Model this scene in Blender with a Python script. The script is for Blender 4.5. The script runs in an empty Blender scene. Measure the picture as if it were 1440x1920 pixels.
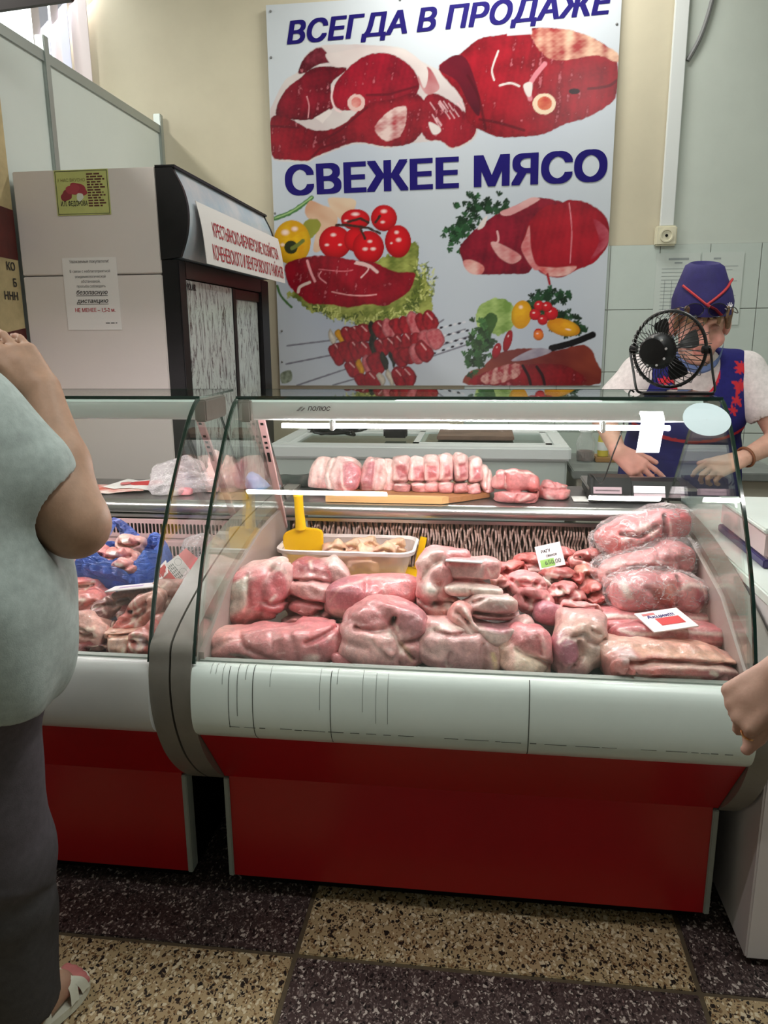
import bpy, bmesh, math, random
import numpy as np
from mathutils import Vector, Matrix, Euler
from mathutils.geometry import delaunay_2d_cdt
S = bpy.context.scene
COL = S.collection
# ------------------------------------------------------------------ camera
CAMZ = 1.38
YAW, PITCH, ROLL, FPX = math.radians(7.3), math.radians(13.0), 0.008, 1440.0
_f = Vector((-math.sin(YAW) * math.cos(PITCH), math.cos(YAW) * math.cos(PITCH), -math.sin(PITCH)))
_r = Vector((math.cos(YAW), math.sin(YAW), 0.0))
_u = _r.cross(_f)
CR = _r * math.cos(ROLL) - _u * math.sin(ROLL)
CU = _u * math.cos(ROLL) + _r * math.sin(ROLL)
CF = _f
cam_data = bpy.data.cameras.new('camera')
cam = bpy.data.objects.new('camera', cam_data)
COL.objects.link(cam)
cam_data.sensor_fit = 'VERTICAL'
cam_data.sensor_height = 36.0
cam_data.lens = 36.0 * FPX / 1920.0
cam_data.clip_start = 0.05
m = Matrix((CR, CU, -CF)).transposed().to_4x4()
m.translation = Vector((0, 0, CAMZ))
cam.matrix_world = m
S.camera = cam
S.view_settings.view_transform = 'Standard'
S.view_settings.look = 'None'
S.view_settings.exposure = 0.0
S.view_settings.gamma = 1.0
S.view_settings.use_curve_mapping = False
S.cycles.transparent_max_bounces = 32
S.cycles.max_bounces = 8
S.cycles.use_denoising = True

# ------------------------------------------------------------------ world
W = bpy.data.worlds.new('world')
S.world = W
W.use_nodes = True
W.node_tree.nodes['Background'].inputs[0].default_value = (0.75, 0.85, 0.9, 1)
W.node_tree.nodes['Background'].inputs[1].default_value = 0.25

def lamp(name, loc, size, power, color=(1, 1, 1), target=None, shape='RECTANGLE'):
    l = bpy.data.lights.new(name, 'AREA')
    l.shape = shape
    l.size, l.size_y = size
    l.energy = power
    l.color = color
    o = bpy.data.objects.new(name, l)
    COL.objects.link(o)
    o.location = loc
    if target is not None:
        d = Vector(target) - Vector(loc)
        o.rotation_euler = d.to_track_quat('-Z', 'Y').to_euler()
    return o
# daylight through the high window behind the stall partition, ceiling fittings over the sales floor, and two added fill lights
LAMPS = [
    ('window_daylight', (-2.95, 4.75, 3.2), (1.3, 0.9), 45, (0.93, 0.97, 1.0), (-1.2, 1.5, 1.0)),
    ('added_fill_a', (-2.95, 2.3, 3.62), (0.25, 1.5), 80, (1.0, 0.99, 0.93), None),  # added fill for the left side, kept out of the glass reflections
    ('ceiling_light_b', (0.90, 1.72, 3.62), (0.12, 1.25), 36, (0.95, 1.0, 0.97), None),
    ('added_wall_fill_c', (0.1, 4.35, 3.72), (1.4, 0.2), 34, (1.0, 1.0, 0.95), None),  # added to brighten the back wall, no fitting known there
    ('ceiling_light_d', (-0.98, 0.52, 3.62), (0.86, 0.05), 18, (1.0, 0.99, 0.96), None),
    ('ceiling_light_e', (0.82, 0.52, 3.62), (0.40, 0.05), 9, (1.0, 0.99, 0.96), None),
    ('ceiling_light_f', (1.45, 0.52, 3.62), (0.40, 0.05), 9, (1.0, 0.99, 0.96), None),
]
for a in LAMPS:
    lamp(*a)

# ------------------------------------------------------------------ helpers
def at(px, py, **k):
    """pixel of the 1440x1920 frame -> point where its sight line meets X=, Y= or Z= value (survey helper)"""
    d = CR * ((px - 720) / FPX) - CU * ((py - 960) / FPX) + CF
    ax, v = list(k.items())[0]
    i = 'XYZ'.index(ax)
    o = Vector((0, 0, CAMZ))
    return o + d * ((v - o[i]) / d[i])

def lin(c):
    return tuple((x / 12.92 if x <= 0.04045 else ((x + 0.055) / 1.055) ** 2.4) for x in [v / 255.0 for v in c])

def M(name, col, rough=0.5, metal=0.0, spec=0.5, noise=None, bump=None, attr=False, emit=None, coat=0.0, stretch=None, sub=0.0, col2=None):
    m = bpy.data.materials.new(name)
    m.use_nodes = True
    nt = m.node_tree
    b = nt.nodes['Principled BSDF']
    L = nt.links
    b.inputs['Base Color'].default_value = (*col, 1)
    b.inputs['Roughness'].default_value = rough
    b.inputs['Metallic'].default_value = metal
    b.inputs['Specular IOR Level'].default_value = spec
    b.inputs['Coat Weight'].default_value = coat
    b.inputs['Coat Roughness'].default_value = 0.1
    if sub:
        b.inputs['Subsurface Weight'].default_value = sub
        b.inputs['Subsurface Radius'].default_value = (0.022, 0.008, 0.006)
        b.inputs['Subsurface Scale'].default_value = 1.0
    src = None
    if attr:
        a = nt.nodes.new('ShaderNodeAttribute')
        a.attribute_name = 'Col'
        src = a.outputs['Color']
    tc = nt.nodes.new('ShaderNodeTexCoord')
    mp = nt.nodes.new('ShaderNodeMapping')
    L.new(tc.outputs['Object'], mp.inputs[0])
    if stretch:
        mp.inputs['Scale'].default_value = stretch
    if noise:
        sc, am = noise[:2]
        n = nt.nodes.new('ShaderNodeTexNoise')
        n.inputs['Scale'].default_value = sc
        n.inputs['Detail'].default_value = 6
        n.inputs['Roughness'].default_value = 0.65
        L.new(mp.outputs[0], n.inputs['Vector'])
        mx = nt.nodes.new('ShaderNodeMix')
        mx.data_type = 'RGBA'
        c2 = col2 or tuple(max(0, c * (1 - am)) for c in col)
        if src:
            mx.blend_type = 'MULTIPLY'
            mx.inputs['Factor'].default_value = 1.0
            r = nt.nodes.new('ShaderNodeMapRange')
            r.inputs['From Min'].default_value = 0.3
            r.inputs['From Max'].default_value = 0.7
            r.inputs['To Min'].default_value = 1 - am
            r.inputs['To Max'].default_value = 1 + am
            L.new(n.outputs['Fac'], r.inputs['Value'])
            L.new(src, mx.inputs[6])
            L.new(r.outputs[0], mx.inputs[7])
        else:
            r = nt.nodes.new('ShaderNodeMapRange')
            r.inputs['From Min'].default_value = 0.35
            r.inputs['From Max'].default_value = 0.65
            L.new(n.outputs['Fac'], r.inputs['Value'])
            L.new(r.outputs[0], mx.inputs['Factor'])
            mx.inputs[6].default_value = (*col, 1)
            mx.inputs[7].default_value = (*c2, 1)
        src = mx.outputs[2]
    if src:
        L.new(src, b.inputs['Base Color'])
    if bump:
        n2 = nt.nodes.new('ShaderNodeTexNoise')
        n2.inputs['Scale'].default_value = bump[0]
        n2.inputs['Detail'].default_value = 4
        L.new(mp.outputs[0], n2.inputs['Vector'])
        bp = nt.nodes.new('ShaderNodeBump')
        bp.inputs['Strength'].default_value = bump[1]
        bp.inputs['Distance'].default_value = bump[2] if len(bump) > 2 else 0.002
        L.new(n2.outputs['Fac'], bp.inputs['Height'])
        L.new(bp.outputs[0], b.inputs['Normal'])
    if emit:
        b.inputs['Emission Color'].default_value = (*emit[0], 1)
        b.inputs['Emission Strength'].default_value = emit[1]
    return m

def glass_mat(name, tint=(0.96, 0.985, 0.97), gl=(1, 1, 1), rough=0.0, ior=1.5):
    m = bpy.data.materials.new(name)
    m.use_nodes = True
    nt = m.node_tree
    nt.nodes.remove(nt.nodes['Principled BSDF'])
    t = nt.nodes.new('ShaderNodeBsdfTransparent')
    t.inputs[0].default_value = (*tint, 1)
    g = nt.nodes.new('ShaderNodeBsdfGlossy')
    g.inputs['Color'].default_value = (*gl, 1)
    g.inputs['Roughness'].default_value = rough
    lw = nt.nodes.new('ShaderNodeLayerWeight')          # Schlick reflectance, same from both faces of the pane
    lw.inputs[0].default_value = 0.5
    pw = nt.nodes.new('ShaderNodeMath')
    pw.operation = 'POWER'
    pw.inputs[1].default_value = 5.0
    nt.links.new(lw.outputs['Facing'], pw.inputs[0])
    f = nt.nodes.new('ShaderNodeMath')
    f.operation = 'MULTIPLY_ADD'
    f.inputs[1].default_value = 0.96
    f.inputs[2].default_value = ((ior - 1) / (ior + 1)) ** 2
    nt.links.new(pw.outputs[0], f.inputs[0])
    x = nt.nodes.new('ShaderNodeMixShader')
    nt.links.new(f.outputs[0], x.inputs[0])
    nt.links.new(t.outputs[0], x.inputs[1])
    nt.links.new(g.outputs[0], x.inputs[2])
    nt.links.new(x.outputs[0], nt.nodes['Material Output'].inputs[0])
    return m

def film_mat(name, col=(0.9, 0.9, 0.92), opac=0.25, rough=0.2, gloss=0.5, edge=0.5, tint=(1, 1, 1), wr=60, crinkle=0.0):
    """thin polythene: see-through, milky towards grazing angles, sharp crinkle highlights"""
    m = bpy.data.materials.new(name)
    m.use_nodes = True
    nt = m.node_tree
    L = nt.links
    b = nt.nodes['Principled BSDF']
    b.inputs['Base Color'].default_value = (*col, 1)
    b.inputs['Roughness'].default_value = rough
    b.inputs['Specular IOR Level'].default_value = gloss
    t = nt.nodes.new('ShaderNodeBsdfTransparent')
    t.inputs[0].default_value = (*tint, 1)
    lw = nt.nodes.new('ShaderNodeLayerWeight')
    lw.inputs[0].default_value = 0.35
    r = nt.nodes.new('ShaderNodeMapRange')
    r.inputs['To Min'].default_value = opac
    r.inputs['To Max'].default_value = min(1, opac + edge)
    L.new(lw.outputs['Facing'], r.inputs['Value'])
    x = nt.nodes.new('ShaderNodeMixShader')
    L.new(r.outputs[0], x.inputs[0])
    L.new(t.outputs[0], x.inputs[1])
    L.new(b.outputs[0], x.inputs[2])
    L.new(x.outputs[0], nt.nodes['Material Output'].inputs[0])
    tc = nt.nodes.new('ShaderNodeTexCoord')
    mp = nt.nodes.new('ShaderNodeMapping')
    mp.inputs['Scale'].default_value = (1, 1, 2.6)
    mp.inputs['Rotation'].default_value = (0.3, 0.9, 0.4)
    L.new(tc.outputs['Object'], mp.inputs[0])
    n = nt.nodes.new('ShaderNodeTexNoise')
    n.inputs['Scale'].default_value = wr
    n.inputs['Detail'].default_value = 3
    n.inputs['Distortion'].default_value = 1.2
    L.new(mp.outputs[0], n.inputs['Vector'])
    if crinkle:                                             # white fold lines painted in by opacity, boosting the film's weak highlights
        n3 = nt.nodes.new('ShaderNodeTexNoise')
        n3.inputs['Scale'].default_value = wr * 0.55
        n3.inputs['Detail'].default_value = 2
        n3.inputs['Distortion'].default_value = 1.6
        L.new(mp.outputs[0], n3.inputs['Vector'])
        s1 = nt.nodes.new('ShaderNodeMath')
        s1.operation = 'SUBTRACT'
        s1.inputs[1].default_value = 0.5
        L.new(n3.outputs['Fac'], s1.inputs[0])
        s2 = nt.nodes.new('ShaderNodeMath')
        s2.operation = 'ABSOLUTE'
        L.new(s1.outputs[0], s2.inputs[0])
        r3 = nt.nodes.new('ShaderNodeMapRange')
        r3.inputs['From Min'].default_value = 0.0
        r3.inputs['From Max'].default_value = 0.022
        r3.inputs['To Min'].default_value = crinkle
        r3.inputs['To Max'].default_value = 0.0
        L.new(s2.outputs[0], r3.inputs['Value'])
        ad = nt.nodes.new('ShaderNodeMath')
        ad.use_clamp = True
        L.new(r.outputs[0], ad.inputs[0])
        L.new(r3.outputs[0], ad.inputs[1])
        L.new(ad.outputs[0], x.inputs[0])
    bp = nt.nodes.new('ShaderNodeBump')
    bp.inputs['Strength'].default_value = 0.9
    bp.inputs['Distance'].default_value = 0.009
    L.new(n.outputs['Fac'], bp.inputs['Height'])
    L.new(bp.outputs[0], b.inputs['Normal'])
    return m

def link(name, me, mat=None, parent=None, smooth=False):
    o = bpy.data.objects.new(name, me)
    COL.objects.link(o)
    if mat is not None:
        for mm in (mat if isinstance(mat, (list, tuple)) else [mat]):
            me.materials.append(mm)
    if smooth:
        for p in me.polygons:
            p.use_smooth = True
    if parent is not None:
        o.parent = parent
        o.matrix_parent_inverse = parent.matrix_world.inverted()
    return o

def tag(o, label, cat, group=None, kind=None):
    o['label'] = label
    o['category'] = cat
    if group:
        o['group'] = group
    if kind:
        o['kind'] = kind
    return o

def thing(name, label, cat, loc=(0, 0, 0), group=None):
    o = bpy.data.objects.new(name, None)
    COL.objects.link(o)
    o.location = loc
    o.empty_display_size = 0.05
    o.matrix_world = Matrix.Translation(Vector(loc))
    return tag(o, label, cat, group)

def struct(o):
    o['kind'] = 'structure'
    return o

class B:
    """collects shapes (world coordinates) into one mesh"""
    def __init__(self):
        self.v, self.f = [], []
    def add(self, vs, fs):
        n = len(self.v)
        self.v += [tuple(v) for v in vs]
        self.f += [tuple(i + n for i in f) for f in fs]
        return self
    def box(self, x0, x1, y0, y1, z0, z1, bev=0.0):
        if bev <= 0:
            vs = [(x, y, z) for z in (z0, z1) for y in (y0, y1) for x in (x0, x1)]
            fs = [(0, 2, 3, 1), (4, 5, 7, 6), (0, 1, 5, 4), (2, 6, 7, 3), (0, 4, 6, 2), (1, 3, 7, 5)]
            return self.add(vs, fs)
        bm = bmesh.new()
        bmesh.ops.create_cube(bm, size=1.0)
        for v in bm.verts:
            v.co = Vector(((x0 + x1) / 2 + v.co.x * (x1 - x0), (y0 + y1) / 2 + v.co.y * (y1 - y0), (z0 + z1) / 2 + v.co.z * (z1 - z0)))
        bmesh.ops.bevel(bm, geom=bm.edges[:], offset=bev, segments=2, affect='EDGES')
        bm.verts.index_update()
        self.add([v.co[:] for v in bm.verts], [[v.index for v in f.verts] for f in bm.faces])
        bm.free()
        return self
    def prism(self, poly, axis, a, b):
        """poly: 2D outline; extruded along axis between a and b. axis X: poly=(y,z); Y: (x,z); Z: (x,y)"""
        n = len(poly)
        def p3(p, t):
            return {'X': (t, p[0], p[1]), 'Y': (p[0], t, p[1]), 'Z': (p[0], p[1], t)}[axis]
        vs = [p3(p, a) for p in poly] + [p3(p, b) for p in poly]
        fs = [tuple(range(n))[::-1], tuple(range(n, 2 * n))]
        fs += [(i, (i + 1) % n, n + (i + 1) % n, n + i) for i in range(n)]
        return self.add(vs, fs)
    def obox(self, c, ax, half):
        c = Vector(c)
        vs = [c + ax[0] * (sx * half[0]) + ax[1] * (sy * half[1]) + ax[2] * (sz * half[2]) for sz in (-1, 1) for sy in (-1, 1) for sx in (-1, 1)]
        fs = [(0, 2, 3, 1), (4, 5, 7, 6), (0, 1, 5, 4), (2, 6, 7, 3), (0, 4, 6, 2), (1, 3, 7, 5)]
        return self.add(vs, fs)
    def tube(self, pts, r, n=8, closed=False, cap=True):
        pts = [Vector(p) for p in pts]
        N = len(pts)
        rr = r if isinstance(r, (list, tuple)) else [r] * N
        vs, fs = [], []
        prev = None
        for i, p in enumerate(pts):
            t = (pts[(i + 1) % N] - pts[i - 1]) if closed else (pts[min(i + 1, N - 1)] - pts[max(i - 1, 0)])
            t.normalize()
            a = prev if prev is not None else (Vector((0, 0, 1)) if abs(t.z) < 0.9 else Vector((1, 0, 0)))
            u = (a - t * a.dot(t))
            if u.length < 1e-6:
                u = t.orthogonal()
            u.normalize()
            prev = u
            w = t.cross(u)
            for k in range(n):
                th = 2 * math.pi * k / n
                vs.append(p + (u * math.cos(th) + w * math.sin(th)) * rr[i])
        M_ = N if closed else N - 1
        for i in range(M_):
            for k in range(n):
                a0, b0 = i * n + k, i * n + (k + 1) % n
                a1, b1 = ((i + 1) % N) * n + k, ((i + 1) % N) * n + (k + 1) % n
                fs.append((a0, b0, b1, a1))
        if cap and not closed:
            fs.append(tuple(range(n))[::-1])
            fs.append(tuple(range((N - 1) * n, N * n)))
        return self.add(vs, fs)
    def lathe(self, prof, c, axis=(0, 0, 1), n=24):
        ax = Vector(axis).normalized()
        u = ax.orthogonal().normalized()
        w = ax.cross(u)
        c = Vector(c)
        vs, fs = [], []
        for r, h in prof:
            for k in range(n):
                th = 2 * math.pi * k / n
                vs.append(c + ax * h + (u * math.cos(th) + w * math.sin(th)) * r)
        for i in range(len(prof) - 1):
            for k in range(n):
                fs.append((i * n + k, i * n + (k + 1) % n, (i + 1) * n + (k + 1) % n, (i + 1) * n + k))
        if prof[0][0] > 1e-6:
            fs.append(tuple(range(n))[::-1])
        if prof[-1][0] > 1e-6:
            fs.append(tuple(range((len(prof) - 1) * n, len(prof) * n)))
        return self.add(vs, fs)
    def strip(self, rows):
        """rows: list of equal-length point rows -> quad sheet"""
        n = len(rows[0])
        vs = [p for r in rows for p in r]
        fs = [(i * n + k, i * n + k + 1, (i + 1) * n + k + 1, (i + 1) * n + k) for i in range(len(rows) - 1) for k in range(n - 1)]
        return self.add(vs, fs)
    def build(self, name, mat, parent=None, smooth=False, origin=None, sharp=None):
        me = bpy.data.meshes.new(name)
        o = Vector(origin) if origin is not None else Vector((0, 0, 0))
        me.from_pydata([Vector(v) - o for v in self.v], [], self.f)
        me.update()
        bm = bmesh.new()
        bm.from_mesh(me)
        bmesh.ops.recalc_face_normals(bm, faces=bm.faces)
        bm.to_mesh(me)
        bm.free()
        ob = link(name, me, mat, None, smooth)
        if smooth:
            try:
                me.set_sharp_from_angle(angle=math.radians(sharp or 40))
            except Exception:
                pass
        ob.location = o
        if origin is not None:
            ob.matrix_world = Matrix.Translation(o)
        if parent is not None:
            ob.parent = parent
            ob.matrix_parent_inverse = parent.matrix_world.inverted()
        return ob

def text(s, name, mat, origin, right, up, height, width=None, bold=0.0, shear=0.0, parent=None, align='CENTER', lift=0.0006):
    """lettering as flat mesh glyphs. origin: baseline point (centre/left), height: cap height in metres; width: fitted width"""
    c = bpy.data.curves.new(name, 'FONT')
    c.body = s
    c.align_x = align
    c.offset = 0.0
    c.shear = shear
    c.size = 1.0
    c.resolution_u = 3
    c.fill_mode = 'NONE'
    o = bpy.data.objects.new('tmp_text', c)
    COL.objects.link(o)
    bpy.context.view_layer.update()
    me = bpy.data.meshes.new_from_object(o.evaluated_get(bpy.context.evaluated_depsgraph_get()))
    bpy.data.objects.remove(o)
    # glyph outlines -> loops -> constrained triangulation, filled by winding number (strokes may overlap in the font)
    n = len(me.vertices)
    co = np.empty(n * 3)
    me.vertices.foreach_get('co', co)
    co = co.reshape(-1, 3)
    nb_ = {}
    for e in me.edges:
        i, j = e.vertices
        nb_.setdefault(i, []).append(j)
        nb_.setdefault(j, []).append(i)
    seen, loops = set(), []
    for i in range(n):
        if i in seen or i not in nb_:
            continue
        lp, prv, cur = [i], -1, i
        seen.add(i)
        while True:
            nx = [q for q in nb_[cur] if q != prv and q not in seen]
            if not nx:
                break
            prv, cur = cur, min(nx)
            lp.append(cur)
            seen.add(cur)
        if len(lp) > 2:
            # vertices of one contour are stored in order: keep that order (and so its direction)
            loops.append(sorted(lp) if sorted(lp) == list(range(min(lp), max(lp) + 1)) else lp)
    A0, B0 = [], []
    for lp in loops:
        q = co[lp][:, :2]
        A0.append(q)
        B0.append(np.roll(q, -1, 0))
    A0, B0 = np.concatenate(A0), np.concatenate(B0)
    cdt = delaunay_2d_cdt([Vector(c_[:2]) for c_ in co], [(lp[k], lp[(k + 1) % len(lp)]) for lp in loops for k in range(len(lp))], [], 0, 1e-6)
    cv, cf = np.array([tuple(v) for v in cdt[0]]), cdt[2]
    tris = []
    for f in cf:
        for k in range(1, len(f) - 1):
            tris.append((f[0], f[k], f[k + 1]))
    ctr = np.array([cv[list(t_)].mean(0) for t_ in tris])
    wn = np.zeros(len(ctr))
    for p0_, p1_ in zip(A0, B0):
        up_ = (p0_[1] <= ctr[:, 1]) & (p1_[1] > ctr[:, 1])
        dn_ = (p0_[1] > ctr[:, 1]) & (p1_[1] <= ctr[:, 1])
        side = (p1_[0] - p0_[0]) * (ctr[:, 1] - p0_[1]) - (ctr[:, 0] - p0_[0]) * (p1_[1] - p0_[1])
        wn += up_ & (side > 0)
        wn -= dn_ & (side < 0)
    fs = [t_ for t_, w_ in zip(tris, wn) if abs(w_) > 0.5]
    co = np.concatenate([cv, np.zeros((len(cv), 1))], 1)
    k = height / 0.727
    w = co[:, 0].max() - co[:, 0].min()
    kx = (width / w) if width else k
    right, up = Vector(right).normalized(), Vector(up).normalized()
    nor = right.cross(up)
    og = Vector(origin)
    vv, ff = [], []
    sh = [(0, 0)] if bold <= 0 else [(-bold, -bold * .5), (-bold, bold * .5), (0, 0), (bold, -bold * .5), (bold, bold * .5)]
    for q, (sx, sy) in enumerate(sh):                      # heavier weight: the glyphs overlaid with small shifts
        for fi, f in enumerate(fs):                        # every facet on a hair's breadth of its own: no coincident faces where strokes cross
            nb = len(vv)
            ll = lift + 0.00008 * q + (fi % 11) * 0.000005
            vv += [right * ((co[i][0] + sx) * kx) + up * ((co[i][1] + sy) * k) + nor * ll for i in f]
            ff.append(tuple(range(nb, nb + len(f))))
    bpy.data.meshes.remove(me)
    me = bpy.data.meshes.new(name)
    me.from_pydata(vv, [], ff)
    ob = link(name, me, mat)
    ob.location = og
    ob.matrix_world = Matrix.Translation(og)
    if parent is not None:
        ob.parent = parent
        ob.matrix_parent_inverse = parent.matrix_world.inverted()
    return ob

def catmull(P, n=6, closed=False):
    P = [np.array(p, float) for p in P]
    N = len(P)
    out = []
    rng = range(N) if closed else range(N - 1)
    for i in rng:
        if closed:
            p0, p1, p2, p3 = P[i - 1], P[i], P[(i + 1) % N], P[(i + 2) % N]
        else:
            p0, p1, p2, p3 = P[max(i - 1, 0)], P[i], P[i + 1], P[min(i + 2, N - 1)]
        for k in range(n):
            t = k / n
            out.append(0.5 * ((2 * p1) + (-p0 + p2) * t + (2 * p0 - 5 * p1 + 4 * p2 - p3) * t * t + (-p0 + 3 * p1 - 3 * p2 + p3) * t ** 3))
    if not closed:
        out.append(P[-1])
    return [tuple(p) for p in out]

def offset_profile(P, d):
    """parallel copy of an open 2D polyline"""
    out = []
    for i, p in enumerate(P):
        a = np.array(P[max(i - 1, 0)])
        b = np.array(P[min(i + 1, len(P) - 1)])
        t = b - a
        t = t / (np.linalg.norm(t) + 1e-9)
        out.append((p[0] - t[1] * d, p[1] + t[0] * d))
    return out

# ---- implicit surfaces (smooth unions -> one continuous skin) meshed with surface nets
def surface_nets(F, org, h):
    nx, ny, nz = F.shape
    ins = F < 0
    c = ins[:-1, :-1, :-1].astype(np.int8)
    cnt = np.zeros_like(c)
    for dx in (0, 1):
        for dy in (0, 1):
            for dz in (0, 1):
                cnt += ins[dx:nx - 1 + dx, dy:ny - 1 + dy, dz:nz - 1 + dz]
    act = (cnt > 0) & (cnt < 8)
    I, J, K = np.nonzero(act)
    if len(I) == 0:
        return np.zeros((0, 3)), np.zeros((0, 4), int)
    vid = np.full(act.shape, -1, np.int64)
    vid[I, J, K] = np.arange(len(I))
    cor = [(dx, dy, dz) for dx in (0, 1) for dy in (0, 1) for dz in (0, 1)]
    V8 = np.stack([F[I + a, J + b, K + d] for a, b, d in cor], 1).astype(np.float64)
    acc = np.zeros((len(I), 3))
    num = np.zeros(len(I))
    for i in range(8):
        for j in range(i + 1, 8):
            if sum(abs(cor[i][q] - cor[j][q]) for q in range(3)) == 1:
                a, b = V8[:, i], V8[:, j]
                msk = (a < 0) != (b < 0)
                t = np.where(msk, a / np.where(msk, a - b, 1), 0)
                pi, pj = np.array(cor[i], float), np.array(cor[j], float)
                acc += np.where(msk[:, None], pi + (pj - pi) * t[:, None], 0)
                num += msk
    P = (np.stack([I, J, K], 1) + acc / num[:, None]) * h + org
    quads = []
    for ax in range(3):
        sl0 = [slice(None)] * 3
        sl1 = [slice(None)] * 3
        sl0[ax], sl1[ax] = slice(0, -1), slice(1, None)
        a, b = ins[tuple(sl0)], ins[tuple(sl1)]
        e = np.argwhere(a != b)
        o1, o2 = [(1, 2), (2, 0), (0, 1)][ax]
        ok = (e[:, o1] > 0) & (e[:, o2] > 0) & (e[:, o1] < F.shape[o1] - 1) & (e[:, o2] < F.shape[o2] - 1)
        e = e[ok]
        fl = a[e[:, 0], e[:, 1], e[:, 2]]
        def g(d1, d2):
            q = e.copy()
            q[:, o1] -= d1
            q[:, o2] -= d2
            return vid[q[:, 0], q[:, 1], q[:, 2]]
        q = np.stack([g(1, 1), g(0, 1), g(0, 0), g(1, 0)], 1)
        q[~fl] = q[~fl][:, ::-1]
        quads.append(q)
    return P, np.concatenate(quads)

def wob(P, scale, seed, octv=3):
    """cheap smooth pseudo-noise in about [-1,1] on points (...,3)"""
    rs = np.random.RandomState(seed)
    out = 0
    amp, tot = 1.0, 0
    for o in range(octv):
        s = 0
        for q in range(4):
            k = rs.normal(size=3)
            k *= scale * (2.0 ** o) / (np.linalg.norm(k) + 1e-9) * rs.uniform(0.7, 1.4)
            s = s + np.sin(P @ k + rs.uniform(0, 6.28))
        out = out + amp * s / 4 * 1.6
        tot += amp
        amp *= 0.55
    return out / tot

def rotm(e):
    return np.array(Euler(e).to_matrix())

def prim_sdf(pr, P):
    t = pr['t']
    if t == 'cap':
        a, b = np.array(pr['a']), np.array(pr['b'])
        ba = b - a
        pa = P - a
        hh = np.clip((pa @ ba) / (ba @ ba + 1e-12), 0, 1)
        return np.linalg.norm(pa - hh[..., None] * ba, axis=-1) - (pr['ra'] + (pr['rb'] - pr['ra']) * hh)
    q = P - np.array(pr['c'])
    if 'R' in pr:
        q = q @ pr['R']
    if t == 'ell':
        r = np.array(pr['r'])
        p = pr.get('p', 2.0)
        u = np.abs(q / r)
        if p == 2.0:
            k0 = np.sqrt((u * u).sum(-1))
        else:
            k0 = (u ** p).sum(-1) ** (1.0 / p)
        k1 = np.linalg.norm(q / (r * r), axis=-1) + 1e-9
        return (k0 - 1) * np.maximum(k0, 0.4) / k1 if p == 2.0 else (k0 - 1) * min(r)
    if t == 'box':
        hf = np.array(pr['h'])
        rd = pr.get('rd', 0.01)
        d = np.abs(q) - (hf - rd)
        return np.linalg.norm(np.maximum(d, 0), axis=-1) + np.minimum(d.max(-1), 0) - rd

def prim_bounds(pr):
    if pr['t'] == 'cap':
        a, b = np.array(pr['a']), np.array(pr['b'])
        r = max(pr['ra'], pr['rb'])
        return np.minimum(a, b) - r, np.maximum(a, b) + r
    e = np.array(pr['r'] if pr['t'] == 'ell' else pr['h'])
    if 'R' in pr:
        e = np.abs(pr['R']) @ e
    return np.array(pr['c']) - e, np.array(pr['c']) + e

def cap(a, b, ra, rb=None, c=None, k=None):
    return dict(t='cap', a=tuple(a), b=tuple(b), ra=ra, rb=ra if rb is None else rb, col=c, k=k)
def ell(c, r, rot=None, p=2.0, col=None, k=None):
    d = dict(t='ell', c=tuple(c), r=tuple(r), p=p, col=col, k=k)
    if rot is not None:
        d['R'] = rotm(rot)
    return d

def field(prims, h, k=0.02, mod=None, cuts=None, pad=0.02):
    lo = np.min([prim_bounds(p)[0] for p in prims if not p.get('sub')], 0) - pad
    hi = np.max([prim_bounds(p)[1] for p in prims if not p.get('sub')], 0) + pad
    n = np.ceil((hi - lo) / h).astype(int) + 2
    F = np.full(n, 0.2, np.float32)
    axs = [lo[i] + h * np.arange(n[i]) for i in range(3)]
    for p in prims:
        kk = p.get('k') or k
        b0, b1 = prim_bounds(p)
        mg = kk * 1.2 + 2.5 * h + 0.01
        i0 = np.clip(np.floor((b0 - mg - lo) / h).astype(int), 0, n)
        i1 = np.clip(np.ceil((b1 + mg - lo) / h).astype(int) + 1, 0, n)
        if (i1 <= i0).any():
            continue
        sl = tuple(slice(i0[i], i1[i]) for i in range(3))
        G = np.stack(np.meshgrid(*[axs[i][sl[i]] for i in range(3)], indexing='ij'), -1)
        d = prim_sdf(p, G).astype(np.float32)
        f = F[sl]
        if p.get('sub'):
            d = -d
            hh = np.clip(0.5 - 0.5 * (f - d) / kk, 0, 1)
            F[sl] = f * (1 - hh) + d * hh + kk * hh * (1 - hh)
        else:
            hh = np.clip(0.5 + 0.5 * (d - f) / kk, 0, 1)
            F[sl] = d * (1 - hh) + f * hh - kk * hh * (1 - hh)
    if mod is not None or cuts:
        G = np.stack(np.meshgrid(*axs, indexing='ij'), -1)
        if mod is not None:
            near = np.abs(F) < 0.06
            F[near] += mod(G[near]).astype(np.float32)
        for c in cuts or []:
            d = (G @ np.array(c[:3]) - c[3]).astype(np.float32)
            F = np.maximum(F, d)
    return F, lo

def blend_cols(P, prims, w=0.008, default=(0.5, 0.2, 0.2)):
    ps = [p for p in prims if p.get('col') is not None and not p.get('sub')]
    if not ps:
        return np.tile(np.array(default), (len(P), 1))
    D = np.stack([prim_sdf(p, P) for p in ps], 1)
    D -= D.min(1, keepdims=True)
    Wt = np.exp(-D / w)
    Wt /= Wt.sum(1, keepdims=True)
    return Wt @ np.array([p['col'] for p in ps])

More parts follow.
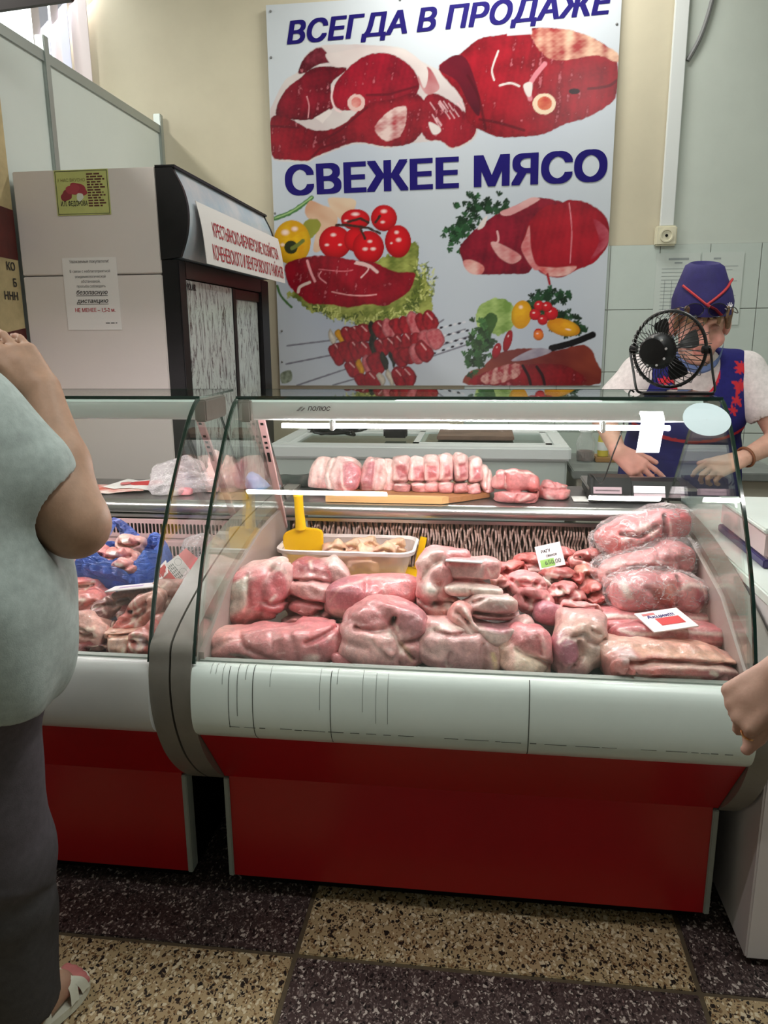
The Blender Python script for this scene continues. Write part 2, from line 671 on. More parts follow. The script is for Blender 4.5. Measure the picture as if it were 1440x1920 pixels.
def mesh_np(name, P, Q, mat, cols=None, parent=None, origin=None, smooth=True):
    me = bpy.data.meshes.new(name)
    o = np.array(origin if origin is not None else (0, 0, 0), float)
    n, mq = len(P), len(Q)
    me.vertices.add(n)
    me.vertices.foreach_set('co', (np.asarray(P) - o).astype(np.float32).ravel())
    me.loops.add(mq * 4)
    me.loops.foreach_set('vertex_index', np.asarray(Q).astype(np.int32).ravel())
    me.polygons.add(mq)
    me.polygons.foreach_set('loop_start', np.arange(0, mq * 4, 4, dtype=np.int32))
    me.polygons.foreach_set('use_smooth', np.full(mq, smooth))
    me.update(calc_edges=True)
    me.validate()
    if cols is not None:
        a = me.color_attributes.new('Col', 'FLOAT_COLOR', 'POINT')
        c4 = np.ones((n, 4), np.float32)
        c4[:, :3] = cols
        a.data.foreach_set('color', c4.ravel())
    ob = link(name, me, mat)
    ob.matrix_world = Matrix.Translation(Vector(o))
    if parent is not None:
        ob.parent = parent
        ob.matrix_parent_inverse = parent.matrix_world.inverted()
    return ob
# ------------------------------------------------------------------ materials
WALLC = lin((209, 199, 174))
m_wall = M('cream_wall_paint', WALLC, 0.7, noise=(3, 0.06), bump=(60, 0.12))
m_wallw = M('white_wall_paint', lin((205, 212, 203)), 0.6, noise=(3, 0.05), bump=(60, 0.1))
m_ceil = M('ceiling_paint', (0.75, 0.76, 0.72), 0.8)
m_tile = M('glazed_wall_tile', lin((203, 213, 206)), 0.18, noise=(2.5, 0.05))
m_grout = M('grout', (0.33, 0.34, 0.31), 0.9)
m_fgrout = M('floor_joint', lin((92, 78, 58)), 0.8, noise=(30, 0.3))
m_alu = M('grey_aluminium', lin((165, 172, 168)), 0.4, 0.6)
m_panelw = M('white_laminate', lin((214, 222, 216)), 0.35, noise=(2, 0.04))
m_fridge = M('white_enamel', lin((214, 206, 200)), 0.4, noise=(1.5, 0.05))
m_black = M('black_plastic', (0.008, 0.007, 0.008), 0.42, noise=(20, 0.3), spec=0.3)
m_brownblack = M('dark_frame', (0.018, 0.009, 0.009), 0.35)
m_dark = M('dark_void', (0.004, 0.004, 0.004), 0.9, spec=0.1)
m_bump = M('white_bumper_plastic', lin((226, 238, 232)), 0.28, noise=(4, 0.06))
m_bump_shaded = M('white_bumper_shaded', lin((214, 216, 214)), 0.3, noise=(4, 0.06))  # same white bumper, with the left counter's shade put into its colour
m_red = M('red_sheet_metal', lin((182, 14, 22)), 0.3, noise=(2, 0.12))
m_strip = M('grey_edge_strip', lin((150, 156, 150)), 0.5)
m_frame = M('grey_side_plastic', lin((134, 130, 122)), 0.36, noise=(9, 0.16), bump=(35, 0.15))
m_inner = M('inner_side_plastic', lin((168, 152, 146)), 0.45, noise=(6, 0.12), bump=(25, 0.12))
m_steel = M('brushed_steel', (0.56, 0.54, 0.53), 0.28, 1.0, noise=(60, 0.12), stretch=(0.15, 3, 3))
m_steeldk = M('worn_steel_top', (0.30, 0.29, 0.29), 0.34, 0.9, noise=(25, 0.2))
m_white = M('white_plastic', lin((225, 228, 226)), 0.35)
m_canopy = M('canopy_white_metal', lin((214, 226, 222)), 0.4)
m_glass = glass_mat('case_glass')
m_gedge = M('green_glass_edge', lin((12, 40, 30)), 0.08, spec=0.8)
m_pane = glass_mat('lid_glass', (0.8, 0.88, 0.85))
m_tube = M('lit_pink_tube', (1, 0.9, 0.93), 0.5, emit=((1.0, 0.88, 0.90), 120.0))
m_fluor = M('lit_white_tube', (1, 1, 1), 0.5, emit=((0.95, 1.0, 0.98), 11.0))
m_navy = M('navy_ink', lin((30, 20, 104)), 0.6, spec=0.12)
m_ink = M('black_ink', (0.02, 0.018, 0.02), 0.6)
m_greyink = M('grey_ink', (0.22, 0.22, 0.22), 0.6)
m_redink = M('red_ink', lin((176, 28, 44)), 0.6)
m_paper = M('white_paper', lin((226, 222, 218)), 0.7)
m_blackwire = M('black_wire', (0.01, 0.01, 0.01), 0.35)

def terrazzo(name, base, chips, scale, thr, base2):
    m = bpy.data.materials.new(name)
    m.use_nodes = True
    nt = m.node_tree
    L = nt.links
    b = nt.nodes['Principled BSDF']
    b.inputs['Roughness'].default_value = 0.45
    b.inputs['Specular IOR Level'].default_value = 0.35
    tc = nt.nodes.new('ShaderNodeTexCoord')
    mp = nt.nodes.new('ShaderNodeMapping')
    mp.inputs['Scale'].default_value = (1.0, 0.75, 1.0)
    mp.inputs['Rotation'].default_value = (0, 0, 0.5)
    L.new(tc.outputs['Object'], mp.inputs[0])
    nd = nt.nodes.new('ShaderNodeTexNoise')
    nd.inputs['Scale'].default_value = 70
    L.new(mp.outputs[0], nd.inputs['Vector'])
    ad = nt.nodes.new('ShaderNodeMix')
    ad.data_type = 'RGBA'
    ad.inputs['Factor'].default_value = 0.018
    L.new(mp.outputs[0], ad.inputs[6])
    L.new(nd.outputs['Color'], ad.inputs[7])
    prev = None
    n = nt.nodes.new('ShaderNodeTexNoise')
    n.inputs['Scale'].default_value = 5
    n.inputs['Detail'].default_value = 5
    L.new(mp.outputs[0], n.inputs['Vector'])
    mx = nt.nodes.new('ShaderNodeMix')
    mx.data_type = 'RGBA'
    mx.inputs[6].default_value = (*base, 1)
    mx.inputs[7].default_value = (*base2, 1)
    L.new(n.outputs['Fac'], mx.inputs['Factor'])
    prev = mx.outputs[2]
    for ci, (col, sc, th) in enumerate(chips):
        v = nt.nodes.new('ShaderNodeTexVoronoi')
        v.inputs['Scale'].default_value = sc
        L.new(ad.outputs[2], v.inputs['Vector'])
        sp = nt.nodes.new('ShaderNodeSeparateColor')
        L.new(v.outputs['Color'], sp.inputs[0])
        r = nt.nodes.new('ShaderNodeMapRange')          # chip radius varies per cell, many cells empty
        r.inputs['From Min'].default_value = th
        r.inputs['From Max'].default_value = 1.0
        r.inputs['To Min'].default_value = 0.0
        r.inputs['To Max'].default_value = 0.62
        L.new(sp.outputs[ci % 3], r.inputs['Value'])
        lt = nt.nodes.new('ShaderNodeMath')
        lt.operation = 'LESS_THAN'
        L.new(v.outputs['Distance'], lt.inputs[0])
        L.new(r.outputs[0], lt.inputs[1])
        m2 = nt.nodes.new('ShaderNodeMix')
        m2.data_type = 'RGBA'
        L.new(lt.outputs[0], m2.inputs['Factor'])
        L.new(prev, m2.inputs[6])
        m2.inputs[7].default_value = (*col, 1)
        prev = m2.outputs[2]
    L.new(prev, b.inputs['Base Color'])
    return m
m_terl = terrazzo('cream_terrazzo', lin((170, 154, 116)), [(lin((120, 92, 62)), 150, 0.25), (lin((30, 26, 24)), 105, 0.5), (lin((58, 44, 34)), 190, 0.4), (lin((205, 190, 160)), 120, 0.4)], 60, 0.5, lin((166, 138, 106)))
m_terd = terrazzo('dark_terrazzo', lin((52, 42, 42)), [(lin((84, 70, 68)), 220, 0.05), (lin((120, 106, 102)), 190, 0.30), (lin((24, 20, 20)), 150, 0.3), (lin((176, 164, 156)), 150, 0.68)], 60, 0.5, lin((70, 54, 52)))

# ------------------------------------------------------------------ room
YW = 4.95
floor = struct(B().box(-5, 3.2, -3.5, 5.1, -0.06, -0.004).build('floor', m_fgrout))
TS, TG = 0.887, 0.0055
tl = B().box(TG, TS - TG, TG, TS - TG, -0.02, 0.0, 0.002).build('tile', m_terl, floor)
tl_me = tl.data
td_me = tl.data.copy()
td_me.materials.clear()
td_me.materials.append(m_terd)
first = True
for i in range(-3, 4):
    for j in range(-2, 4):
        if first:
            o = tl
            first = False
        else:
            o = tl.copy()
            COL.objects.link(o)
        o.name = 'tile'
        o.data = tl_me if (i + j) % 2 == 0 else td_me
        o.location = (-0.397 + i * TS, 1.445 + (j) * TS, 0)
        o.rotation_euler = (0, 0, 0)
ceiling = struct(B().box(-5, 3.2, -3.5, 5.1, 3.9, 3.98).build('ceiling', m_ceil))
# back wall with a window opening high on the left (behind the stall partition)
bw = B().box(-5, -4.2, YW, YW + 0.15, 0, 3.9).box(-4.2, -2.62, YW, YW + 0.15, 0, 2.2).box(-4.2, -2.62, YW, YW + 0.15, 3.6, 3.9)
bw.box(-2.62, 1.035, YW, YW + 0.15, 0, 3.9)
wall_back = struct(bw.build('wall_back', m_wall))
wall_right_part = struct(B().box(1.035, 3.2, YW - 0.012, YW + 0.15, 0, 3.9).build('wall_back_right', m_wallw))
struct(B().box(3.2, 3.3, -3.5, YW, 0, 3.9).build('wall_right', m_wallw))
struct(B().box(-5.1, -5, -3.5, YW, 0, 3.9).build('wall_left', m_wallw))
struct(B().box(-5, 3.2, -3.6, -3.5, 0, 3.9).build('wall_front', m_wallw))
# window with blinds
win = thing('window_1', '', '', (-3.4, YW, 2.9))
for k in ('label', 'category'):
    del win[k]
struct(win)
B().box(-4.2, -2.62, YW + 0.05, YW + 0.1, 2.2, 2.26).box(-4.2, -2.62, YW + 0.05, YW + 0.1, 3.54, 3.6).box(-4.2, -4.14, YW + 0.05, YW + 0.1, 2.26, 3.54).box(-2.68, -2.62, YW + 0.05, YW + 0.1, 2.26, 3.54).box(-3.43, -3.39, YW + 0.05, YW + 0.1, 2.26, 3.54).build('window_frame', m_white, win)
m_sky = M('bright_daylight', (1, 1, 1), 0.5, emit=((0.9, 0.96, 1.0), 2.4))
struct(B().box(-4.6, -2.2, YW + 0.5, YW + 0.52, 1.8, 4.0).build('exterior', m_sky))
B().box(-4.14, -2.68, YW + 0.07, YW + 0.076, 2.26, 3.54).build('pane', m_glass, win)
bl = thing('vertical_blind', 'pleated pale lilac vertical blind beside the bright window', 'blind', (-2.6, YW - 0.05, 2.3))
m_blind = M('blind_fabric', lin((206, 205, 222)), 0.7)
m_blindp = M('blind_fabric_pinkish', lin((214, 200, 198)), 0.7)
for i in range(6):
    x = -2.76 + i * 0.062
    B().box(x, x + 0.056, YW - 0.045 - 0.02 * (i % 2), YW - 0.04 - 0.02 * (i % 2), 2.2, 3.75, 0.001).build('slat', m_blind if i in (1, 3) else m_blindp, bl)
B().box(-2.78, -2.4, YW - 0.08, YW - 0.02, 3.75, 3.79).build('head_rail', m_alu, bl)

# glazed tile dado on the back wall
tp = None
x0 = 1.035 - 0.285 * 4 - 0.01
rs = random.Random(4)
for r in range(4):
    for c in range(9):
        xx = x0 + c * 0.285 - 0.0
        z1 = 1.885 - r * 0.37
        if tp is None:
            tp = B().box(0.002, 0.283, -0.006, 0.0, -0.368, -0.002, 0.0015).build('tile', m_tile, wall_back)
            o = tp
        else:
            o = tp.copy()
            COL.objects.link(o)
        o.location = (xx, YW - 0.013 - rs.uniform(0, 0.002), z1)
gb = B().box(x0, x0 + 9 * 0.285, YW - 0.0125, YW - 0.011, 1.885 - 4 * 0.37, 1.885).build('grout_bed', m_grout, wall_back)

# cable trunking, socket, loose cable
tr = thing('cable_trunking', 'long white plastic cable duct running down the back wall to the socket', 'cable duct', (1.04, YW, 2.0))
B().box(1.01, 1.085, YW - 0.045, YW - 0.013, 1.985, 3.9, 0.003).build('cover', m_white, tr)
so = thing('wall_socket', 'cream surface-mounted wall socket at the foot of the cable duct', 'socket', (1.045, YW - 0.02, 1.93))
m_cream = M('cream_plastic', lin((222, 216, 190)), 0.4)
B().box(0.985, 1.105, YW - 0.06, YW - 0.013, 1.875, 1.985, 0.008).build('housing', m_cream, so)
B().lathe([(0.038, 0), (0.038, 0.008), (0.03, 0.008), (0.028, 0.002), (0.0, 0.002)], (1.045, YW - 0.06, 1.93), (0, -1, 0)).build('rosette', m_cream, so)
B().lathe([(0.008, 0), (0.008, 0.006), (0, 0.006)], (1.045, YW - 0.062, 1.93), (0, -1, 0), 10).build('contact_hole', m_dark, so)
cb = B().tube(catmull([(1.10, YW - 0.022, 2.86), (1.16, YW - 0.025, 2.98), (1.205, YW - 0.025, 3.15), (1.23, YW - 0.025, 3.35), (1.25, YW - 0.025, 3.8)], 6), 0.012, 8).build('grey_cable', m_greyink, None, True)
tag(cb, 'thick grey cable curving up the wall beside the cable duct', 'cable')

# stall partition of white boards in an aluminium frame
XP = -2.0
pt = thing('stall_partition', 'tall white board stall partition in a grey aluminium frame behind the fridge', 'partition', (XP, 3.6, 0))
posts = [1.9, 2.88, 3.62, 4.9]
for a, b in zip(posts[:-1], posts[1:]):
    B().box(XP - 0.006, XP + 0.006, a + 0.02, b - 0.02, 0.06, 2.6).build('panel', m_panelw, pt)
for y in posts:
    B().box(XP - 0.022, XP + 0.022, y - 0.022, y + 0.022, 0.0, 2.70, 0.003).build('post', m_alu, pt)
for a, b in zip(posts[:-1], posts[1:]):
    B().box(XP - 0.016, XP + 0.016, a + 0.02, b - 0.02, 2.59, 2.635).build('top_rail', m_alu, pt)
    B().box(XP - 0.016, XP + 0.016, a + 0.02, b - 0.02, 0.02, 0.06).build('bottom_rail', m_alu, pt)
bn = thing('stall_banner', 'brown and beige printed banner edge hanging on the partition left of the fridge', 'banner', (XP + 0.03, 3.0, 1.2))
m_beige = M('banner_beige', lin((196, 176, 130)), 0.6, noise=(7, 0.3))
m_maroon = M('banner_maroon', lin((96, 36, 30)), 0.6, noise=(9, 0.4))
B().box(XP + 0.026, XP + 0.030, 2.3, 3.2, 0.9, 2.34).build('sheet', m_beige, bn)
B().prism([(2.3, 1.72), (3.2, 1.70), (3.2, 1.9), (2.3, 1.95)], 'X', XP + 0.030, XP + 0.032).build('maroon_band', m_maroon, bn)
B().prism([(2.3, 1.3), (3.2, 1.42), (3.2, 1.36), (3.0, 1.2), (2.3, 1.0)], 'X', XP + 0.030, XP + 0.032).build('maroon_swash', m_maroon, bn)
for s, z in (('КО', 1.655), ('Б', 1.59), ('ННН', 1.535)):
    text(s, 'lettering', m_ink, (XP + 0.0325, 3.17, z), (0, 1, 0), (0, 0, 1), 0.033, bold=0.02, parent=bn, align='RIGHT')
# dark edge of an awning just above the view, top left
pa, pb = at(-150, 40, Y=3.0), at(132, 0, Y=3.0)
aw = B().prism([(pa.x, pa.z), (pb.x, pb.z), (pb.x + 0.1, pb.z + 0.12), (pa.x, pa.z + 0.12)], 'Y', 3.0, 3.02).build('trim_1', m_brownblack)
struct(aw)

# ------------------------------------------------------------------ glass-fronted upright fridge
FX0, FX1, FXF, FY0, FY1, FH = -1.955, -1.335, -1.26, 3.2, 4.57, 2.05
fr = thing('display_fridge', 'tall white and black upright fridge with marbled sliding doors by the partition', 'fridge', (-1.6, 3.9, 0))
B().box(FX0, FX1, FY0, FY1, 0.1, 1.632, 0.004).build('lower_body', m_fridge, fr)
B().box(FX0, FX1, FY0, FY1, 1.636, FH, 0.004).build('upper_body', m_fridge, fr)
B().box(FX0 + 0.02, FX1, FY0 + 0.02, FY1 - 0.02, 0.0, 0.1).build('plinth', m_black, fr)
capp = [(FX1, 1.69), (FX1, FH), (-1.262, FH - 0.002)] + catmull([(-1.255, 2.03), (-1.222, 1.96), (-1.207, 1.88), (-1.217, 1.79), (-1.25, 1.70)], 5)
def frame_bar(y0, y1, z0, z1, x0=FX1, x1=FXF):
    return B().box(x0, x1, y0, y1, z0, z1, 0.004)
frame_bar(FY0, FY0 + 0.075, 0.0, 1.69).build('frame_post', m_black, fr)
frame_bar(FY1 - 0.15, FY1, 0.0, 1.69).build('frame_post', m_black, fr)
frame_bar(FY0 + 0.075, FY1 - 0.15, 1.62, 1.69).build('frame_head', m_brownblack, fr)
frame_bar(FY0 + 0.075, FY1 - 0.15, 0.0, 0.25).build('frame_sill', m_black, fr)
B().prism(capp, 'Y', FY0, FY0 + 0.022).build('canopy_end', m_black, fr)
B().prism(capp, 'Y', FY1 - 0.022, FY1).build('canopy_end', m_black, fr)
m_can = M('canopy_print', lin((208, 208, 210)), 0.3, noise=(5, 0.25), col2=lin((170, 188, 200)))
cp2 = [(x - 0.004 if x > FX1 else x, z) for x, z in capp]
B().prism(cp2, 'Y', FY0 + 0.022, FY1 - 0.022).build('canopy', m_can, fr, True, sharp=30)
B().box(FX1, -1.252, FY0, FY1, FH - 0.004, FH + 0.006).build('canopy_top_edge', m_black, fr)
def marble():
    m = M('marbled_film', lin((196, 204, 200)), 0.25, noise=(9, 0.75), stretch=(1, 2.2, 0.55), col2=lin((96, 88, 90)))
    nt = m.node_tree
    for n in nt.nodes:
        if n.type == 'TEX_NOISE':
            n.inputs['Distortion'].default_value = 2.5
            n.inputs['Roughness'].default_value = 0.8
        if n.type == 'MAP_RANGE':
            n.inputs['From Min'].default_value = 0.50
            n.inputs['From Max'].default_value = 0.60
    return m
m_marble = marble()
d1 = B().box(FX1 + 0.02, FXF - 0.006, 3.29, 3.905, 0.27, 1.615, 0.003).build('door', m_marble, fr)
B().box(FX1 + 0.02, FXF - 0.002, 3.905, 3.955, 0.25, 1.615, 0.003).build('door_stile', m_black, d1)
d2 = B().box(FX1 + 0.01, FXF - 0.022, 3.94, 4.40, 0.27, 1.565, 0.003).build('door', m_marble, fr)
B().box(FX1 + 0.012, FXF - 0.012, 3.93, 4.42, 1.565, 1.615, 0.003).build('door_rail', m_brownblack, d2)
text('POLAIR', 'lettering', m_ink, (FXF - 0.0055, 3.345, 1.575), (0, 1, 0), (0, 0, 1), 0.028, width=0.10, bold=0.03, parent=d1)
# sign sheet taped on the fridge canopy, kicking out at the bottom
sg = thing('farm_sign', 'white sheet with red farm names taped on the fridge canopy', 'sign', (-1.2, 3.9, 1.7))
yA, yB = 3.285, 4.615
rows = []
prof = [(-1.203, 1.93), (-1.19, 1.875), (-1.178, 1.80), (-1.168, 1.68)]
for x, z in catmull(prof, 4):
    rows.append([(x, yA + (yB - yA) * t, z) for t in np.linspace(0, 1, 8)])
rows += [[(p[0] - 0.002, p[1], p[2]) for p in r] for r in rows[::-1]]
B().strip(rows + [rows[0]]).build('sheet', m_paper, sg, True)
upv = Vector((-0.01, 0, 0.12)).normalized()
text('КРЕСТЬЯНСКО-ФЕРМЕРСКИЕ ХОЗЯЙСТВА', 'lettering', m_redink, (-1.1772, (yA + yB) / 2 + 0.02, 1.803), (0, 1, 0), (-0.012, 0, 0.075), 0.062, width=1.10, bold=0.005, parent=sg, lift=0.0014)
text('КОЧЕНЕВСКОГО И ВЕНГЕРОВСКОГО РАЙОНОВ', 'lettering', m_redink, (-1.1695, (yA + yB) / 2 + 0.03, 1.705), (0, 1, 0), (-0.010, 0, 0.12), 0.064, width=1.20, bold=0.005, parent=sg, lift=0.0014)

# notices on the side of the fridge
def fpt(px, py):
    return at(px, py, Y=FY0)
def dashes(b, x0, x1, z, h, y, seed, dx=0.0):
    r = random.Random(seed)
    x = x0
    while x < x1:
        w = min(r.uniform(0.008, 0.03), x1 - x)
        b.box(x, x + w, y - 0.0006, y, z, z + h)
        x += w + 0.005
    return b
gn = thing('green_label', 'small green label with a meat picture at the top of the fridge side', 'notice', fpt(155, 360))
p0, p1 = fpt(101, 320), fpt(209, 402)
y = FY0 - 0.001
m_lime = M('lime_paper', lin((186, 190, 116)), 0.6, noise=(12, 0.12))
B().box(p0.x, p1.x, y - 0.002, y, p1.z, p0.z).build('sheet', m_lime, gn)
y -= 0.002
bd = B()
for a in (0.004, ):
    bd.box(p0.x + a, p1.x - a, y - 0.0006, y, p0.z - a - 0.002, p0.z - a).box(p0.x + a, p1.x - a, y - 0.0006, y, p1.z + a, p1.z + a + 0.002)
    bd.box(p0.x + a, p0.x + a + 0.002, y - 0.0006, y, p1.z + a, p0.z - a).box(p1.x - a - 0.002, p1.x - a, y - 0.0006, y, p1.z + a, p0.z - a)
bd.build('border', m_ink, gn)
wd, hh = p1.x - p0.x, p0.z - p1.z
text('У НАС ВКУСНО', 'lettering', M('olive_ink', lin((110, 100, 50)), 0.6), (p0.x + wd * 0.31, y, p0.z - hh * 0.26), (1, 0, 0), (0, 0, 1), 0.013, width=wd * 0.52, parent=gn)
text('И.П. ФЕДОРОВА', 'lettering', m_ink, (p0.x + wd * 0.33, y, p0.z - hh * 0.79), (1, 0, 0), (0, 0, 1), 0.019, width=wd * 0.5, bold=0.02, parent=gn)
dd = B()
for i in range(13):
    dashes(dd, p0.x + wd * 0.60, p0.x + wd * (0.86 + 0.1 * ((i * 7) % 3) / 3), p0.z - hh * (0.12 + 0.058 * i), 0.006, y, i)
dd.build('small_print', M('maroon_ink', lin((86, 40, 34)), 0.6), gn)
def blob2d(c, rx, rz, seed, n=28, rot=0.0):
    r = np.random.RandomState(seed)
    ph = r.uniform(0, 6.28, 3)
    out = []
    for k in range(n):
        a = 2 * math.pi * k / n
        q = 1 + 0.10 * math.sin(2 * a + ph[0]) + 0.07 * math.sin(3 * a + ph[1]) + 0.05 * math.sin(5 * a + ph[2])
        u, v = rx * q * math.cos(a), rz * q * math.sin(a)
        out.append((c[0] + u * math.cos(rot) - v * math.sin(rot), c[1] + u * math.sin(rot) + v * math.cos(rot)))
    return out
for i, (u, v, rx, rz, rot, c) in enumerate([(0.44, 0.42, 0.17, 0.085, -0.35, (150, 52, 62)), (0.2, 0.56, 0.11, 0.085, 0.2, (128, 44, 52)), (0.33, 0.43, 0.12, 0.09, 0.1, (160, 60, 70)), (0.45, 0.6, 0.07, 0.06, 0.3, (210, 214, 200))]):
    pl = blob2d((p0.x + wd * u, p0.z - hh * v), wd * rx, wd * rz, i + 3, rot=rot)
    B().prism(pl, 'Y', y - 0.0006 - 0.0003 * i, y).build('meat_picture', M('print_%d' % i, lin(c), 0.6), gn)
pn = thing('distance_notice', 'white paper notice in black and red print on the fridge side', 'notice', fpt(175, 550))
q0, q1 = fpt(116, 484), fpt(229, 618)
y = FY0 - 0.001
B().box(q0.x, q1.x, y - 0.0015, y, q1.z, q0.z).build('sheet', m_paper, pn)
y -= 0.0015
xc = (q0.x + q1.x) / 2
def nl(s, py, h, w, mt=m_ink, bold=0.0, shear=0.0, dx=0):
    z = fpt(170, py).z
    text(s, 'lettering', mt, (xc + dx, y, z), (1, 0, 0), (0, 0, 1), h, width=w, bold=bold, shear=shear, parent=pn)
k = (q1.x - q0.x) / 113.0
nl('Уважаемые покупатели!', 493, 0.013, 82 * k)
nl('В связи с неблагоприятной', 511, 0.011, 84 * k)
nl('эпидемиологической', 521, 0.011, 64 * k)
nl('обстановкой,', 530, 0.011, 40 * k)
nl('просьба соблюдать', 539, 0.011, 60 * k)
nl('безопасную', 552, 0.018, 65 * k, bold=0.018, shear=0.25)
nl('дистанцию', 568, 0.018, 66 * k, bold=0.018, shear=0.25)
nl('НЕ МЕНЕЕ – 1,5-2 м.', 585, 0.016, 84 * k, m_redink, bold=0.018, dx=4 * k)
ul = B()
for py in (555, 571):
    z = fpt(170, py).z
    ul.box(xc - 33 * k, xc + 33 * k, y - 0.0006, y, z, z + 0.002)
dashes(ul, xc + 24 * k, xc + 48 * k, fpt(170, 607).z, 0.004, y, 9)
ul.build('underlines', m_ink, pn)['kind'] = 'stuff'

# ------------------------------------------------------------------ display counters
GP = catmull([(1.478, 0.69), (1.540, 0.845), (1.612, 0.966), (1.70, 1.078), (1.785, 1.172), (1.838, 1.215), (1.87, 1.229)], 4)
FRO = catmull([(1.640, 0.315), (1.575, 0.375), (1.515, 0.452), (1.475, 0.54), (1.462, 0.62), (1.472, 0.69), (1.51, 0.745), (1.72, 0.815), (2.0, 0.868), (2.27, 0.885)], 5)
BUM = catmull([(1.505, 0.684), (1.485, 0.686), (1.466, 0.665), (1.455, 0.61), (1.456, 0.565), (1.468, 0.535), (1.492, 0.514)], 4)

def counter(xa, xb, label, left):
    """one curved-glass meat counter spanning xa..xb between its side frames"""
    r = thing('display_counter', label, 'display counter', ((xa + xb) / 2, 1.63, 0), None)
    fw = 0.045
    B().box(xa + 0.013, xb - 0.013, 1.628, 1.64, 0.05, 0.33).build('front_panel', m_red, r)
    B().prism([(1.636, 0.328), (1.628, 0.328), (1.49, 0.516), (1.50, 0.522)], 'X', xa + 0.002, xb - 0.002).build('sloped_panel', m_red, r)
    for x in (xa, xb - 0.013):
        B().box(x, x + 0.013, 1.622, 1.66, 0.05, 0.325, 0.002).build('edge_strip', m_strip, r)
    B().box(xa + 0.02, xb - 0.02, 1.66, 2.55, 0.012, 0.62).build('carcass', m_dark, r)
    bp = BUM + [(1.53, 0.514), (1.53, 0.655)]
    bu = B().prism(bp, 'X', xa, xb).build('bumper', m_bump_shaded if left else m_bump, r, True, sharp=50)
    for x0, x1, mir in ((xa - fw, xa, 0), (xb, xb + fw, 1)):
        inn = [(1.665, 0.325)] + [(2.25, 0.45), (2.62, 0.45), (2.62, 0.885)]
        out = FRO + [(2.62, 0.885), (2.62, 0.30), (1.665, 0.30)]
        fb = B().prism(out, 'X', x0, x1).build('side_frame', m_frame, r, True, sharp=35)
    # inner side liners
    for x0 in (xa, xb - 0.012):
        B().prism([(1.52, 0.63), (1.52, 0.70), (1.72, 0.80), (2.0, 0.855), (2.27, 0.868), (2.27, 0.62)], 'X', x0, x0 + 0.012).build('side_liner', m_inner, r)
    # deck, lip
    B().prism([(1.50, 0.64), (1.53, 0.665), (1.545, 0.648), (2.29, 0.664), (2.29, 0.63), (1.55, 0.62)], 'X', xa + 0.012, xb - 0.012).build('deck', m_steeldk, r)
    B().box(xa, xb, 1.512, 1.534, 0.655, 0.684, 0.003).build('front_lip', m_strip, r)
    # worktop
    wt = [(2.62, 0.845), (2.62, 0.874), (2.285, 0.874), (2.268, 0.868), (2.262, 0.855), (2.266, 0.84), (2.285, 0.835)]
    B().prism(wt, 'X', xa - fw, xb + fw).build('worktop', m_steeldk, r)
    B().prism([(2.285, 0.8745), (2.266, 0.8685), (2.259, 0.855), (2.264, 0.838), (2.275, 0.838), (2.275, 0.870)], 'X', xa - fw + 0.002, xb + fw - 0.002).build('worktop_nosing', m_steel, r, True, sharp=50)
    B().box(xa, xb, 2.272, 2.285, 0.818, 0.828).build('ledge', m_steel, r)
    # curved front glass with green cut edges, top shelf, side panes
    th = 0.006
    inn = offset_profile(GP, -th)
    B().prism(GP + inn[::-1], 'X', xa, xb).build('front_glass', m_glass, r, True, sharp=40)
    fg = r.children[-1] if False else None
    for x in (xa - 0.0005, xb - 0.0065):
        o2 = offset_profile(GP, 0.0008)
        i2 = offset_profile(GP, -th - 0.0008)
        B().prism(o2 + i2[::-1], 'X', x, x + 0.007).build('glass_edge', m_gedge, r, True, sharp=40)
    B().box(xa, xb, 1.872, 2.14, 1.226, 1.232).build('top_glass', m_glass, r)
    B().box(xa, xb, 1.870, 1.8735, 1.2245, 1.2335).build('top_glass_edge', m_gedge, r)
    B().box(xa, xb, 2.139, 2.142, 1.2255, 1.2325).build('top_glass_edge', m_gedge, r)
    sp = [(1.505, 0.72), (1.72, 0.815), (2.0, 0.868), (2.268, 0.885), (2.02, 1.215)]
    up = [(y + 0.012, z - 0.006) for y, z in GP[::-1]]
    for x in (xa + 0.010, xb - 0.015):
        B().prism(sp + [q for q in up if q[1] > 0.72], 'X', x, x + 0.005).build('side_glass', m_glass, r)
        B().prism([(2.268, 0.885), (2.02, 1.215), (2.024, 1.215), (2.272, 0.885)], 'X', x - 0.0005, x + 0.0055).build('side_glass_edge', m_gedge, r)
    # light canopy, lamp and struts
    cp = [(2.02, 1.222), (1.925, 1.222), (1.915, 1.215), (1.914, 1.187), (1.920, 1.172), (1.93, 1.168), (1.95, 1.178), (2.02, 1.178)]
    B().prism(cp, 'X', xa + 0.022, xb - 0.03).build('light_canopy', m_canopy, r, True, sharp=40)
    ty, tz_ = (1.985, 1.178) if left else (1.930, 1.154)
    tb = B().tube([(xa + 0.10, ty, tz_ - (0.004 if left else 0)), (xb - 0.10, ty, tz_ - (0.004 if left else 0))], 0.006, 10).build('fluorescent_tube', m_tube, r, True)
    for t in (() if left else (0.13, 0.83)):
        x = xa + 0.1 + (xb - xa - 0.2) * t
        B().box(x, x + 0.012, 1.92, 1.945, 1.142, 1.170, 0.003).build('lamp_clip', m_white, r)
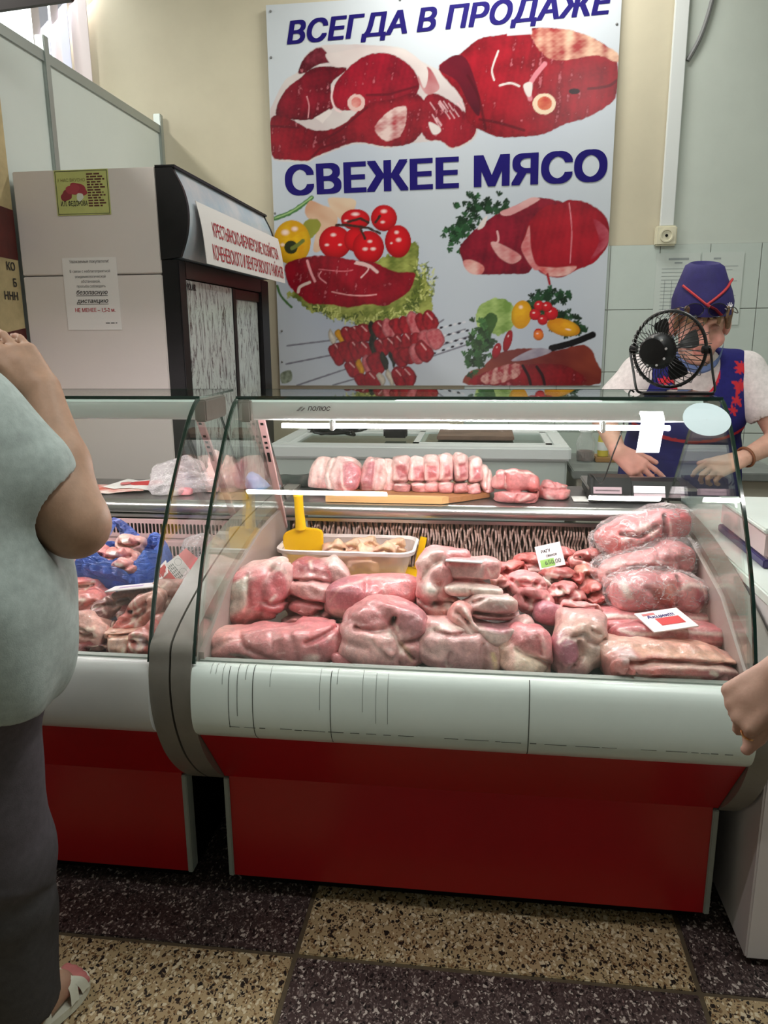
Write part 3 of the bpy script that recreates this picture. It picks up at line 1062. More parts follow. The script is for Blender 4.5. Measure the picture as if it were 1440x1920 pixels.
    for x in ((xa + 0.028,) if not left else (xb - 0.05,)):
        a, b = Vector((x, 1.985, 1.175)), Vector((x + (-0.02 if not left else 0), 2.262, 0.80))
        d = (b - a).normalized()
        s = Vector((1, 0, 0))
        st = B().obox((a + b) / 2, (s, d, s.cross(d)), (0.009, (b - a).length / 2, 0.005)).build('strut', m_strut, r)
        hb = B()
        for t in (0.06, 0.16, 0.21, 0.25):
            p = a + (b - a) * t + d.cross(s) * 0.0 
            n_ = s.cross(d)
            n_ = n_ if n_.y < 0 else -n_
            hb.obox(p + n_ * 0.0052, (s, d, n_), (0.004, 0.004, 0.0006))
        p = a + (b - a) * 0.33
        hb.obox(p + n_ * 0.0052, (s, d, n_), (0.004, 0.018, 0.0006))
        hb.build('strut_holes', m_dark, st)['kind'] = 'stuff'
    for x in (xa - 0.005, xb - 0.027):
        B().box(x, x + 0.032, 1.90, 2.06, 1.165, 1.222, 0.004).build('corner_bracket', m_frame, r)
    return r
m_strut = M('pink_white_strut', lin((214, 176, 176)), 0.4)
XA, XB = -0.61, 0.552
main = counter(XA, XB, 'curved glass meat counter with white bumper and red base, nearest the middle', False)
left = counter(-1.95, -0.705, 'curved glass meat counter with red base behind the grey-shirted customer', True)
text('ПОЛЮС', 'lettering', m_ink, (-0.41, 1.9145, 1.194), (1, 0, 0), (0, 0, 1), 0.0105, width=0.058, bold=0.02, shear=0.3, parent=main)
B().prism([(-0.468, 1.193), (-0.456, 1.204), (-0.449, 1.204), (-0.461, 1.193)], 'Y', 1.9133, 1.9140).prism([(-0.457, 1.193), (-0.448, 1.201), (-0.444, 1.201), (-0.452, 1.193)], 'Y', 1.9133, 1.9140).build('emblem', m_greyink, main)
# round sticker on the front glass
a, b = at(1325, 787, Y=1.815), None
def gl_at(px, py, d=0.0):
    """point of the counter's front glass seen at a pixel"""
    best = None
    for (y0, z0), (y1, z1) in zip(GP[:-1], GP[1:]):
        for t in np.linspace(0, 1, 24):
            yy, zz = y0 + (y1 - y0) * t, z0 + (z1 - z0) * t
            p = at(px, py, Y=yy)
            e = abs(p.z - zz)
            if best is None or e < best[0]:
                best = (e, p.x, yy, zz, (y1 - y0, z1 - z0))
    _, x, yy, zz, tg = best
    n = Vector((0, -tg[1], tg[0])).normalized()
    return Vector((x, yy, zz)) + n * d, Vector((0, tg[0], tg[1])).normalized(), n
c, tz, nn = gl_at(1325, 788, 0.0012)
ring = [c + Vector((1, 0, 0)) * 0.0515 * math.cos(t) + tz * 0.0515 * math.sin(t) for t in np.linspace(0, 2 * math.pi, 41)[:-1]]
# drape the disc on the curved pane
def drape(p):
    best = min(GP, key=lambda q: abs(q[1] - p.z))
    i = GP.index(best)
    q0, q1 = (GP[i], GP[i + 1]) if i + 1 < len(GP) and p.z >= best[1] else (GP[max(i - 1, 0)], GP[max(i, 1)])
    t = (p.z - q0[1]) / (q1[1] - q0[1] + 1e-9)
    return Vector((p.x, q0[0] + (q1[0] - q0[0]) * t - 0.0022, p.z + 0.001))
rings = []
for rr in (0.0005, 0.017, 0.034, 0.0515):
    rings.append([drape(c + Vector((1, 0, 0)) * rr * math.cos(t) + tz * rr * math.sin(t)) for t in np.linspace(0, 2 * math.pi, 41)])
B().strip(rings).build('round_sticker', M('sticker_white', lin((196, 214, 218)), 0.45), main)
# scratches and the dented joint line on the white bumper
sc = B()
def bum_pt(px, t):
    q = BUM[0:][int(round(t * (len(BUM) - 1)))]
    x = at(px, 1320, Y=1.46).x
    return Vector((x, q[0] - 0.0006, q[1]))
NB = len(BUM) - 1
for px_, t0, t1, w in [(475, .12, .98, .0011), (430, .2, .72, .0009), (446, .12, .6, .0008), (461, .1, .35, .0006), (405, .1, .3, .0005), (418, .12, .4, .0005), (395, .1, .3, .0004), (620, .2, .95, .0010), (632, .12, .35, .0005), (993, .18, .97, .0012), (507, .1, .4, .0004), (680, .12, .5, .0004), (727, .2, .6, .0004), (705, .2, .6, .0004), (600, .15, .5, .0004)]:
    i0, i1 = int(t0 * NB), int(t1 * NB)
    x = at(px_, 1320, Y=1.46).x
    pts = [(x, BUM[i][0], BUM[i][1]) for i in range(i0, i1 + 1)]
    if len(pts) < 2:
        continue
    nr = [offset_profile([(p[1], p[2]) for p in pts], s) for s in (-0.0007,)][0]
    rowa = [(x - w, q[0], q[1]) for q in nr]
    rowb = [(x + w * 0.6, q[0], q[1]) for q in nr]
    sc.strip([rowa, rowb])
rs = random.Random(7)
i = int(NB * 0.72)
yy, zz = BUM[i]
x = at(430, 1350, Y=1.46).x
while x < 0.5:
    w = rs.uniform(0.01, 0.05)
    z = zz + 0.002 + rs.uniform(-0.0006, 0.0006)
    if rs.random() < 0.8:
        sc.box(x, x + w, yy - 0.0012, yy + 0.004, z, z + rs.uniform(0.0006, 0.0016))
    x += w + rs.uniform(0.0, 0.02)
sc.build('scratches', M('scratch_grime', (0.06, 0.07, 0.06), 0.8), main)['kind'] = 'stuff'

# cooling fins behind the meat in the middle counter
fins = B()
m_fin = M('fin_metal', lin((176, 142, 130)), 0.5, noise=(18, 0.35))
rs = random.Random(3)
x = XA + 0.03
while x < XB - 0.03:
    ph = rs.uniform(0, 6.28)
    pts = []
    for k in range(15):
        z = 0.664 + (0.818 - 0.664) * k / 14
        yy = 2.272 + 0.006 * math.sin(k * 1.3 + ph) + 0.02 * (k / 14)
        xx = x + 0.0026 * math.sin(k * 0.9 + ph) * (1.2 if k > 7 else 0.6)
        pts.append((xx, yy, z))
    fins.strip([[(p[0] - 0.0027, p[1], p[2]) for p in pts], [(p[0] + 0.0027, p[1] + 0.001, p[2]) for p in pts], [(p[0] + 0.0027, p[1] + 0.035, p[2]) for p in pts]])
    x += 0.0086
fn = fins.build('cooling_fins', m_fin, main)
fn['kind'] = 'stuff'
B().box(XA + 0.012, XB - 0.012, 2.315, 2.32, 0.66, 0.82).build('back_plate', M('back_plate_metal', lin((92, 66, 58)), 0.6, noise=(15, 0.4)), main)
B().box(-0.56, -0.53, 2.262, 2.27, 0.78, 0.818).build('cover_plate', m_strip, main)

# slotted rear panel in the left counter
LXA, LXB = -1.95, -0.705
lat = B()
m_slot = M('slotted_panel', lin((206, 170, 168)), 0.4)
for zc, hz in ((0.785, 0.017), (0.712, 0.017)):
    lat.box(LXA + 0.012, LXB - 0.012, 2.255, 2.26, zc + hz, zc + hz + 0.014)
    lat.box(LXA + 0.012, LXB - 0.012, 2.255, 2.26, zc - hz - 0.012, zc - hz)
    x = LXA + 0.012
    while x < LXB - 0.015:
        lat.prism([(x, zc - hz), (x + 0.0055, zc - hz), (x + 0.0043, zc - hz + 0.005), (x + 0.0043, zc + hz - 0.005), (x + 0.0055, zc + hz), (x, zc + hz), (x + 0.0012, zc + hz - 0.005), (x + 0.0012, zc - hz + 0.005)], 'Y', 2.255, 2.26)
        x += 0.0122
lat.box(LXA + 0.012, LXB - 0.012, 2.258, 2.262, 0.741, 0.756).box(LXA + 0.012, LXB - 0.012, 2.255, 2.26, 0.664, 0.684)
lt = lat.build('slotted_panel', m_slot, left)
lt['kind'] = 'stuff'
B().box(LXA + 0.012, LXB - 0.012, 2.285, 2.29, 0.66, 0.83).build('back_plate', m_dark, left)

# ------------------------------------------------------------------ chest freezer behind the counters
cf = thing('chest_freezer', 'grey-white chest freezer with sliding glass lids standing behind the counters', 'freezer', (-0.3, 3.9, 0))
m_cf = M('freezer_enamel', lin((196, 204, 198)), 0.4, noise=(2, 0.05))
B().box(-1.02, 0.40, 3.62, 4.25, 0.04, 0.80, 0.01).build('body', m_cf, cf)
B().box(-1.03, 0.415, 3.60, 3.70, 0.80, 0.865, 0.01).build('front_rim', m_white, cf)
B().box(-1.03, 0.415, 4.17, 4.27, 0.80, 0.865, 0.01).build('rear_rim', m_white, cf)
B().box(-1.03, -0.95, 3.70, 4.17, 0.80, 0.865, 0.01).build('side_rim', m_white, cf)
B().box(0.335, 0.415, 3.70, 4.17, 0.80, 0.865, 0.01).build('side_rim', m_white, cf)
B().box(-0.95, 0.335, 3.70, 4.17, 0.80, 0.82).build('inner_basket', M('freezer_inside', lin((120, 112, 104)), 0.7, noise=(9, 0.5)), cf)
for x0, x1, z in ((-0.95, -0.28, 0.845), (-0.33, 0.335, 0.855)):
    ld = B().box(x0 + 0.03, x1 - 0.03, 3.73, 4.14, z, z + 0.006).build('glass_lid', m_pane, cf)
    B().box(x0, x0 + 0.03, 3.70, 4.17, z - 0.003, z + 0.012).box(x1 - 0.03, x1, 3.70, 4.17, z - 0.003, z + 0.012).box(x0, x1, 3.70, 3.73, z - 0.003, z + 0.012).box(x0, x1, 4.14, 4.17, z - 0.003, z + 0.012).build('lid_frame', m_white, ld)
wb = B().box(-0.22, 0.16, 3.8, 4.1, 0.868, 0.888, 0.004).build('brown_tray', M('brown_board', lin((130, 104, 88)), 0.6, noise=(8, 0.4)))
tag(wb, 'flat brown board lying on the freezer lid', 'board')
rs = random.Random(11)
cab = B()
pts = []
for k in range(46):
    a = k * 1.05
    pts.append((-0.74 + 0.17 * math.sin(a * 0.9) * rs.uniform(0.4, 1), 3.86 + 0.10 * math.cos(a) * rs.uniform(0.4, 1), 0.872 + 0.012 + 0.03 * abs(math.sin(a * 0.37)) + rs.uniform(0, 0.012)))
cab.tube(catmull(pts, 4), 0.006, 6)
o = cab.build('cable_tangle', m_blackwire, None, True)
tag(o, 'tangled heap of black cable on the left lid of the freezer', 'cable')
pk = B().box(-0.50, -0.38, 3.90, 3.96, 0.862, 0.92, 0.008).build('power_adapter', m_black)
tag(pk, 'black power adapter box among the tangled cable on the freezer', 'power adapter')

# grey-topped table and groceries to the right of the freezer
gt = thing('side_table', 'low table with a grey worktop and pale front at the wall', 'table', (0.75, 3.75, 0))
m_gtop = M('grey_laminate', lin((122, 126, 122)), 0.5, noise=(12, 0.25))
B().box(0.42, 1.35, 3.55, 4.1, 0.728, 0.765, 0.004).build('tabletop', m_gtop, gt)
B().box(0.45, 1.33, 3.60, 4.08, 0.05, 0.728).build('cabinet', M('cream_board', lin((196, 192, 176)), 0.6, noise=(5, 0.1)), gt)
def lathe_thing(name, label, cat, prof, c, mat, parts=(), n=20, group=None):
    r = thing(name, label, cat, c, group)
    B().lathe(prof, c, (0, 0, 1), n).build('body', mat, r, True)
    for nm, pf, mt in parts:
        B().lathe(pf, c, (0, 0, 1), n).build(nm, mt, r, True)
    return r
m_clear = film_mat('clear_jar', (0.85, 0.87, 0.86), 0.2, 0.1, 0.6, 0.4)
tb_z = 0.765
lathe_thing('glass_jar', 'clear glass jar with a pale lid on the grey side table', 'jar', [(0.0, 0), (0.04, 0), (0.045, 0.02), (0.045, 0.10), (0.03, 0.13), (0.03, 0.15)], (0.51, 3.85, tb_z), m_clear, [('lid', [(0.033, 0.145), (0.033, 0.17), (0, 0.17)], m_white), ('contents', [(0, 0.004), (0.040, 0.004), (0.040, 0.05), (0, 0.05)], M('jar_contents', lin((120, 80, 70)), 0.6, noise=(60, 0.5)))])
lathe_thing('yellow_bottle', 'yellow sauce bottle standing in the brown tray', 'bottle', [(0.0, 0), (0.026, 0), (0.028, 0.05), (0.024, 0.10), (0.012, 0.13), (0.012, 0.145), (0, 0.145)], (0.595, 3.86, tb_z + 0.024), M('yellow_bottle', lin((208, 190, 70)), 0.3), [('cap', [(0.015, 0.14), (0.015, 0.17), (0, 0.17)], m_white), ('label_band', [(0.0285, 0.03), (0.0285, 0.07)], m_white)])
o = B().box(0.555, 0.72, 3.80, 3.95, tb_z, tb_z + 0.022, 0.004).build('small_tray', M('amber_tray', lin((150, 110, 60)), 0.5))
tag(o, 'amber brown tray under the yellow bottle on the side table', 'tray')
lathe_thing('green_bottle', 'green-labelled bottle standing on the side table behind the seller', 'bottle', [(0.0, 0), (0.035, 0), (0.035, 0.12), (0.014, 0.17), (0.014, 0.2), (0, 0.2)], (0.80, 3.82, tb_z), m_clear, [('label_band', [(0.0355, 0.02), (0.0355, 0.075)], M('green_label', lin((70, 120, 66)), 0.5))])
# ------------------------------------------------------------------ printed meat poster on the back wall
def paint_poster(X, Y):
    """the print itself: flat colours over photo-like shapes, on sample points X, Y (poster units)"""
    rs = np.random.RandomState(5)
    N = X.size
    img = np.empty((N, 3))
    P2 = np.stack([X, Y, np.zeros(N)], 1)
    def nz(sc, seed, o=4):
        return wob(P2, sc, seed, o)
    def L3(c):
        return np.array(lin(c)) / 0.92
    img[:] = L3((198, 203, 208))
    for cx, cy, r, a in ((640, 300, 170, .35), (1010, 200, 170, .3), (650, 520, 170, .5), (1000, 640, 150, .4), (1000, 450, 160, .3), (700, 640, 130, .4)):
        g = np.exp(-(((X - cx) / r) ** 2 + ((Y - cy) / (r * .8)) ** 2) * 1.2)
        img[:] = img * (1 - a * g[:, None] * np.array([.55, .5, .32]))
    n1, n2, n3 = nz(.05, 1), nz(.16, 2), nz(.45, 3)
    def sub(pts, pad):
        q = np.array(pts)
        return np.nonzero((X > q[:, 0].min() - pad) & (X < q[:, 0].max() + pad) & (Y > q[:, 1].min() - pad) & (Y < q[:, 1].max() + pad))[0]
    def sd(pts, idx):
        q = np.array(pts, float)
        px, py = X[idx], Y[idx]
        d = np.full(len(idx), 1e9)
        inside = np.zeros(len(idx), bool)
        for a, b in zip(q, np.roll(q, -1, 0)):
            e = b - a
            w0, w1 = px - a[0], py - a[1]
            t = np.clip((w0 * e[0] + w1 * e[1]) / (e @ e + 1e-9), 0, 1)
            d = np.minimum(d, (w0 - e[0] * t) ** 2 + (w1 - e[1] * t) ** 2)
            c = ((a[1] <= py) != (b[1] <= py))
            xx = a[0] + (py - a[1]) * e[0] / (e[1] if abs(e[1]) > 1e-9 else 1e-9)
            inside ^= c & (px < xx)
        d = np.sqrt(d)
        return np.where(inside, -d, d)
    def put(idx, al, col):
        img[idx] = img[idx] * (1 - al[:, None]) + col * al[:, None]
    def poly(pts, c1, c2=None, nn=n1, rag=0.0, soft=0.8, sm=True, shade=0.0, sd_=3, alpha=1.0, amp=1.0):
        if sm:
            pts = catmull(pts, 4, True)
        idx = sub(pts, 8)
        if not len(idx):
            return
        d = sd(pts, idx) + rag * n2[idx] + rag * 0.6 * n3[idx]
        al = np.clip(0.5 - d / (2 * soft), 0, 1) * alpha
        c1 = L3(c1)
        col = np.tile(c1, (len(idx), 1))
        if c2 is not None:
            t = np.clip(0.5 + 0.6 * amp * nn[idx], 0, 1)[:, None]
            col = col * (1 - t) + L3(c2) * t
        if shade:
            t = np.clip(-d / shade, 0, 1)[:, None]
            col = col * (0.5 + 0.5 * t)
        put(idx, al, col)
    def meat(pts, c=(150, 20, 42), d=(92, 12, 28), rag=1.0, spec=True):
        c, d = tuple(q * .9 for q in c), tuple(q * .86 for q in d)
        pts = catmull(pts, 4, True)
        idx = sub(pts, 8)
        dd = sd(pts, idx) + rag * n3[idx]
        al = np.clip(0.5 - dd / 1.6, 0, 1)
        t = np.clip(0.45 + 0.5 * n1[idx] + 0.35 * n2[idx] + 0.3 * n3[idx] + 0.35 * np.exp(dd / 7.0), 0, 1)[:, None]
        col = L3(c) * (1 - t) + L3(d) * t
        fl = np.clip((n3[idx] + 0.5 * n2[idx] - 0.62) * 3, 0, 1)[:, None] * 0.5
        if spec:
            col = col * (1 - fl) + L3((214, 120, 130)) * fl
        put(idx, al, col)
    def line(pts, w, c, alpha=1.0, rag=0.4, taper=False, sm=True):
        q = np.array(catmull(pts, 5) if sm and len(pts) > 2 else pts, float)
        idx = sub(q, w + 6)
        px, py = X[idx], Y[idx]
        d = np.full(len(idx), 1e9)
        for a, b in zip(q[:-1], q[1:]):
            e = b - a
            t = np.clip(((px - a[0]) * e[0] + (py - a[1]) * e[1]) / (e @ e + 1e-9), 0, 1)
            d = np.minimum(d, np.hypot(px - a[0] - e[0] * t, py - a[1] - e[1] * t))
        put(idx, np.clip(0.5 - (d - w + rag * n3[idx]) / 1.4, 0, 1) * alpha, np.tile(L3(c), (len(idx), 1)))
    def disc(cx, cy, rx, ry, c1, c2=None, rot=0.0, hl=None, soft=0.8, ball=True, rag=0.0):
        idx = np.nonzero((np.abs(X - cx) < max(rx, ry) + 3) & (np.abs(Y - cy) < max(rx, ry) + 3))[0]
        if not len(idx):
            return
        u, v = X[idx] - cx, Y[idx] - cy
        cr, sr = math.cos(rot), math.sin(rot)
        u, v = (u * cr + v * sr) / rx, (-u * sr + v * cr) / ry
        r = np.hypot(u, v)
        al = np.clip((1 - r) * min(rx, ry) / soft + rag * n3[idx] * 2, 0, 1)
        col = np.tile(L3(c1), (len(idx), 1))
        if ball:
            s = np.clip(1.05 - 0.55 * r ** 3 - 0.15 * v, 0.35, 1.2)[:, None]
            col = col * s
        if c2 is not None:
            t = np.clip(0.5 + 0.7 * n2[idx], 0, 1)[:, None]
            col = col * (1 - t) + L3(c2) * t
        put(idx, al, col)
        for hx, hy, hr in hl or []:
            g = np.clip(1.4 - np.hypot((u - hx) / (hr * 1.6), (v - hy) / hr), 0, 1)
            put(idx, g * 0.85, np.tile(L3((240, 214, 210)), (len(idx), 1)))
    def frond(x0, y0, x1, y1, c, seed, n=26, w=2.0, spread=18):
        r = np.random.RandomState(seed)
        for _ in range(n):
            t = r.uniform(0, 1)
            bx, by = x0 + (x1 - x0) * t + r.normal() * spread * .55, y0 + (y1 - y0) * t + r.normal() * spread * .55
            cc = tuple(np.clip(np.array(c) * r.uniform(.55, 1.35), 0, 255))
            a = r.uniform(0, 6.28)
            for q in range(3):
                aa = a + (q - 1) * .7
                line([(bx, by), (bx + 7 * math.cos(aa), by + 7 * math.sin(aa))], w * r.uniform(.6, 1.1), cc, rag=.8, sm=False)
    RED, DRK, FAT = (150, 20, 42), (90, 12, 28), (212, 200, 196)
    # --- big joint, upper left
    poly([(506, 215), (510, 196), (534, 152), (560, 134), (573, 106), (600, 88), (650, 86), (718, 90), (760, 97), (803, 127), (850, 150), (884, 193), (899, 237), (888, 270), (849, 287), (828, 272), (775, 274), (729, 282), (672, 272), (627, 285), (590, 299), (575, 306), (541, 303), (507, 293)], (206, 198, 194), (192, 176, 176), rag=1.0)
    meat([(573, 108), (600, 90), (616, 102), (626, 118), (600, 122), (572, 138), (560, 136)], (160, 60, 76), DRK)
    meat([(560, 150), (590, 128), (640, 128), (652, 134), (622, 160), (628, 200), (606, 215), (580, 226), (545, 224), (517, 218), (522, 190), (540, 164)])
    meat([(630, 160), (660, 126), (690, 108), (718, 104), (745, 110), (775, 132), (790, 164), (776, 190), (740, 200), (700, 205), (660, 210), (634, 206), (623, 185)], (178, 20, 46), (128, 16, 36))
    meat([(507, 222), (540, 222), (590, 246), (640, 238), (690, 200), (740, 190), (780, 180), (800, 200), (800, 240), (775, 272), (728, 279), (672, 270), (627, 282), (590, 296), (575, 303), (541, 300), (508, 291)], (164, 20, 40), (112, 12, 30))
    meat([(800, 190), (820, 182), (852, 200), (880, 222), (896, 240), (886, 268), (850, 284), (828, 270), (800, 266), (790, 230)], (172, 28, 46), (126, 20, 36))
    poly([(787, 150), (806, 132), (824, 160), (826, 175), (806, 184), (794, 172)], (150, 40, 54), (196, 150, 150))
    poly([(640, 100), (690, 92), (760, 100), (800, 128), (806, 150), (798, 172), (784, 140), (760, 116), (720, 102), (690, 106), (660, 124), (630, 128), (612, 104)], FAT, (196, 180, 178))
    line([(627, 164), (623, 185), (630, 206), (640, 212)], 1.8, (222, 190, 190))
    line([(576, 182), (580, 200), (578, 222)], 1.0, (220, 150, 155))
    for a in [(505, 236), (560, 240)], [(598, 270), (640, 246), (690, 205)], [(690, 182), (730, 182), (785, 168)], [(585, 296), (600, 280), (650, 264)]:
        line(a, 2.2, (84, 10, 24), 0.75, sm=False)
    poly([(590, 222), (618, 206), (624, 212), (606, 234)], FAT, sm=False, rag=1)
    disc(670, 196, 17, 17, (214, 176, 170), rag=.6, ball=False)
    disc(670, 195, 10, 10, (188, 60, 66), (214, 150, 140), ball=False)
    poly([(705, 240), (735, 212), (762, 206), (764, 230), (752, 260), (730, 268), (712, 258)], (214, 186, 180), (160, 40, 52), nn=n2, rag=2, amp=1.6)
    poly([(806, 235), (826, 244), (828, 254), (814, 258)], FAT)
    for i in range(16):
        x, y = rs.uniform(808, 868), rs.uniform(190, 232)
        line([(x, y), (x + 9, y + 14)], .9, (222, 180, 184), .8, sm=False)
    # --- joint, upper right
    meat([(826, 138), (846, 118), (868, 108), (888, 92), (910, 80), (945, 76), (990, 66), (1040, 66), (1090, 78), (1130, 96), (1157, 126), (1156, 190), (1136, 214), (1098, 234), (1060, 244), (1020, 262), (980, 266), (940, 266), (912, 256), (880, 236), (868, 190)], (176, 24, 42), (128, 16, 30))
    poly([(827, 138), (846, 116), (868, 112), (884, 130), (902, 190), (900, 226), (880, 200), (860, 160)], (104, 16, 34), (70, 12, 28))
    poly([(1000, 70), (1044, 66), (1100, 80), (1158, 116), (1158, 132), (1120, 118), (1080, 124), (1036, 124), (1010, 100)], (216, 176, 150), (150, 50, 50), nn=n2, rag=1.5, amp=1.3)
    line([(938, 106), (926, 140), (930, 160)], 1.6, FAT)
    line([(1024, 132), (1004, 156), (994, 176), (996, 196)], 4.5, (202, 120, 130))
    poly([(984, 170), (1000, 166), (998, 190), (990, 190)], FAT)
    line([(940, 170), (960, 166), (976, 172)], 2.0, FAT)
    disc(1022, 206, 22, 20, (222, 196, 168), ball=False, rag=.5)
    disc(1023, 205, 14, 13, (178, 50, 40), (206, 120, 84), ball=False)
    disc(1078, 184, 11, 6, (40, 8, 16), ball=False)
    for a in [(902, 232), (940, 240), (984, 254)], [(1104, 180), (1140, 176), (1156, 166)], [(880, 150), (900, 190), (912, 250)]:
        line(a, 2.6, (72, 8, 20), .7)
    poly([(955, 60), (1000, 56), (1001, 76), (955, 78)], (198, 203, 208), sm=False)
    # --- vegetables and steak, left
    line([(512, 410), (545, 398), (584, 372)], 4.2, (66, 112, 58), rag=1)
    line([(513, 409), (545, 397), (584, 371)], 1.3, (150, 180, 120))
    poly([(570, 400), (580, 378), (600, 384), (630, 400), (628, 430), (602, 470), (585, 470), (590, 430)], (214, 186, 160), (190, 140, 110), rag=1)
    poly([(614, 374), (640, 373), (668, 380), (655, 410), (640, 415), (622, 395)], (216, 196, 170), (194, 140, 110), rag=1)
    poly([(566, 420), (590, 410), (602, 424), (580, 450), (566, 445)], (150, 150, 60), (110, 110, 40), rag=2)
    poly([(690, 500), (770, 455), (786, 470), (786, 500), (795, 520), (808, 560), (800, 590), (760, 592), (700, 612), (660, 604), (600, 590), (556, 570), (548, 545)], (160, 164, 84), (92, 104, 40), nn=n2, rag=7, amp=1.6)
    r2 = np.random.RandomState(3)
    for i in range(260):
        a = r2.uniform(-.5, 2.5)
        x, y = 680 + 120 * math.cos(a) * r2.uniform(.84, 1.12), 530 + 70 * math.sin(a) * r2.uniform(.85, 1.14)
        q = r2.uniform(0, 6.28)
        c = r2.choice([0, 1, 2])
        line([(x, y), (x + 8 * math.cos(q), y + 8 * math.sin(q))], r2.uniform(.7, 1.6), [(196, 198, 120), (104, 116, 44), (64, 78, 28)][c], .8, rag=1, sm=False)
    disc(545, 455, 36, 42, (222, 178, 24), (200, 140, 16), hl=[(-.35, -.45, .12), (.15, -.6, .1), (-.5, .1, .07)])
    disc(543, 464, 13, 13, (44, 48, 26), ball=False)
    line([(545, 466), (556, 460), (566, 452)], 3.6, (104, 112, 50))
    for cx, cy, rx, ry, h in ((666, 414, 28, 20, [(0, -.5, .16), (-.6, .1, .1)]), (720, 412, 25, 25, [(0, -.5, .14), (-.1, .3, .1)]), (627, 456, 31, 31, [(-.1, -.45, .1), (-.5, .15, .08), (.3, .15, .07)]), (664, 452, 20, 22, []), (746, 456, 25, 31, [(-.1, -.55, .1), (.05, -.1, .12), (-.5, .1, .06)]), (690, 466, 30, 31, [(.1, -.35, .09), (-.2, .1, .1), (.3, .1, .1)])):
        disc(cx, cy, rx, ry, (196, 14, 26), hl=h)
    for a in [(630, 424), (650, 424), (690, 430), (712, 440)], [(684, 450), (676, 432)], [(704, 420), (712, 408)], [(652, 418), (676, 412), (690, 420)]:
        line(a, 2.4, (58, 34, 28), rag=1, sm=False)
    meat([(531, 500), (548, 488), (590, 480), (620, 482), (665, 490), (700, 494), (740, 512), (774, 514), (776, 526), (766, 548), (740, 566), (718, 576), (690, 572), (650, 578), (620, 572), (580, 570), (565, 560), (550, 548), (536, 530)], (172, 18, 40), (128, 14, 30))
    line([(574, 490), (580, 510), (588, 528)], 2.4, (222, 150, 154))
    line([(600, 510), (596, 520), (610, 532)], 1.0, (220, 140, 146))
    line([(556, 548), (560, 538), (578, 530)], 2.6, (216, 190, 180))
    line([(620, 548), (650, 554), (680, 556), (704, 554)], 1.2, (222, 150, 150))
    line([(664, 496), (690, 504), (676, 522)], 1.4, (220, 170, 170))
    line([(668, 494), (690, 500), (706, 512)], 3.0, (214, 176, 172))
    line([(596, 506), (640, 510), (660, 508)], .8, (210, 110, 120))
    line([(516, 536), (524, 556), (543, 576)], 2.2, (66, 104, 50))
    # --- kebabs on skewers
    for a, b in (((534, 648), (640, 636)), ((532, 682), (650, 660)), ((552, 722), (670, 684)), ((620, 722), (700, 700)), ((800, 620), (830, 602)), ((790, 645), (870, 620)), ((790, 660), (880, 632)), ((800, 672), (880, 646))):
        line([a, b], 1.5, (120, 118, 130), sm=False)
    for i in range(9):
        for k, (x, y, s) in enumerate(((800, 622, -.22), (806, 636, -.2), (810, 650, -.22), (812, 664, -.35))):
            xx = x + i * 8.5
            disc(xx, y + s * i * 8.5, 4.2, 2.4, (48, 44, 54) if (i + k) % 2 else (206, 204, 210), rot=-.3, ball=False)
    r3 = np.random.RandomState(8)
    rows_ = [((612, 636), (812, 604), 13), ((622, 664), (822, 636), 12), ((650, 694), (800, 660), 10), ((670, 716), (770, 706), 6)]
    for (ax, ay), (bx, by), n in rows_:
        for i in range(n):
            t = (i + .5) / n
            x, y = ax + (bx - ax) * t, ay + (by - ay) * t
            kind = r3.choice(['m', 'm', 'm', 'w', 'y', 'g', 'p', 'm'])
            c1, c2 = {'m': ((172, 28, 40), (112, 16, 28)), 'w': ((214, 206, 190), (186, 170, 150)), 'y': ((214, 160, 30), (190, 120, 20)), 'g': ((50, 52, 38), (24, 28, 20)), 'p': ((204, 120, 124), (170, 50, 60))}[kind]
            w, h = (r3.uniform(13, 18), r3.uniform(17, 24)) if kind in 'mp' else (r3.uniform(5, 8), r3.uniform(15, 23))
            pl = [(x + w * math.cos(q) * r3.uniform(.8, 1.1) + (6 if q < 3 else -6) * 0.5, y + h * math.sin(q) * r3.uniform(.8, 1.1)) for q in np.linspace(0, 6.28, 8)[:-1]]
            poly(pl, c1, c2, nn=n3, rag=1.2, shade=5)
            if kind == 'm' and r3.rand() < .6:
                line([(x - 5, y - h * .7), (x + 4, y - h * .2)], 1.3, (220, 170, 166), .8)
    # --- steaks with parsley, right
    frond(850, 460, 890, 385, (34, 66, 38), 1, 70, 2.2, 22)
    frond(890, 390, 950, 400, (32, 60, 36), 2, 40, 2.2, 12)
    frond(844, 440, 870, 430, (40, 74, 44), 3, 30, 2.0, 14)
    meat([(862, 470), (880, 446), (912, 420), (940, 404), (960, 396), (1000, 379), (1040, 384), (1060, 396), (1050, 440), (1010, 480), (990, 516), (960, 519), (890, 518), (870, 500)], (160, 26, 50), (116, 18, 38), spec=False)
    poly([(938, 404), (968, 392), (996, 378), (1012, 382), (980, 400), (950, 412)], (218, 176, 172), (196, 120, 124), rag=.8)
    poly([(900, 424), (914, 410), (908, 430), (896, 436)], FAT)
    meat([(978, 460), (992, 424), (1020, 396), (1050, 390), (1066, 384), (1100, 390), (1130, 412), (1140, 440), (1136, 468), (1110, 500), (1080, 512), (1050, 526), (1020, 522), (1000, 506), (984, 484)], (186, 26, 44), (150, 18, 36), spec=False)
    poly([(984, 450), (992, 430), (994, 470), (1002, 500), (1014, 508), (1000, 512), (984, 490), (976, 470)], (216, 168, 164), (186, 60, 70), nn=n2)
    poly([(868, 494), (884, 492), (906, 504), (902, 518), (884, 518), (872, 508)], (220, 176, 166), (190, 60, 60), nn=n2)
    poly([(920, 460), (936, 462), (976, 486), (960, 500), (940, 492), (926, 476)], (218, 178, 172), (186, 90, 94), nn=n2)
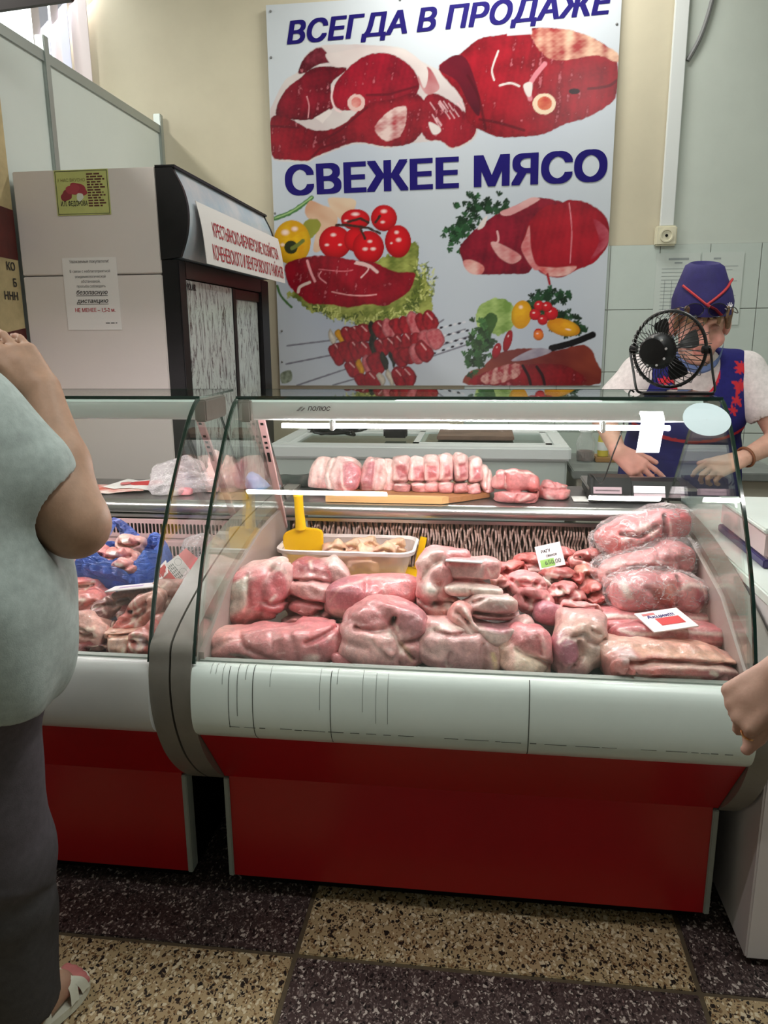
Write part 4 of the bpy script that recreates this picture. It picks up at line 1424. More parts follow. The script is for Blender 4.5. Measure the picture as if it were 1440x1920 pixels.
    line([(932, 440), (934, 456), (926, 464)], 2.0, (214, 160, 160))
    poly([(1008, 506), (1040, 508), (1078, 506), (1060, 522), (1030, 524), (1014, 516)], (218, 180, 172), (190, 40, 44), nn=n2)
    line([(1066, 390), (1070, 440), (1066, 500)], .9, (214, 130, 140))
    poly([(1110, 420), (1136, 440), (1134, 468), (1104, 494), (1120, 460)], (150, 20, 44), (186, 90, 104), nn=n2)
    line([(1024, 520), (1028, 538)], 2.2, (150, 24, 34), sm=False)
    # --- roast with salad, lower right
    frond(990, 575, 1080, 620, (28, 56, 32), 4, 110, 2.2, 18)
    frond(1010, 560, 1060, 560, (32, 64, 38), 5, 40, 2.2, 12)
    poly([(874, 722), (876, 700), (900, 690), (930, 665), (980, 655), (1040, 660), (1090, 650), (1112, 680), (1117, 722), (1000, 724)], (138, 62, 44), (98, 30, 28), rag=1.5)
    meat([(886, 722), (905, 700), (950, 690), (1010, 684), (1060, 690), (1084, 722)], (168, 30, 40), (120, 22, 28))
    poly([(900, 706), (950, 684), (975, 690), (960, 712), (910, 722)], (200, 150, 140), (150, 40, 50), nn=n3, rag=2, amp=1.6)
    for a in [(976, 688), (986, 706), (990, 722)], [(1002, 690), (1012, 706), (1016, 722)]:
        line(a, 2.8, (34, 8, 12))
    poly([(890, 600), (895, 580), (920, 565), (950, 566), (964, 590), (956, 620), (930, 632), (900, 620)], (176, 196, 120), (110, 140, 64), nn=n2, rag=3, amp=1.5)
    poly([(900, 610), (915, 590), (930, 600), (915, 640), (905, 650)], (70, 104, 50), (40, 66, 30), nn=n2, rag=2)
    frond(880, 680, 910, 640, (44, 76, 42), 6, 90, 2.2, 18)
    frond(890, 650, 900, 610, (60, 96, 52), 7, 40, 2.0, 10)
    disc(975, 594, 19, 27, (222, 170, 26), (206, 140, 16), rot=.2, hl=[(-.2, -.5, .12)])
    disc(1052, 618, 32, 16, (218, 156, 28), (200, 120, 16), rot=.25, hl=[(.3, .1, .1)])
    for x, y, r in ((1008, 578, 10), (1000, 594, 11), (1030, 592, 13), (1014, 604, 10), (1006, 628, 9), (1022, 580, 10)):
        disc(x, y, r, r, (190, 22, 34), hl=[(-.2, -.3, .14)])
    disc(1006, 632, 10, 10, (216, 110, 34), hl=[(-.2, -.3, .14)])
    disc(949, 642, 8, 22, (150, 16, 28), rot=.3, hl=[(-.2, -.4, .1)])
    disc(928, 660, 8, 16, (156, 18, 30), rot=.35, hl=[(-.2, -.4, .1)])
    line([(1106, 632), (1070, 646), (1030, 656)], 6, (14, 12, 14))
    poly([(955, 678), (1000, 656), (1030, 662), (990, 676)], (120, 110, 128), (170, 160, 170), nn=n2)
    # --- printer's marks
    poly([(521, 700), (540, 694), (542, 712), (524, 718)], (150, 158, 140), (110, 118, 100), nn=n3, amp=2)
    return img

PX0, PX1, PZ0, PZ1, YP = -1.302, 0.722, 1.064, 3.262, YW - 0.035
po = thing('meat_poster', 'large glossy fresh meat poster with blue Cyrillic lettering on the back wall', 'poster', ((PX0 + PX1) / 2, YP, PZ0))
NXp, NZp = 430, 470
gx, gz = np.meshgrid(np.linspace(PX0, PX1, NXp), np.linspace(PZ0, PZ1, NZp))
tilt = 0.007
# artwork layout units (x 499..1170, y -14..725): a projective layout grid over the sheet
def homography(src, dst):
    A, bb = [], []
    for (x, y), (u_, v_) in zip(src, dst):
        A.append([x, y, 1, 0, 0, 0, -u_ * x, -u_ * y]); bb.append(u_)
        A.append([0, 0, 0, x, y, 1, -v_ * x, -v_ * y]); bb.append(v_)
    return np.append(np.linalg.solve(np.array(A), np.array(bb)), 1).reshape(3, 3)
HM = homography([(PX0, PZ0), (PX1, PZ0), (PX1, PZ1), (PX0, PZ1)], [(520, 722), (1119, 725), (1170, -14), (499, 8)])
HI = np.linalg.inv(HM)
q = np.stack([gx, gz, np.ones_like(gx)], -1) @ HM.T
ART = q[..., :2] / q[..., 2:]
def poster_of(ax, ay):
    w = HI @ np.array([ax, ay, 1.0])
    return w[0] / w[2], w[1] / w[2]
cols = paint_poster(ART[..., 0].ravel(), ART[..., 1].ravel())
P = np.stack([gx.ravel(), np.full(gx.size, YP) - 0.0012 * np.sin(gx.ravel() * 2.2 + 1) * np.cos(gz.ravel() * 1.7), gz.ravel()], 1)
ii = np.arange(NXp * NZp).reshape(NZp, NXp)
Q = np.stack([ii[:-1, :-1], ii[:-1, 1:], ii[1:, 1:], ii[1:, :-1]], -1).reshape(-1, 4)
m_print = M('poster_print', (1, 1, 1), 0.3, attr=True, spec=0.3)
pr_ = mesh_np('printed_sheet', P, Q, m_print, np.clip(cols, 0, 0.95), po, ((PX0 + PX1) / 2, YP, PZ0))
B().box(PX0 + 0.004, PX1 - 0.004, YP + 0.010, YP + 0.02, PZ0 + 0.004, PZ1 - 0.004).build('backing_board', M('poster_backing', (0.3, 0.3, 0.3), 0.7), po)
def ptext(s, ax0, ax1, ay0, ay1, hpx, shear, bold):
    x0, z0 = poster_of(ax0, ay0)
    x1, z1 = poster_of(ax1, ay1)
    _, zt = poster_of(ax0, ay0 - hpx)
    o = text(s, 'lettering', m_navy, ((x0 + x1) / 2, YP - 0.0016, (z0 + z1) / 2), (x1 - x0, 0, z1 - z0), (-(z1 - z0) / (x1 - x0), 0, 1), zt - z0, width=math.hypot(x1 - x0, z1 - z0), bold=bold, shear=shear, parent=po)
ptext('ВСЕГДА В ПРОДАЖЕ', 536, 1144, 83, 42, 42, 0.22, 0.036)
ptext('СВЕЖЕЕ МЯСО', 537, 1132, 366, 349, 54, 0.0, 0.042)
for ax, ay in ((508, 20), (755, 5), (508, 107), (513, 400), (524, 620), (524, 678), (1158, 62)):
    x, z = poster_of(ax, ay)
    B().lathe([(0, 0.006), (0.006, 0.004), (0.008, 0), (0, 0)], (x, YP - 0.001, z), (0, -1, 0), 8).build('screw', m_greyink, po)

# printed sheets on the tiles behind the seller
ns = thing('hygiene_notice', 'pair of pale printed sheets taped to the wall tiles behind the seller', 'notice', (1.2, YW - 0.02, 1.5))
m_film = M('laminated_sheet', lin((206, 214, 208)), 0.2)
ya = YW - 0.022
for x0, x1 in ((1.005, 1.255), (1.265, 1.50)):
    B().box(x0, x1, ya - 0.002, ya, 1.42, 1.835).build('sheet', m_film, ns)
b_ = B()
b_.box(1.075, 1.19, ya - 0.0027, ya - 0.002, 1.795, 1.807).box(1.11, 1.155, ya - 0.0027, ya - 0.002, 1.775, 1.785)
b_.box(1.33, 1.37, ya - 0.0027, ya - 0.002, 1.795, 1.805)
for i in range(15):
    b_.box(1.04, 1.22 - 0.03 * (i % 3), ya - 0.0027, ya - 0.002, 1.745 - i * 0.021, 1.748 - i * 0.021)
    b_.box(1.30, 1.47 - 0.03 * (i % 4), ya - 0.0027, ya - 0.002, 1.755 - i * 0.021, 1.758 - i * 0.021)
for x in (1.06, 1.10, 1.15):
    b_.box(x, x + 0.003, ya - 0.0027, ya - 0.002, 1.50, 1.68)
o = b_.build('small_print', M('pale_ink', lin((150, 158, 158)), 0.7), ns)
o['kind'] = 'stuff'
# ------------------------------------------------------------------ meat
LEAN, LEAN2, DARK, RED_ = (.60, .17, .19), (.66, .24, .25), (.40, .095, .115), (.56, .115, .105)
FATC, SKIN, PALE, PURP, BLOOD, BONE, TAN = (.84, .60, .56), (.74, .46, .39), (.74, .385, .375), (.50, .17, .22), (.5, .035, .05), (.85, .74, .68), (.46, .27, .20)
m_meat = M('raw_meat', (1, 1, 1), 0.32, attr=True, spec=0.5, noise=(80, 0.24), bump=(190, 0.55, 0.002), coat=0.3, sub=0.12)
def grain(m):
    """fine fat granules and fibres over the cut faces"""
    nt = m.node_tree
    L = nt.links
    b = nt.nodes['Principled BSDF']
    src = b.inputs['Base Color'].links[0].from_socket
    tc = [n for n in nt.nodes if n.type == 'TEX_COORD'][0]
    mp = nt.nodes.new('ShaderNodeMapping')
    mp.inputs['Scale'].default_value = (1, 1, 2.2)
    mp.inputs['Rotation'].default_value = (0.5, 0.7, 0.2)
    L.new(tc.outputs['Object'], mp.inputs[0])
    for sc, lo, hi, col, am in ((330, 0.60, 0.72, (0.92, 0.70, 0.66), 0.38), (240, 0.62, 0.76, (0.30, 0.05, 0.06), 0.45), (55, 0.60, 0.70, (0.88, 0.56, 0.53), 0.35)):
        n = nt.nodes.new('ShaderNodeTexNoise')
        n.inputs['Scale'].default_value = sc
        n.inputs['Detail'].default_value = 4
        n.inputs['Distortion'].default_value = 0.8
        L.new(mp.outputs[0], n.inputs['Vector'])
        r = nt.nodes.new('ShaderNodeMapRange')
        r.inputs['From Min'].default_value = lo
        r.inputs['From Max'].default_value = hi
        r.inputs['To Max'].default_value = am
        L.new(n.outputs['Fac'], r.inputs['Value'])
        x = nt.nodes.new('ShaderNodeMix')
        x.data_type = 'RGBA'
        L.new(r.outputs[0], x.inputs['Factor'])
        L.new(src, x.inputs[6])
        x.inputs[7].default_value = (*col, 1)
        src = x.outputs[2]
    L.new(src, b.inputs['Base Color'])
grain(m_meat)
DECKZ = 0.650
def deck_z(y):
    return np.interp(y, [1.53, 1.545, 2.29], [0.665, 0.650, 0.666])
GPa = np.array(GP)
def glass_y(z):
    return np.interp(z, GPa[:, 1], GPa[:, 0])

def to_frame(c0, dep):
    return dep / FPX
def piece(name, label, cat, Y, lobes, group=None, creases=(), fat=(), patches=(), cell=0.0042, seed=1, lump=0.008, lsc=24, k=0.013, floor=True, cuts=(), mat=None, mottling=0.16, sub=(), rough2=0.0, parent=None, zmin=None, off=0.0, seam=0.004, seamsc=20):
    """a cut of meat: smooth union of lobes given by outline position (px) and real depth, then creased, cut and coloured"""
    cx = sum(l[0] for l in lobes) / len(lobes)
    cy = sum(l[1] for l in lobes) / len(lobes)
    c0 = at(cx, cy, Y=Y)
    dep = (c0 - Vector((0, 0, CAMZ))).dot(CF)
    s = dep / FPX
    R3 = np.array([CR, CU, CF])               # rows: local axes in world
    pr = []
    def mk(l):
        px, py, rx, ry, ang, dd, rd, tone = l[:8]
        return ell(((px - cx) * s, -(py - cy) * s, dd), (max(rx * s + off, .003), max(ry * s + off, .003), rd + off), (0, 0, -math.radians(ang)), l[8] if len(l) > 8 else 2.7, tone)
    for l in lobes:
        pr.append(mk(l))
    for l in sub:
        d = mk(tuple(l[:7]) + (None,) + tuple(l[7:]))
        d['sub'] = True
        d['k'] = 0.006
        pr.append(d)
    def seg_d(P, pl):
        q = [((x - cx) * s, -(y - cy) * s) for x, y in pl]
        d = np.full(P.shape[:-1], 1e9)
        for a, b in zip(q[:-1], q[1:]):
            ex, ey = b[0] - a[0], b[1] - a[1]
            w0, w1 = P[..., 0] - a[0], P[..., 1] - a[1]
            t = np.clip((w0 * ex + w1 * ey) / (ex * ex + ey * ey + 1e-12), 0, 1)
            d = np.minimum(d, np.hypot(w0 - ex * t, w1 - ey * t))
        return d
    def mod(P):
        d = lump * wob(P, lsc, seed, 3) + (rough2 + .0008) * wob(P, 110, seed + 50, 2) - 0.003 * np.abs(wob(P, 48, seed + 61, 2))
        if seam:                                            # muscle seams: shallow grooves along a random network
            d = d + seam * np.exp(-(wob(P, seamsc, seed + 30, 2) / 0.09) ** 2)
        for c in creases:
            pl, dp, w = c
            d = d + dp * np.exp(-(seg_d(P + 0.003 * np.stack([wob(P, 60, seed + 5, 1)] * 3, -1), pl) / (w * s)) ** 2)
        return d
    F, lo = field(pr, cell, k, mod, cuts)
    P, Q = surface_nets(F, lo, cell)
    col = blend_cols(P, pr, 0.006, LEAN)
    n1, n2, n3 = wob(P, 35, seed + 7, 3), wob(P, 120, seed + 8, 2), wob(P * np.array([1, 3, 1]), 60, seed + 9, 3)
    col = col * (1 + mottling * n1 + 0.10 * n2)[:, None]
    Pw_ = P + 0.004 * np.stack([wob(P, 70, seed + 21, 2), wob(P, 70, seed + 22, 2), np.zeros(len(P))], -1)
    for pt_ in patches:
        pl, tone, soft = pt_[:3]
        q = np.array([((x - cx) * s, -(y - cy) * s) for x, y in pl])
        ins = np.zeros(len(P), bool)
        d = np.full(len(P), 1e9)
        for a, b in zip(q, np.roll(q, -1, 0)):
            e = b - a
            w0, w1 = Pw_[:, 0] - a[0], Pw_[:, 1] - a[1]
            t = np.clip((w0 * e[0] + w1 * e[1]) / (e @ e + 1e-12), 0, 1)
            d = np.minimum(d, np.hypot(w0 - e[0] * t, w1 - e[1] * t))
            c = (a[1] <= Pw_[:, 1]) != (b[1] <= Pw_[:, 1])
            ins ^= c & (Pw_[:, 0] < a[0] + (Pw_[:, 1] - a[1]) * e[0] / (e[1] if abs(e[1]) > 1e-9 else 1e-9))
        d = np.where(ins, -d, d)
        al = np.clip(0.5 - d / (2 * soft * s), 0, 1)[:, None]
        col = col * (1 - al) + np.array(tone) * (1 + 0.12 * n1 + 0.1 * n2)[:, None] * al
    for fl in fat:
        pl, w = fl[:2]
        tone = fl[2] if len(fl) > 2 else FATC
        al = np.clip(1.25 - seg_d(Pw_, pl) / (w * s) + 0.35 * n3, 0, 1)[:, None]
        col = col * (1 - al) + np.array(tone) * al
    if seam:
        g_ = np.exp(-(wob(P, seamsc, seed + 30, 2) / 0.10) ** 2) * np.clip(0.5 + 1.2 * n1, 0, 1)
        col = col * (1 - 0.35 * g_[:, None]) + np.array(FATC) * 0.35 * g_[:, None]
        col = col * (1 + 0.22 * np.sign(wob(P, seamsc, seed + 30, 2)) * np.clip(np.abs(wob(P, seamsc, seed + 30, 2)) * 3, 0, 1) * 0.5)[:, None]
    # fine marbling
    mb = np.clip((n3 - 0.55) * 2.2, 0, 1)[:, None] * 0.35
    col = col * (1 - mb) + np.array(FATC) * mb
    Wp = np.array(c0) + P @ R3
    if floor:
        Wp[:, 1] = np.maximum(Wp[:, 1], glass_y(Wp[:, 2]) + 0.010 + 0.002 * np.sin(Wp[:, 0] * 90))
        dz = deck_z(Wp[:, 1]) + 0.001
        Wp[:, 2] = np.maximum(Wp[:, 2], dz)
        Wp[:, 1] = np.where(Wp[:, 2] < 0.69, np.maximum(Wp[:, 1], 1.5365), Wp[:, 1])
    if zmin is not None:
        Wp[:, 2] = np.maximum(Wp[:, 2], zmin)
    base = Wp[Wp[:, 2].argmin()]
    org = (Wp[:, 0].mean(), Wp[:, 1].mean(), base[2])
    o = mesh_np(name, Wp, Q, mat or m_meat, np.clip(col, 0.01, 1), parent, org)
    if label:
        tag(o, label, cat, group)
    return o

GH = 'big pork cuts in the middle counter'
piece('pork_ham', 'long flat pork ham slab lying at the front left corner of the middle counter', 'meat', 1.655,
      [(515, 1210, 108, 34, 1, 0, .085, LEAN2), (612, 1203, 38, 36, -20, .0, .075, LEAN), (436, 1207, 36, 27, 8, .0, .06, SKIN), (592, 1178, 44, 16, 12, .03, .06, LEAN), (540, 1190, 70, 18, 2, .02, .07, LEAN2)], GH,
      creases=[([(516, 1180), (522, 1222)], .002, 3), ([(578, 1196), (604, 1188), (632, 1172)], .007, 4), ([(452, 1184), (470, 1204), (500, 1215), (530, 1228)], .004, 5), ([(455, 1222), (480, 1230)], .004, 6)],
      fat=[([(448, 1216), (462, 1220), (480, 1224)], 4, (.6, .45, .4)), ([(580, 1226), (596, 1222)], 9, (.7, .5, .46)), ([(470, 1238), (490, 1243)], 5)],
      patches=[([(452, 1221), (470, 1217), (490, 1228), (486, 1243), (462, 1242)], (.30, .17, .13), 4), ([(586, 1190), (640, 1166), (650, 1190), (640, 1215), (596, 1200)], (.56, .16, .18), 5)], seed=2)
piece('pork_wedge', 'wedge of pork with grey crackled rind on its left, standing behind the ham slab', 'meat', 1.80,
      [(478, 1115, 56, 52, -14, 0, .08, LEAN, 3.0), (512, 1090, 34, 38, 0, .02, .07, PALE, 2.6), (456, 1140, 36, 36, -25, -.01, .07, SKIN, 2.8), (500, 1064, 34, 12, -8, .03, .06, FATC)], GH,
      creases=[([(505, 1122), (520, 1128), (546, 1122)], .010, 4), ([(498, 1140), (530, 1152)], .008, 5), ([(473, 1076), (476, 1100), (478, 1130), (460, 1160)], .005, 4)],
      patches=[([(428, 1096), (472, 1074), (474, 1128), (440, 1152), (422, 1140)], (.58, .50, .44), 3), ([(480, 1078), (534, 1068), (546, 1122), (526, 1152), (480, 1136), (474, 1100)], LEAN, 3), ([(440, 1150), (478, 1136), (520, 1156), (470, 1168), (430, 1174)], (.46, .16, .15), 4)],
      fat=[([(505, 1056), (530, 1066), (545, 1086)], 5), ([(516, 1122), (524, 1112)], 4)], seed=5, rough2=.0012)
piece('pork_haunch', 'folded pork haunch with dark and pale muscles behind the wedge and the ham slab', 'meat', 1.84,
      [(596, 1074, 52, 22, 8, .05, .07, DARK), (592, 1106, 56, 26, 10, .01, .07, PALE), (584, 1135, 52, 17, -4, -.01, .06, LEAN), (566, 1158, 46, 13, -16, -.03, .05, (.5, .2, .2)), (634, 1076, 16, 32, -28, .03, .05, FATC), (610, 1152, 34, 16, 0, .0, .05, PALE), (590, 1112, 52, 56, 0, .05, .06, LEAN), (560, 1130, 30, 40, 0, .05, .06, LEAN)], GH,
      creases=[([(545, 1120), (600, 1124), (626, 1134)], .010, 4), ([(540, 1148), (580, 1150), (616, 1138)], .010, 4), ([(550, 1090), (590, 1086), (626, 1098)], .008, 4), ([(600, 1138), (606, 1150)], .008, 4)],
      patches=[([(588, 1140), (604, 1128), (606, 1152), (592, 1152)], (.42, .10, .10), 3)],
      fat=[([(575, 1078), (600, 1072)], 4, PALE), ([(582, 1052), (586, 1064)], 4), ([(612, 1064), (620, 1084)], 4, (.7, .2, .22)), ([(556, 1168), (590, 1172), (620, 1166)], 4, (.72, .5, .42)), ([(582, 1156), (600, 1150)], 5)], seed=9, k=.014, rough2=.001)
piece('pork_ham', 'smooth pink pork ham half hidden behind the front centre ham', 'meat', 1.83,
      [(700, 1118, 82, 36, 0, 0, .085, LEAN), (655, 1122, 42, 36, 10, -.01, .075, PURP), (745, 1108, 50, 30, -5, .01, .08, LEAN2), (645, 1142, 30, 18, 20, .0, .06, SKIN)], GH,
      creases=[([(690, 1085), (688, 1120), (676, 1140)], .004, 5)],
      patches=[([(616, 1134), (650, 1138), (680, 1144), (660, 1160), (630, 1152)], (.72, .55, .48), 5)], fat=[([(622, 1120), (640, 1095), (690, 1082), (760, 1086)], 3, PALE)], seed=12)
piece('pork_ham', 'round pork ham with a deep cleft at the front centre of the middle counter', 'meat', 1.665,
      [(712, 1206, 74, 42, 6, 0, .085, PALE), (694, 1160, 50, 28, -8, .015, .075, LEAN2), (736, 1146, 50, 20, 6, .04, .06, LEAN2), (768, 1172, 34, 38, 10, .005, .07, (.60, .24, .27)), (760, 1222, 40, 28, 0, -.005, .065, LEAN2)], GH,
      creases=[([(668, 1170), (700, 1176), (730, 1170), (742, 1152)], .007, 4), ([(742, 1152), (738, 1176), (748, 1202), (776, 1222)], .007, 3.5), ([(756, 1196), (790, 1190)], .005, 4), ([(752, 1200), (744, 1225), (752, 1244)], .006, 4), ([(640, 1192), (690, 1204)], .003, 7)],
      fat=[([(728, 1178), (742, 1186), (752, 1214)], 5), ([(735, 1164), (745, 1172)], 4), ([(752, 1196), (764, 1216), (768, 1226)], 4, (.74, .48, .36))],
      patches=[([(676, 1152), (724, 1148), (732, 1168), (700, 1176), (680, 1168)], (.56, .17, .18), 4)], k=.02, seed=15, rough2=.001)
piece('pork_trimming', 'thin pink strip of pork lying under the round front ham', 'meat', 1.60,
      [(645, 1236, 20, 9, 12, 0, .022, LEAN), (672, 1244, 18, 7, 2, 0, .02, LEAN2)], GH, seed=3, lump=.002, cell=.003)
piece('pork_shoulder', 'membrane-covered pork shoulder with a blood spot at the front of the counter', 'meat', 1.655,
      [(858, 1212, 70, 42, 4, 0, .08, (.52, .27, .27)), (846, 1178, 48, 16, 4, .03, .06, PALE), (912, 1228, 26, 26, 20, .0, .055, TAN)], GH,
      creases=[([(812, 1180), (850, 1186), (880, 1180)], .007, 4), ([(838, 1214), (832, 1236)], .006, 4), ([(900, 1200), (904, 1250)], .007, 5), ([(860, 1200), (850, 1240)], .003, 6)],
      patches=[([(820, 1238), (834, 1234), (838, 1246), (824, 1250)], BLOOD, 3), ([(822, 1176), (866, 1178), (862, 1188), (830, 1186)], (.45, .17, .17), 3)],
      fat=[([(800, 1178), (830, 1168), (868, 1174)], 5), ([(830, 1226), (836, 1240), (842, 1232)], 3), ([(866, 1216), (880, 1206)], 3, PALE), ([(916, 1216), (922, 1240)], 4, (.66, .46, .26))], seed=18, rough2=.0008)
piece('pork_knuckle', 'pork knuckle with a white bone end on top of the middle pile', 'meat', 1.80,
      [(812, 1098, 34, 56, 6, 0, .07, LEAN2), (806, 1058, 28, 22, -20, .01, .06, FATC), (842, 1044, 46, 16, 6, .04, .06, LEAN2), (826, 1042, 8, 10, 0, .02, .03, PALE), (806, 1104, 15, 12, 20, -.055, .035, BONE), (832, 1140, 27, 19, -18, -.04, .05, (.6, .24, .2))], GH,
      creases=[([(790, 1088), (800, 1066), (820, 1050)], .006, 4), ([(812, 1126), (840, 1124), (852, 1130)], .010, 4), ([(786, 1120), (796, 1130), (820, 1128)], .008, 5)],
      fat=[([(792, 1080), (800, 1062), (830, 1046)], 6), ([(834, 1126), (850, 1138)], 7, (.74, .55, .5)), ([(806, 1116), (812, 1130)], 6, (.6, .45, .42))],
      patches=[([(812, 1080), (826, 1084), (822, 1096), (810, 1092)], (.5, .12, .11), 3), ([(782, 1104), (796, 1130), (792, 1146), (784, 1130)], (.56, .15, .15), 4)], seed=21, k=.010, rough2=.001)
piece('pork_belly_block', 'thick block of pork belly with a pale fat edge under the flat price tag', 'meat', 1.79,
      [(876, 1078, 46, 34, 2, .03, .065, LEAN2, 4), (880, 1100, 50, 14, 2, -.03, .05, FATC, 4), (918, 1066, 22, 22, 14, .03, .05, PALE, 3)], GH,
      creases=[([(832, 1086), (880, 1090), (930, 1092)], .014, 4)], patches=[([(830, 1092), (934, 1095), (926, 1116), (836, 1112)], (.80, .62, .57), 3), ([(838, 1058), (904, 1062), (904, 1086), (836, 1080)], (.60, .36, .36), 3)],
      fat=[([(912, 1064), (920, 1080), (932, 1066)], 3)], seed=24, k=.008, lump=.003)
piece('pork_belly_block', 'short fat-topped belly piece lying across the curved belly slice', 'meat', 1.715,
      [(926, 1132, 44, 19, 4, 0, .05, FATC, 3.2), (932, 1150, 40, 10, 2, .005, .045, DARK, 3), (880, 1138, 18, 14, -10, .01, .04, LEAN2)], GH,
      creases=[([(884, 1146), (930, 1150), (968, 1146)], .006, 3), ([(886, 1126), (906, 1118)], .004, 4)], fat=[([(895, 1118), (912, 1116), (930, 1122)], 2, (.6, .3, .3)), ([(920, 1132), (934, 1128), (946, 1136)], 2, (.9, .8, .78))], seed=27, k=.006, lump=.003)
piece('pork_belly_slice', 'curved rind-on belly slice hanging over the shoulder in the middle of the pile', 'meat', 1.665,
      [(872, 1158, 32, 24, 38, .015, .05, (.62, .26, .24)), (906, 1186, 40, 22, 22, 0, .05, FATC), (952, 1186, 40, 20, -16, 0, .05, FATC), (984, 1170, 18, 14, -28, .01, .04, PALE)], GH,
      sub=[(926, 1156, 46, 18, 4, -.03, .06)],
      creases=[([(856, 1150), (880, 1176), (902, 1196)], .005, 4)],
      patches=[([(884, 1160), (910, 1180), (944, 1182), (972, 1162), (930, 1150)], (.55, .22, .25), 4), ([(900, 1194), (930, 1210), (966, 1196), (994, 1172), (990, 1186), (950, 1216), (905, 1208)], SKIN, 4)],
      fat=[([(868, 1140), (878, 1160), (888, 1182)], 4)], seed=30, k=.012, lump=.003)
piece('pork_shank', 'triangular shoulder shank with tan rind at the front, right of the membrane-covered shoulder', 'meat', 1.615,
      [(992, 1210, 42, 40, 10, .02, .065, LEAN), (985, 1240, 44, 26, 14, 0, .06, SKIN), (1018, 1222, 18, 36, -12, .0, .05, LEAN2), (1028, 1260, 9, 13, -10, -.005, .025, LEAN), (955, 1225, 22, 26, 0, .02, .05, TAN)], GH,
      creases=[([(968, 1212), (994, 1226), (1024, 1240)], .006, 4), ([(1004, 1190), (1010, 1220)], .005, 4)],
      patches=[([(962, 1212), (980, 1222), (1012, 1232), (1030, 1254), (1030, 1270), (990, 1264), (960, 1250)], (.70, .52, .42), 3), ([(975, 1180), (1003, 1188), (1002, 1212), (978, 1206)], (.5, .16, .17), 5)],
      fat=[([(966, 1212), (990, 1224), (1020, 1238)], 3), ([(1010, 1196), (1012, 1222)], 4, PALE)], seed=33, rough2=.0012)
piece('pork_shank', 'round rind-on pork shank with a dark muscle core left of the belly slabs', 'meat', 1.655,
      [(1088, 1206, 48, 50, 0, 0, .075, SKIN), (1092, 1166, 44, 22, 6, .04, .06, PALE), (1052, 1212, 24, 28, 0, -.03, .05, PURP), (1068, 1240, 36, 22, -10, -.01, .06, PALE), (1122, 1180, 18, 26, 0, .02, .05, PALE)], GH,
      creases=[([(1062, 1188), (1082, 1182), (1090, 1196), (1110, 1200), (1124, 1190)], .008, 4), ([(1072, 1196), (1078, 1216), (1066, 1234)], .010, 4), ([(1100, 1176), (1114, 1182)], .006, 4)],
      fat=[([(1074, 1180), (1092, 1188), (1096, 1204)], 5), ([(1116, 1196), (1104, 1212)], 3), ([(1034, 1198), (1046, 1188), (1066, 1192)], 3)],
      patches=[([(1036, 1196), (1058, 1190), (1072, 1204), (1066, 1226), (1046, 1232), (1036, 1220)], (.42, .13, .18), 3), ([(1090, 1206), (1130, 1196), (1134, 1250), (1090, 1256), (1078, 1230)], (.70, .50, .43), 6)], seed=36, rough2=.001)
# stewing pieces with bone, behind
GS = 'chopped stewing pieces behind the front row'
STEW = [(955, 1072, 30, 20, -20, 1.97, RED_, 'lying leftmost of the heap by the fins'), (1000, 1060, 34, 22, 12, 2.03, RED_, 'at the back of the heap, under the green-striped tag'), (1052, 1052, 36, 20, -8, 2.05, RED_, 'at the back right of the heap beside the tag'), (1100, 1052, 34, 22, -18, 2.02, (.60, .18, .16), 'against the lowest wrapped joint, upper right'), (1100, 1086, 26, 26, 10, 1.95, (.62, .24, .18), 'round pale-rimmed one right of the bone piece'), (1048, 1086, 42, 20, -4, 1.93, RED_, 'with a pale bone end in the middle of the heap'), (988, 1100, 34, 26, 8, 1.88, LEAN2, 'with pink folds left of the hollow'), (1060, 1118, 40, 26, 14, 1.86, (.55, .16, .16), 'with a white gristle flap in front of the bone piece'), (1112, 1112, 26, 22, 0, 1.89, (.58, .17, .15), 'squarish one next to the wrapped shank'), (950, 1102, 32, 16, 32, 1.90, (.66, .26, .24), 'long strip beside the belly block'), (1000, 1130, 36, 24, 20, 1.81, LEAN2, 'pale one above the reflected lamp'), (1082, 1140, 34, 12, 4, 1.80, PALE, 'flat pale strip above the belly slab')]
for i, (x, y, rx, ry, an, Y, tn, where) in enumerate(STEW):
    r = random.Random(40 + i)
    lobes = [(x, y, rx, ry, an, 0, .045, tn, 2.6), (x + r.uniform(-.5, .5) * rx, y + r.uniform(-.4, .3) * ry, rx * .55, ry * .6, an + 40, -.02, .035, tuple(c * .8 for c in tn)), (x + r.uniform(-.6, .6) * rx, y + r.uniform(-.5, .5) * ry, rx * .5, ry * .55, an - 30, -.015, .035, LEAN2)]
    cr = [([(x - rx * r.uniform(.3, .8), y - ry * r.uniform(-.4, .6)), (x + rx * r.uniform(-.2, .3), y + ry * r.uniform(-.4, .4)), (x + rx * r.uniform(.3, .8), y + ry * r.uniform(-.6, .4))], .008, 3.5) for _ in range(3)]
    ft = [([(x + rx * r.uniform(-.8, .8), y + ry * r.uniform(-.8, .8)), (x + rx * r.uniform(-.8, .8), y + ry * r.uniform(-.8, .8))], 3.0) for _ in range(3)]
    pa = []
    if i == 5:
        pa = [([(1012, 1078), (1034, 1074), (1040, 1090), (1030, 1100), (1014, 1098)], BONE, 2)]
        cr += [([(1020, 1080), (1032, 1090)], .008, 4)]
    if i == 7:
        pa = [([(1030, 1104), (1060, 1102), (1052, 1114), (1040, 1116)], BONE, 2)]
    piece('stewing_piece', 'chopped red stewing piece, ' + where, 'meat', Y, lobes, GS, cr, ft, pa, seed=60 + i, cell=.0034, lump=.006, lsc=60, k=.008, rough2=.0025, mottling=.22)
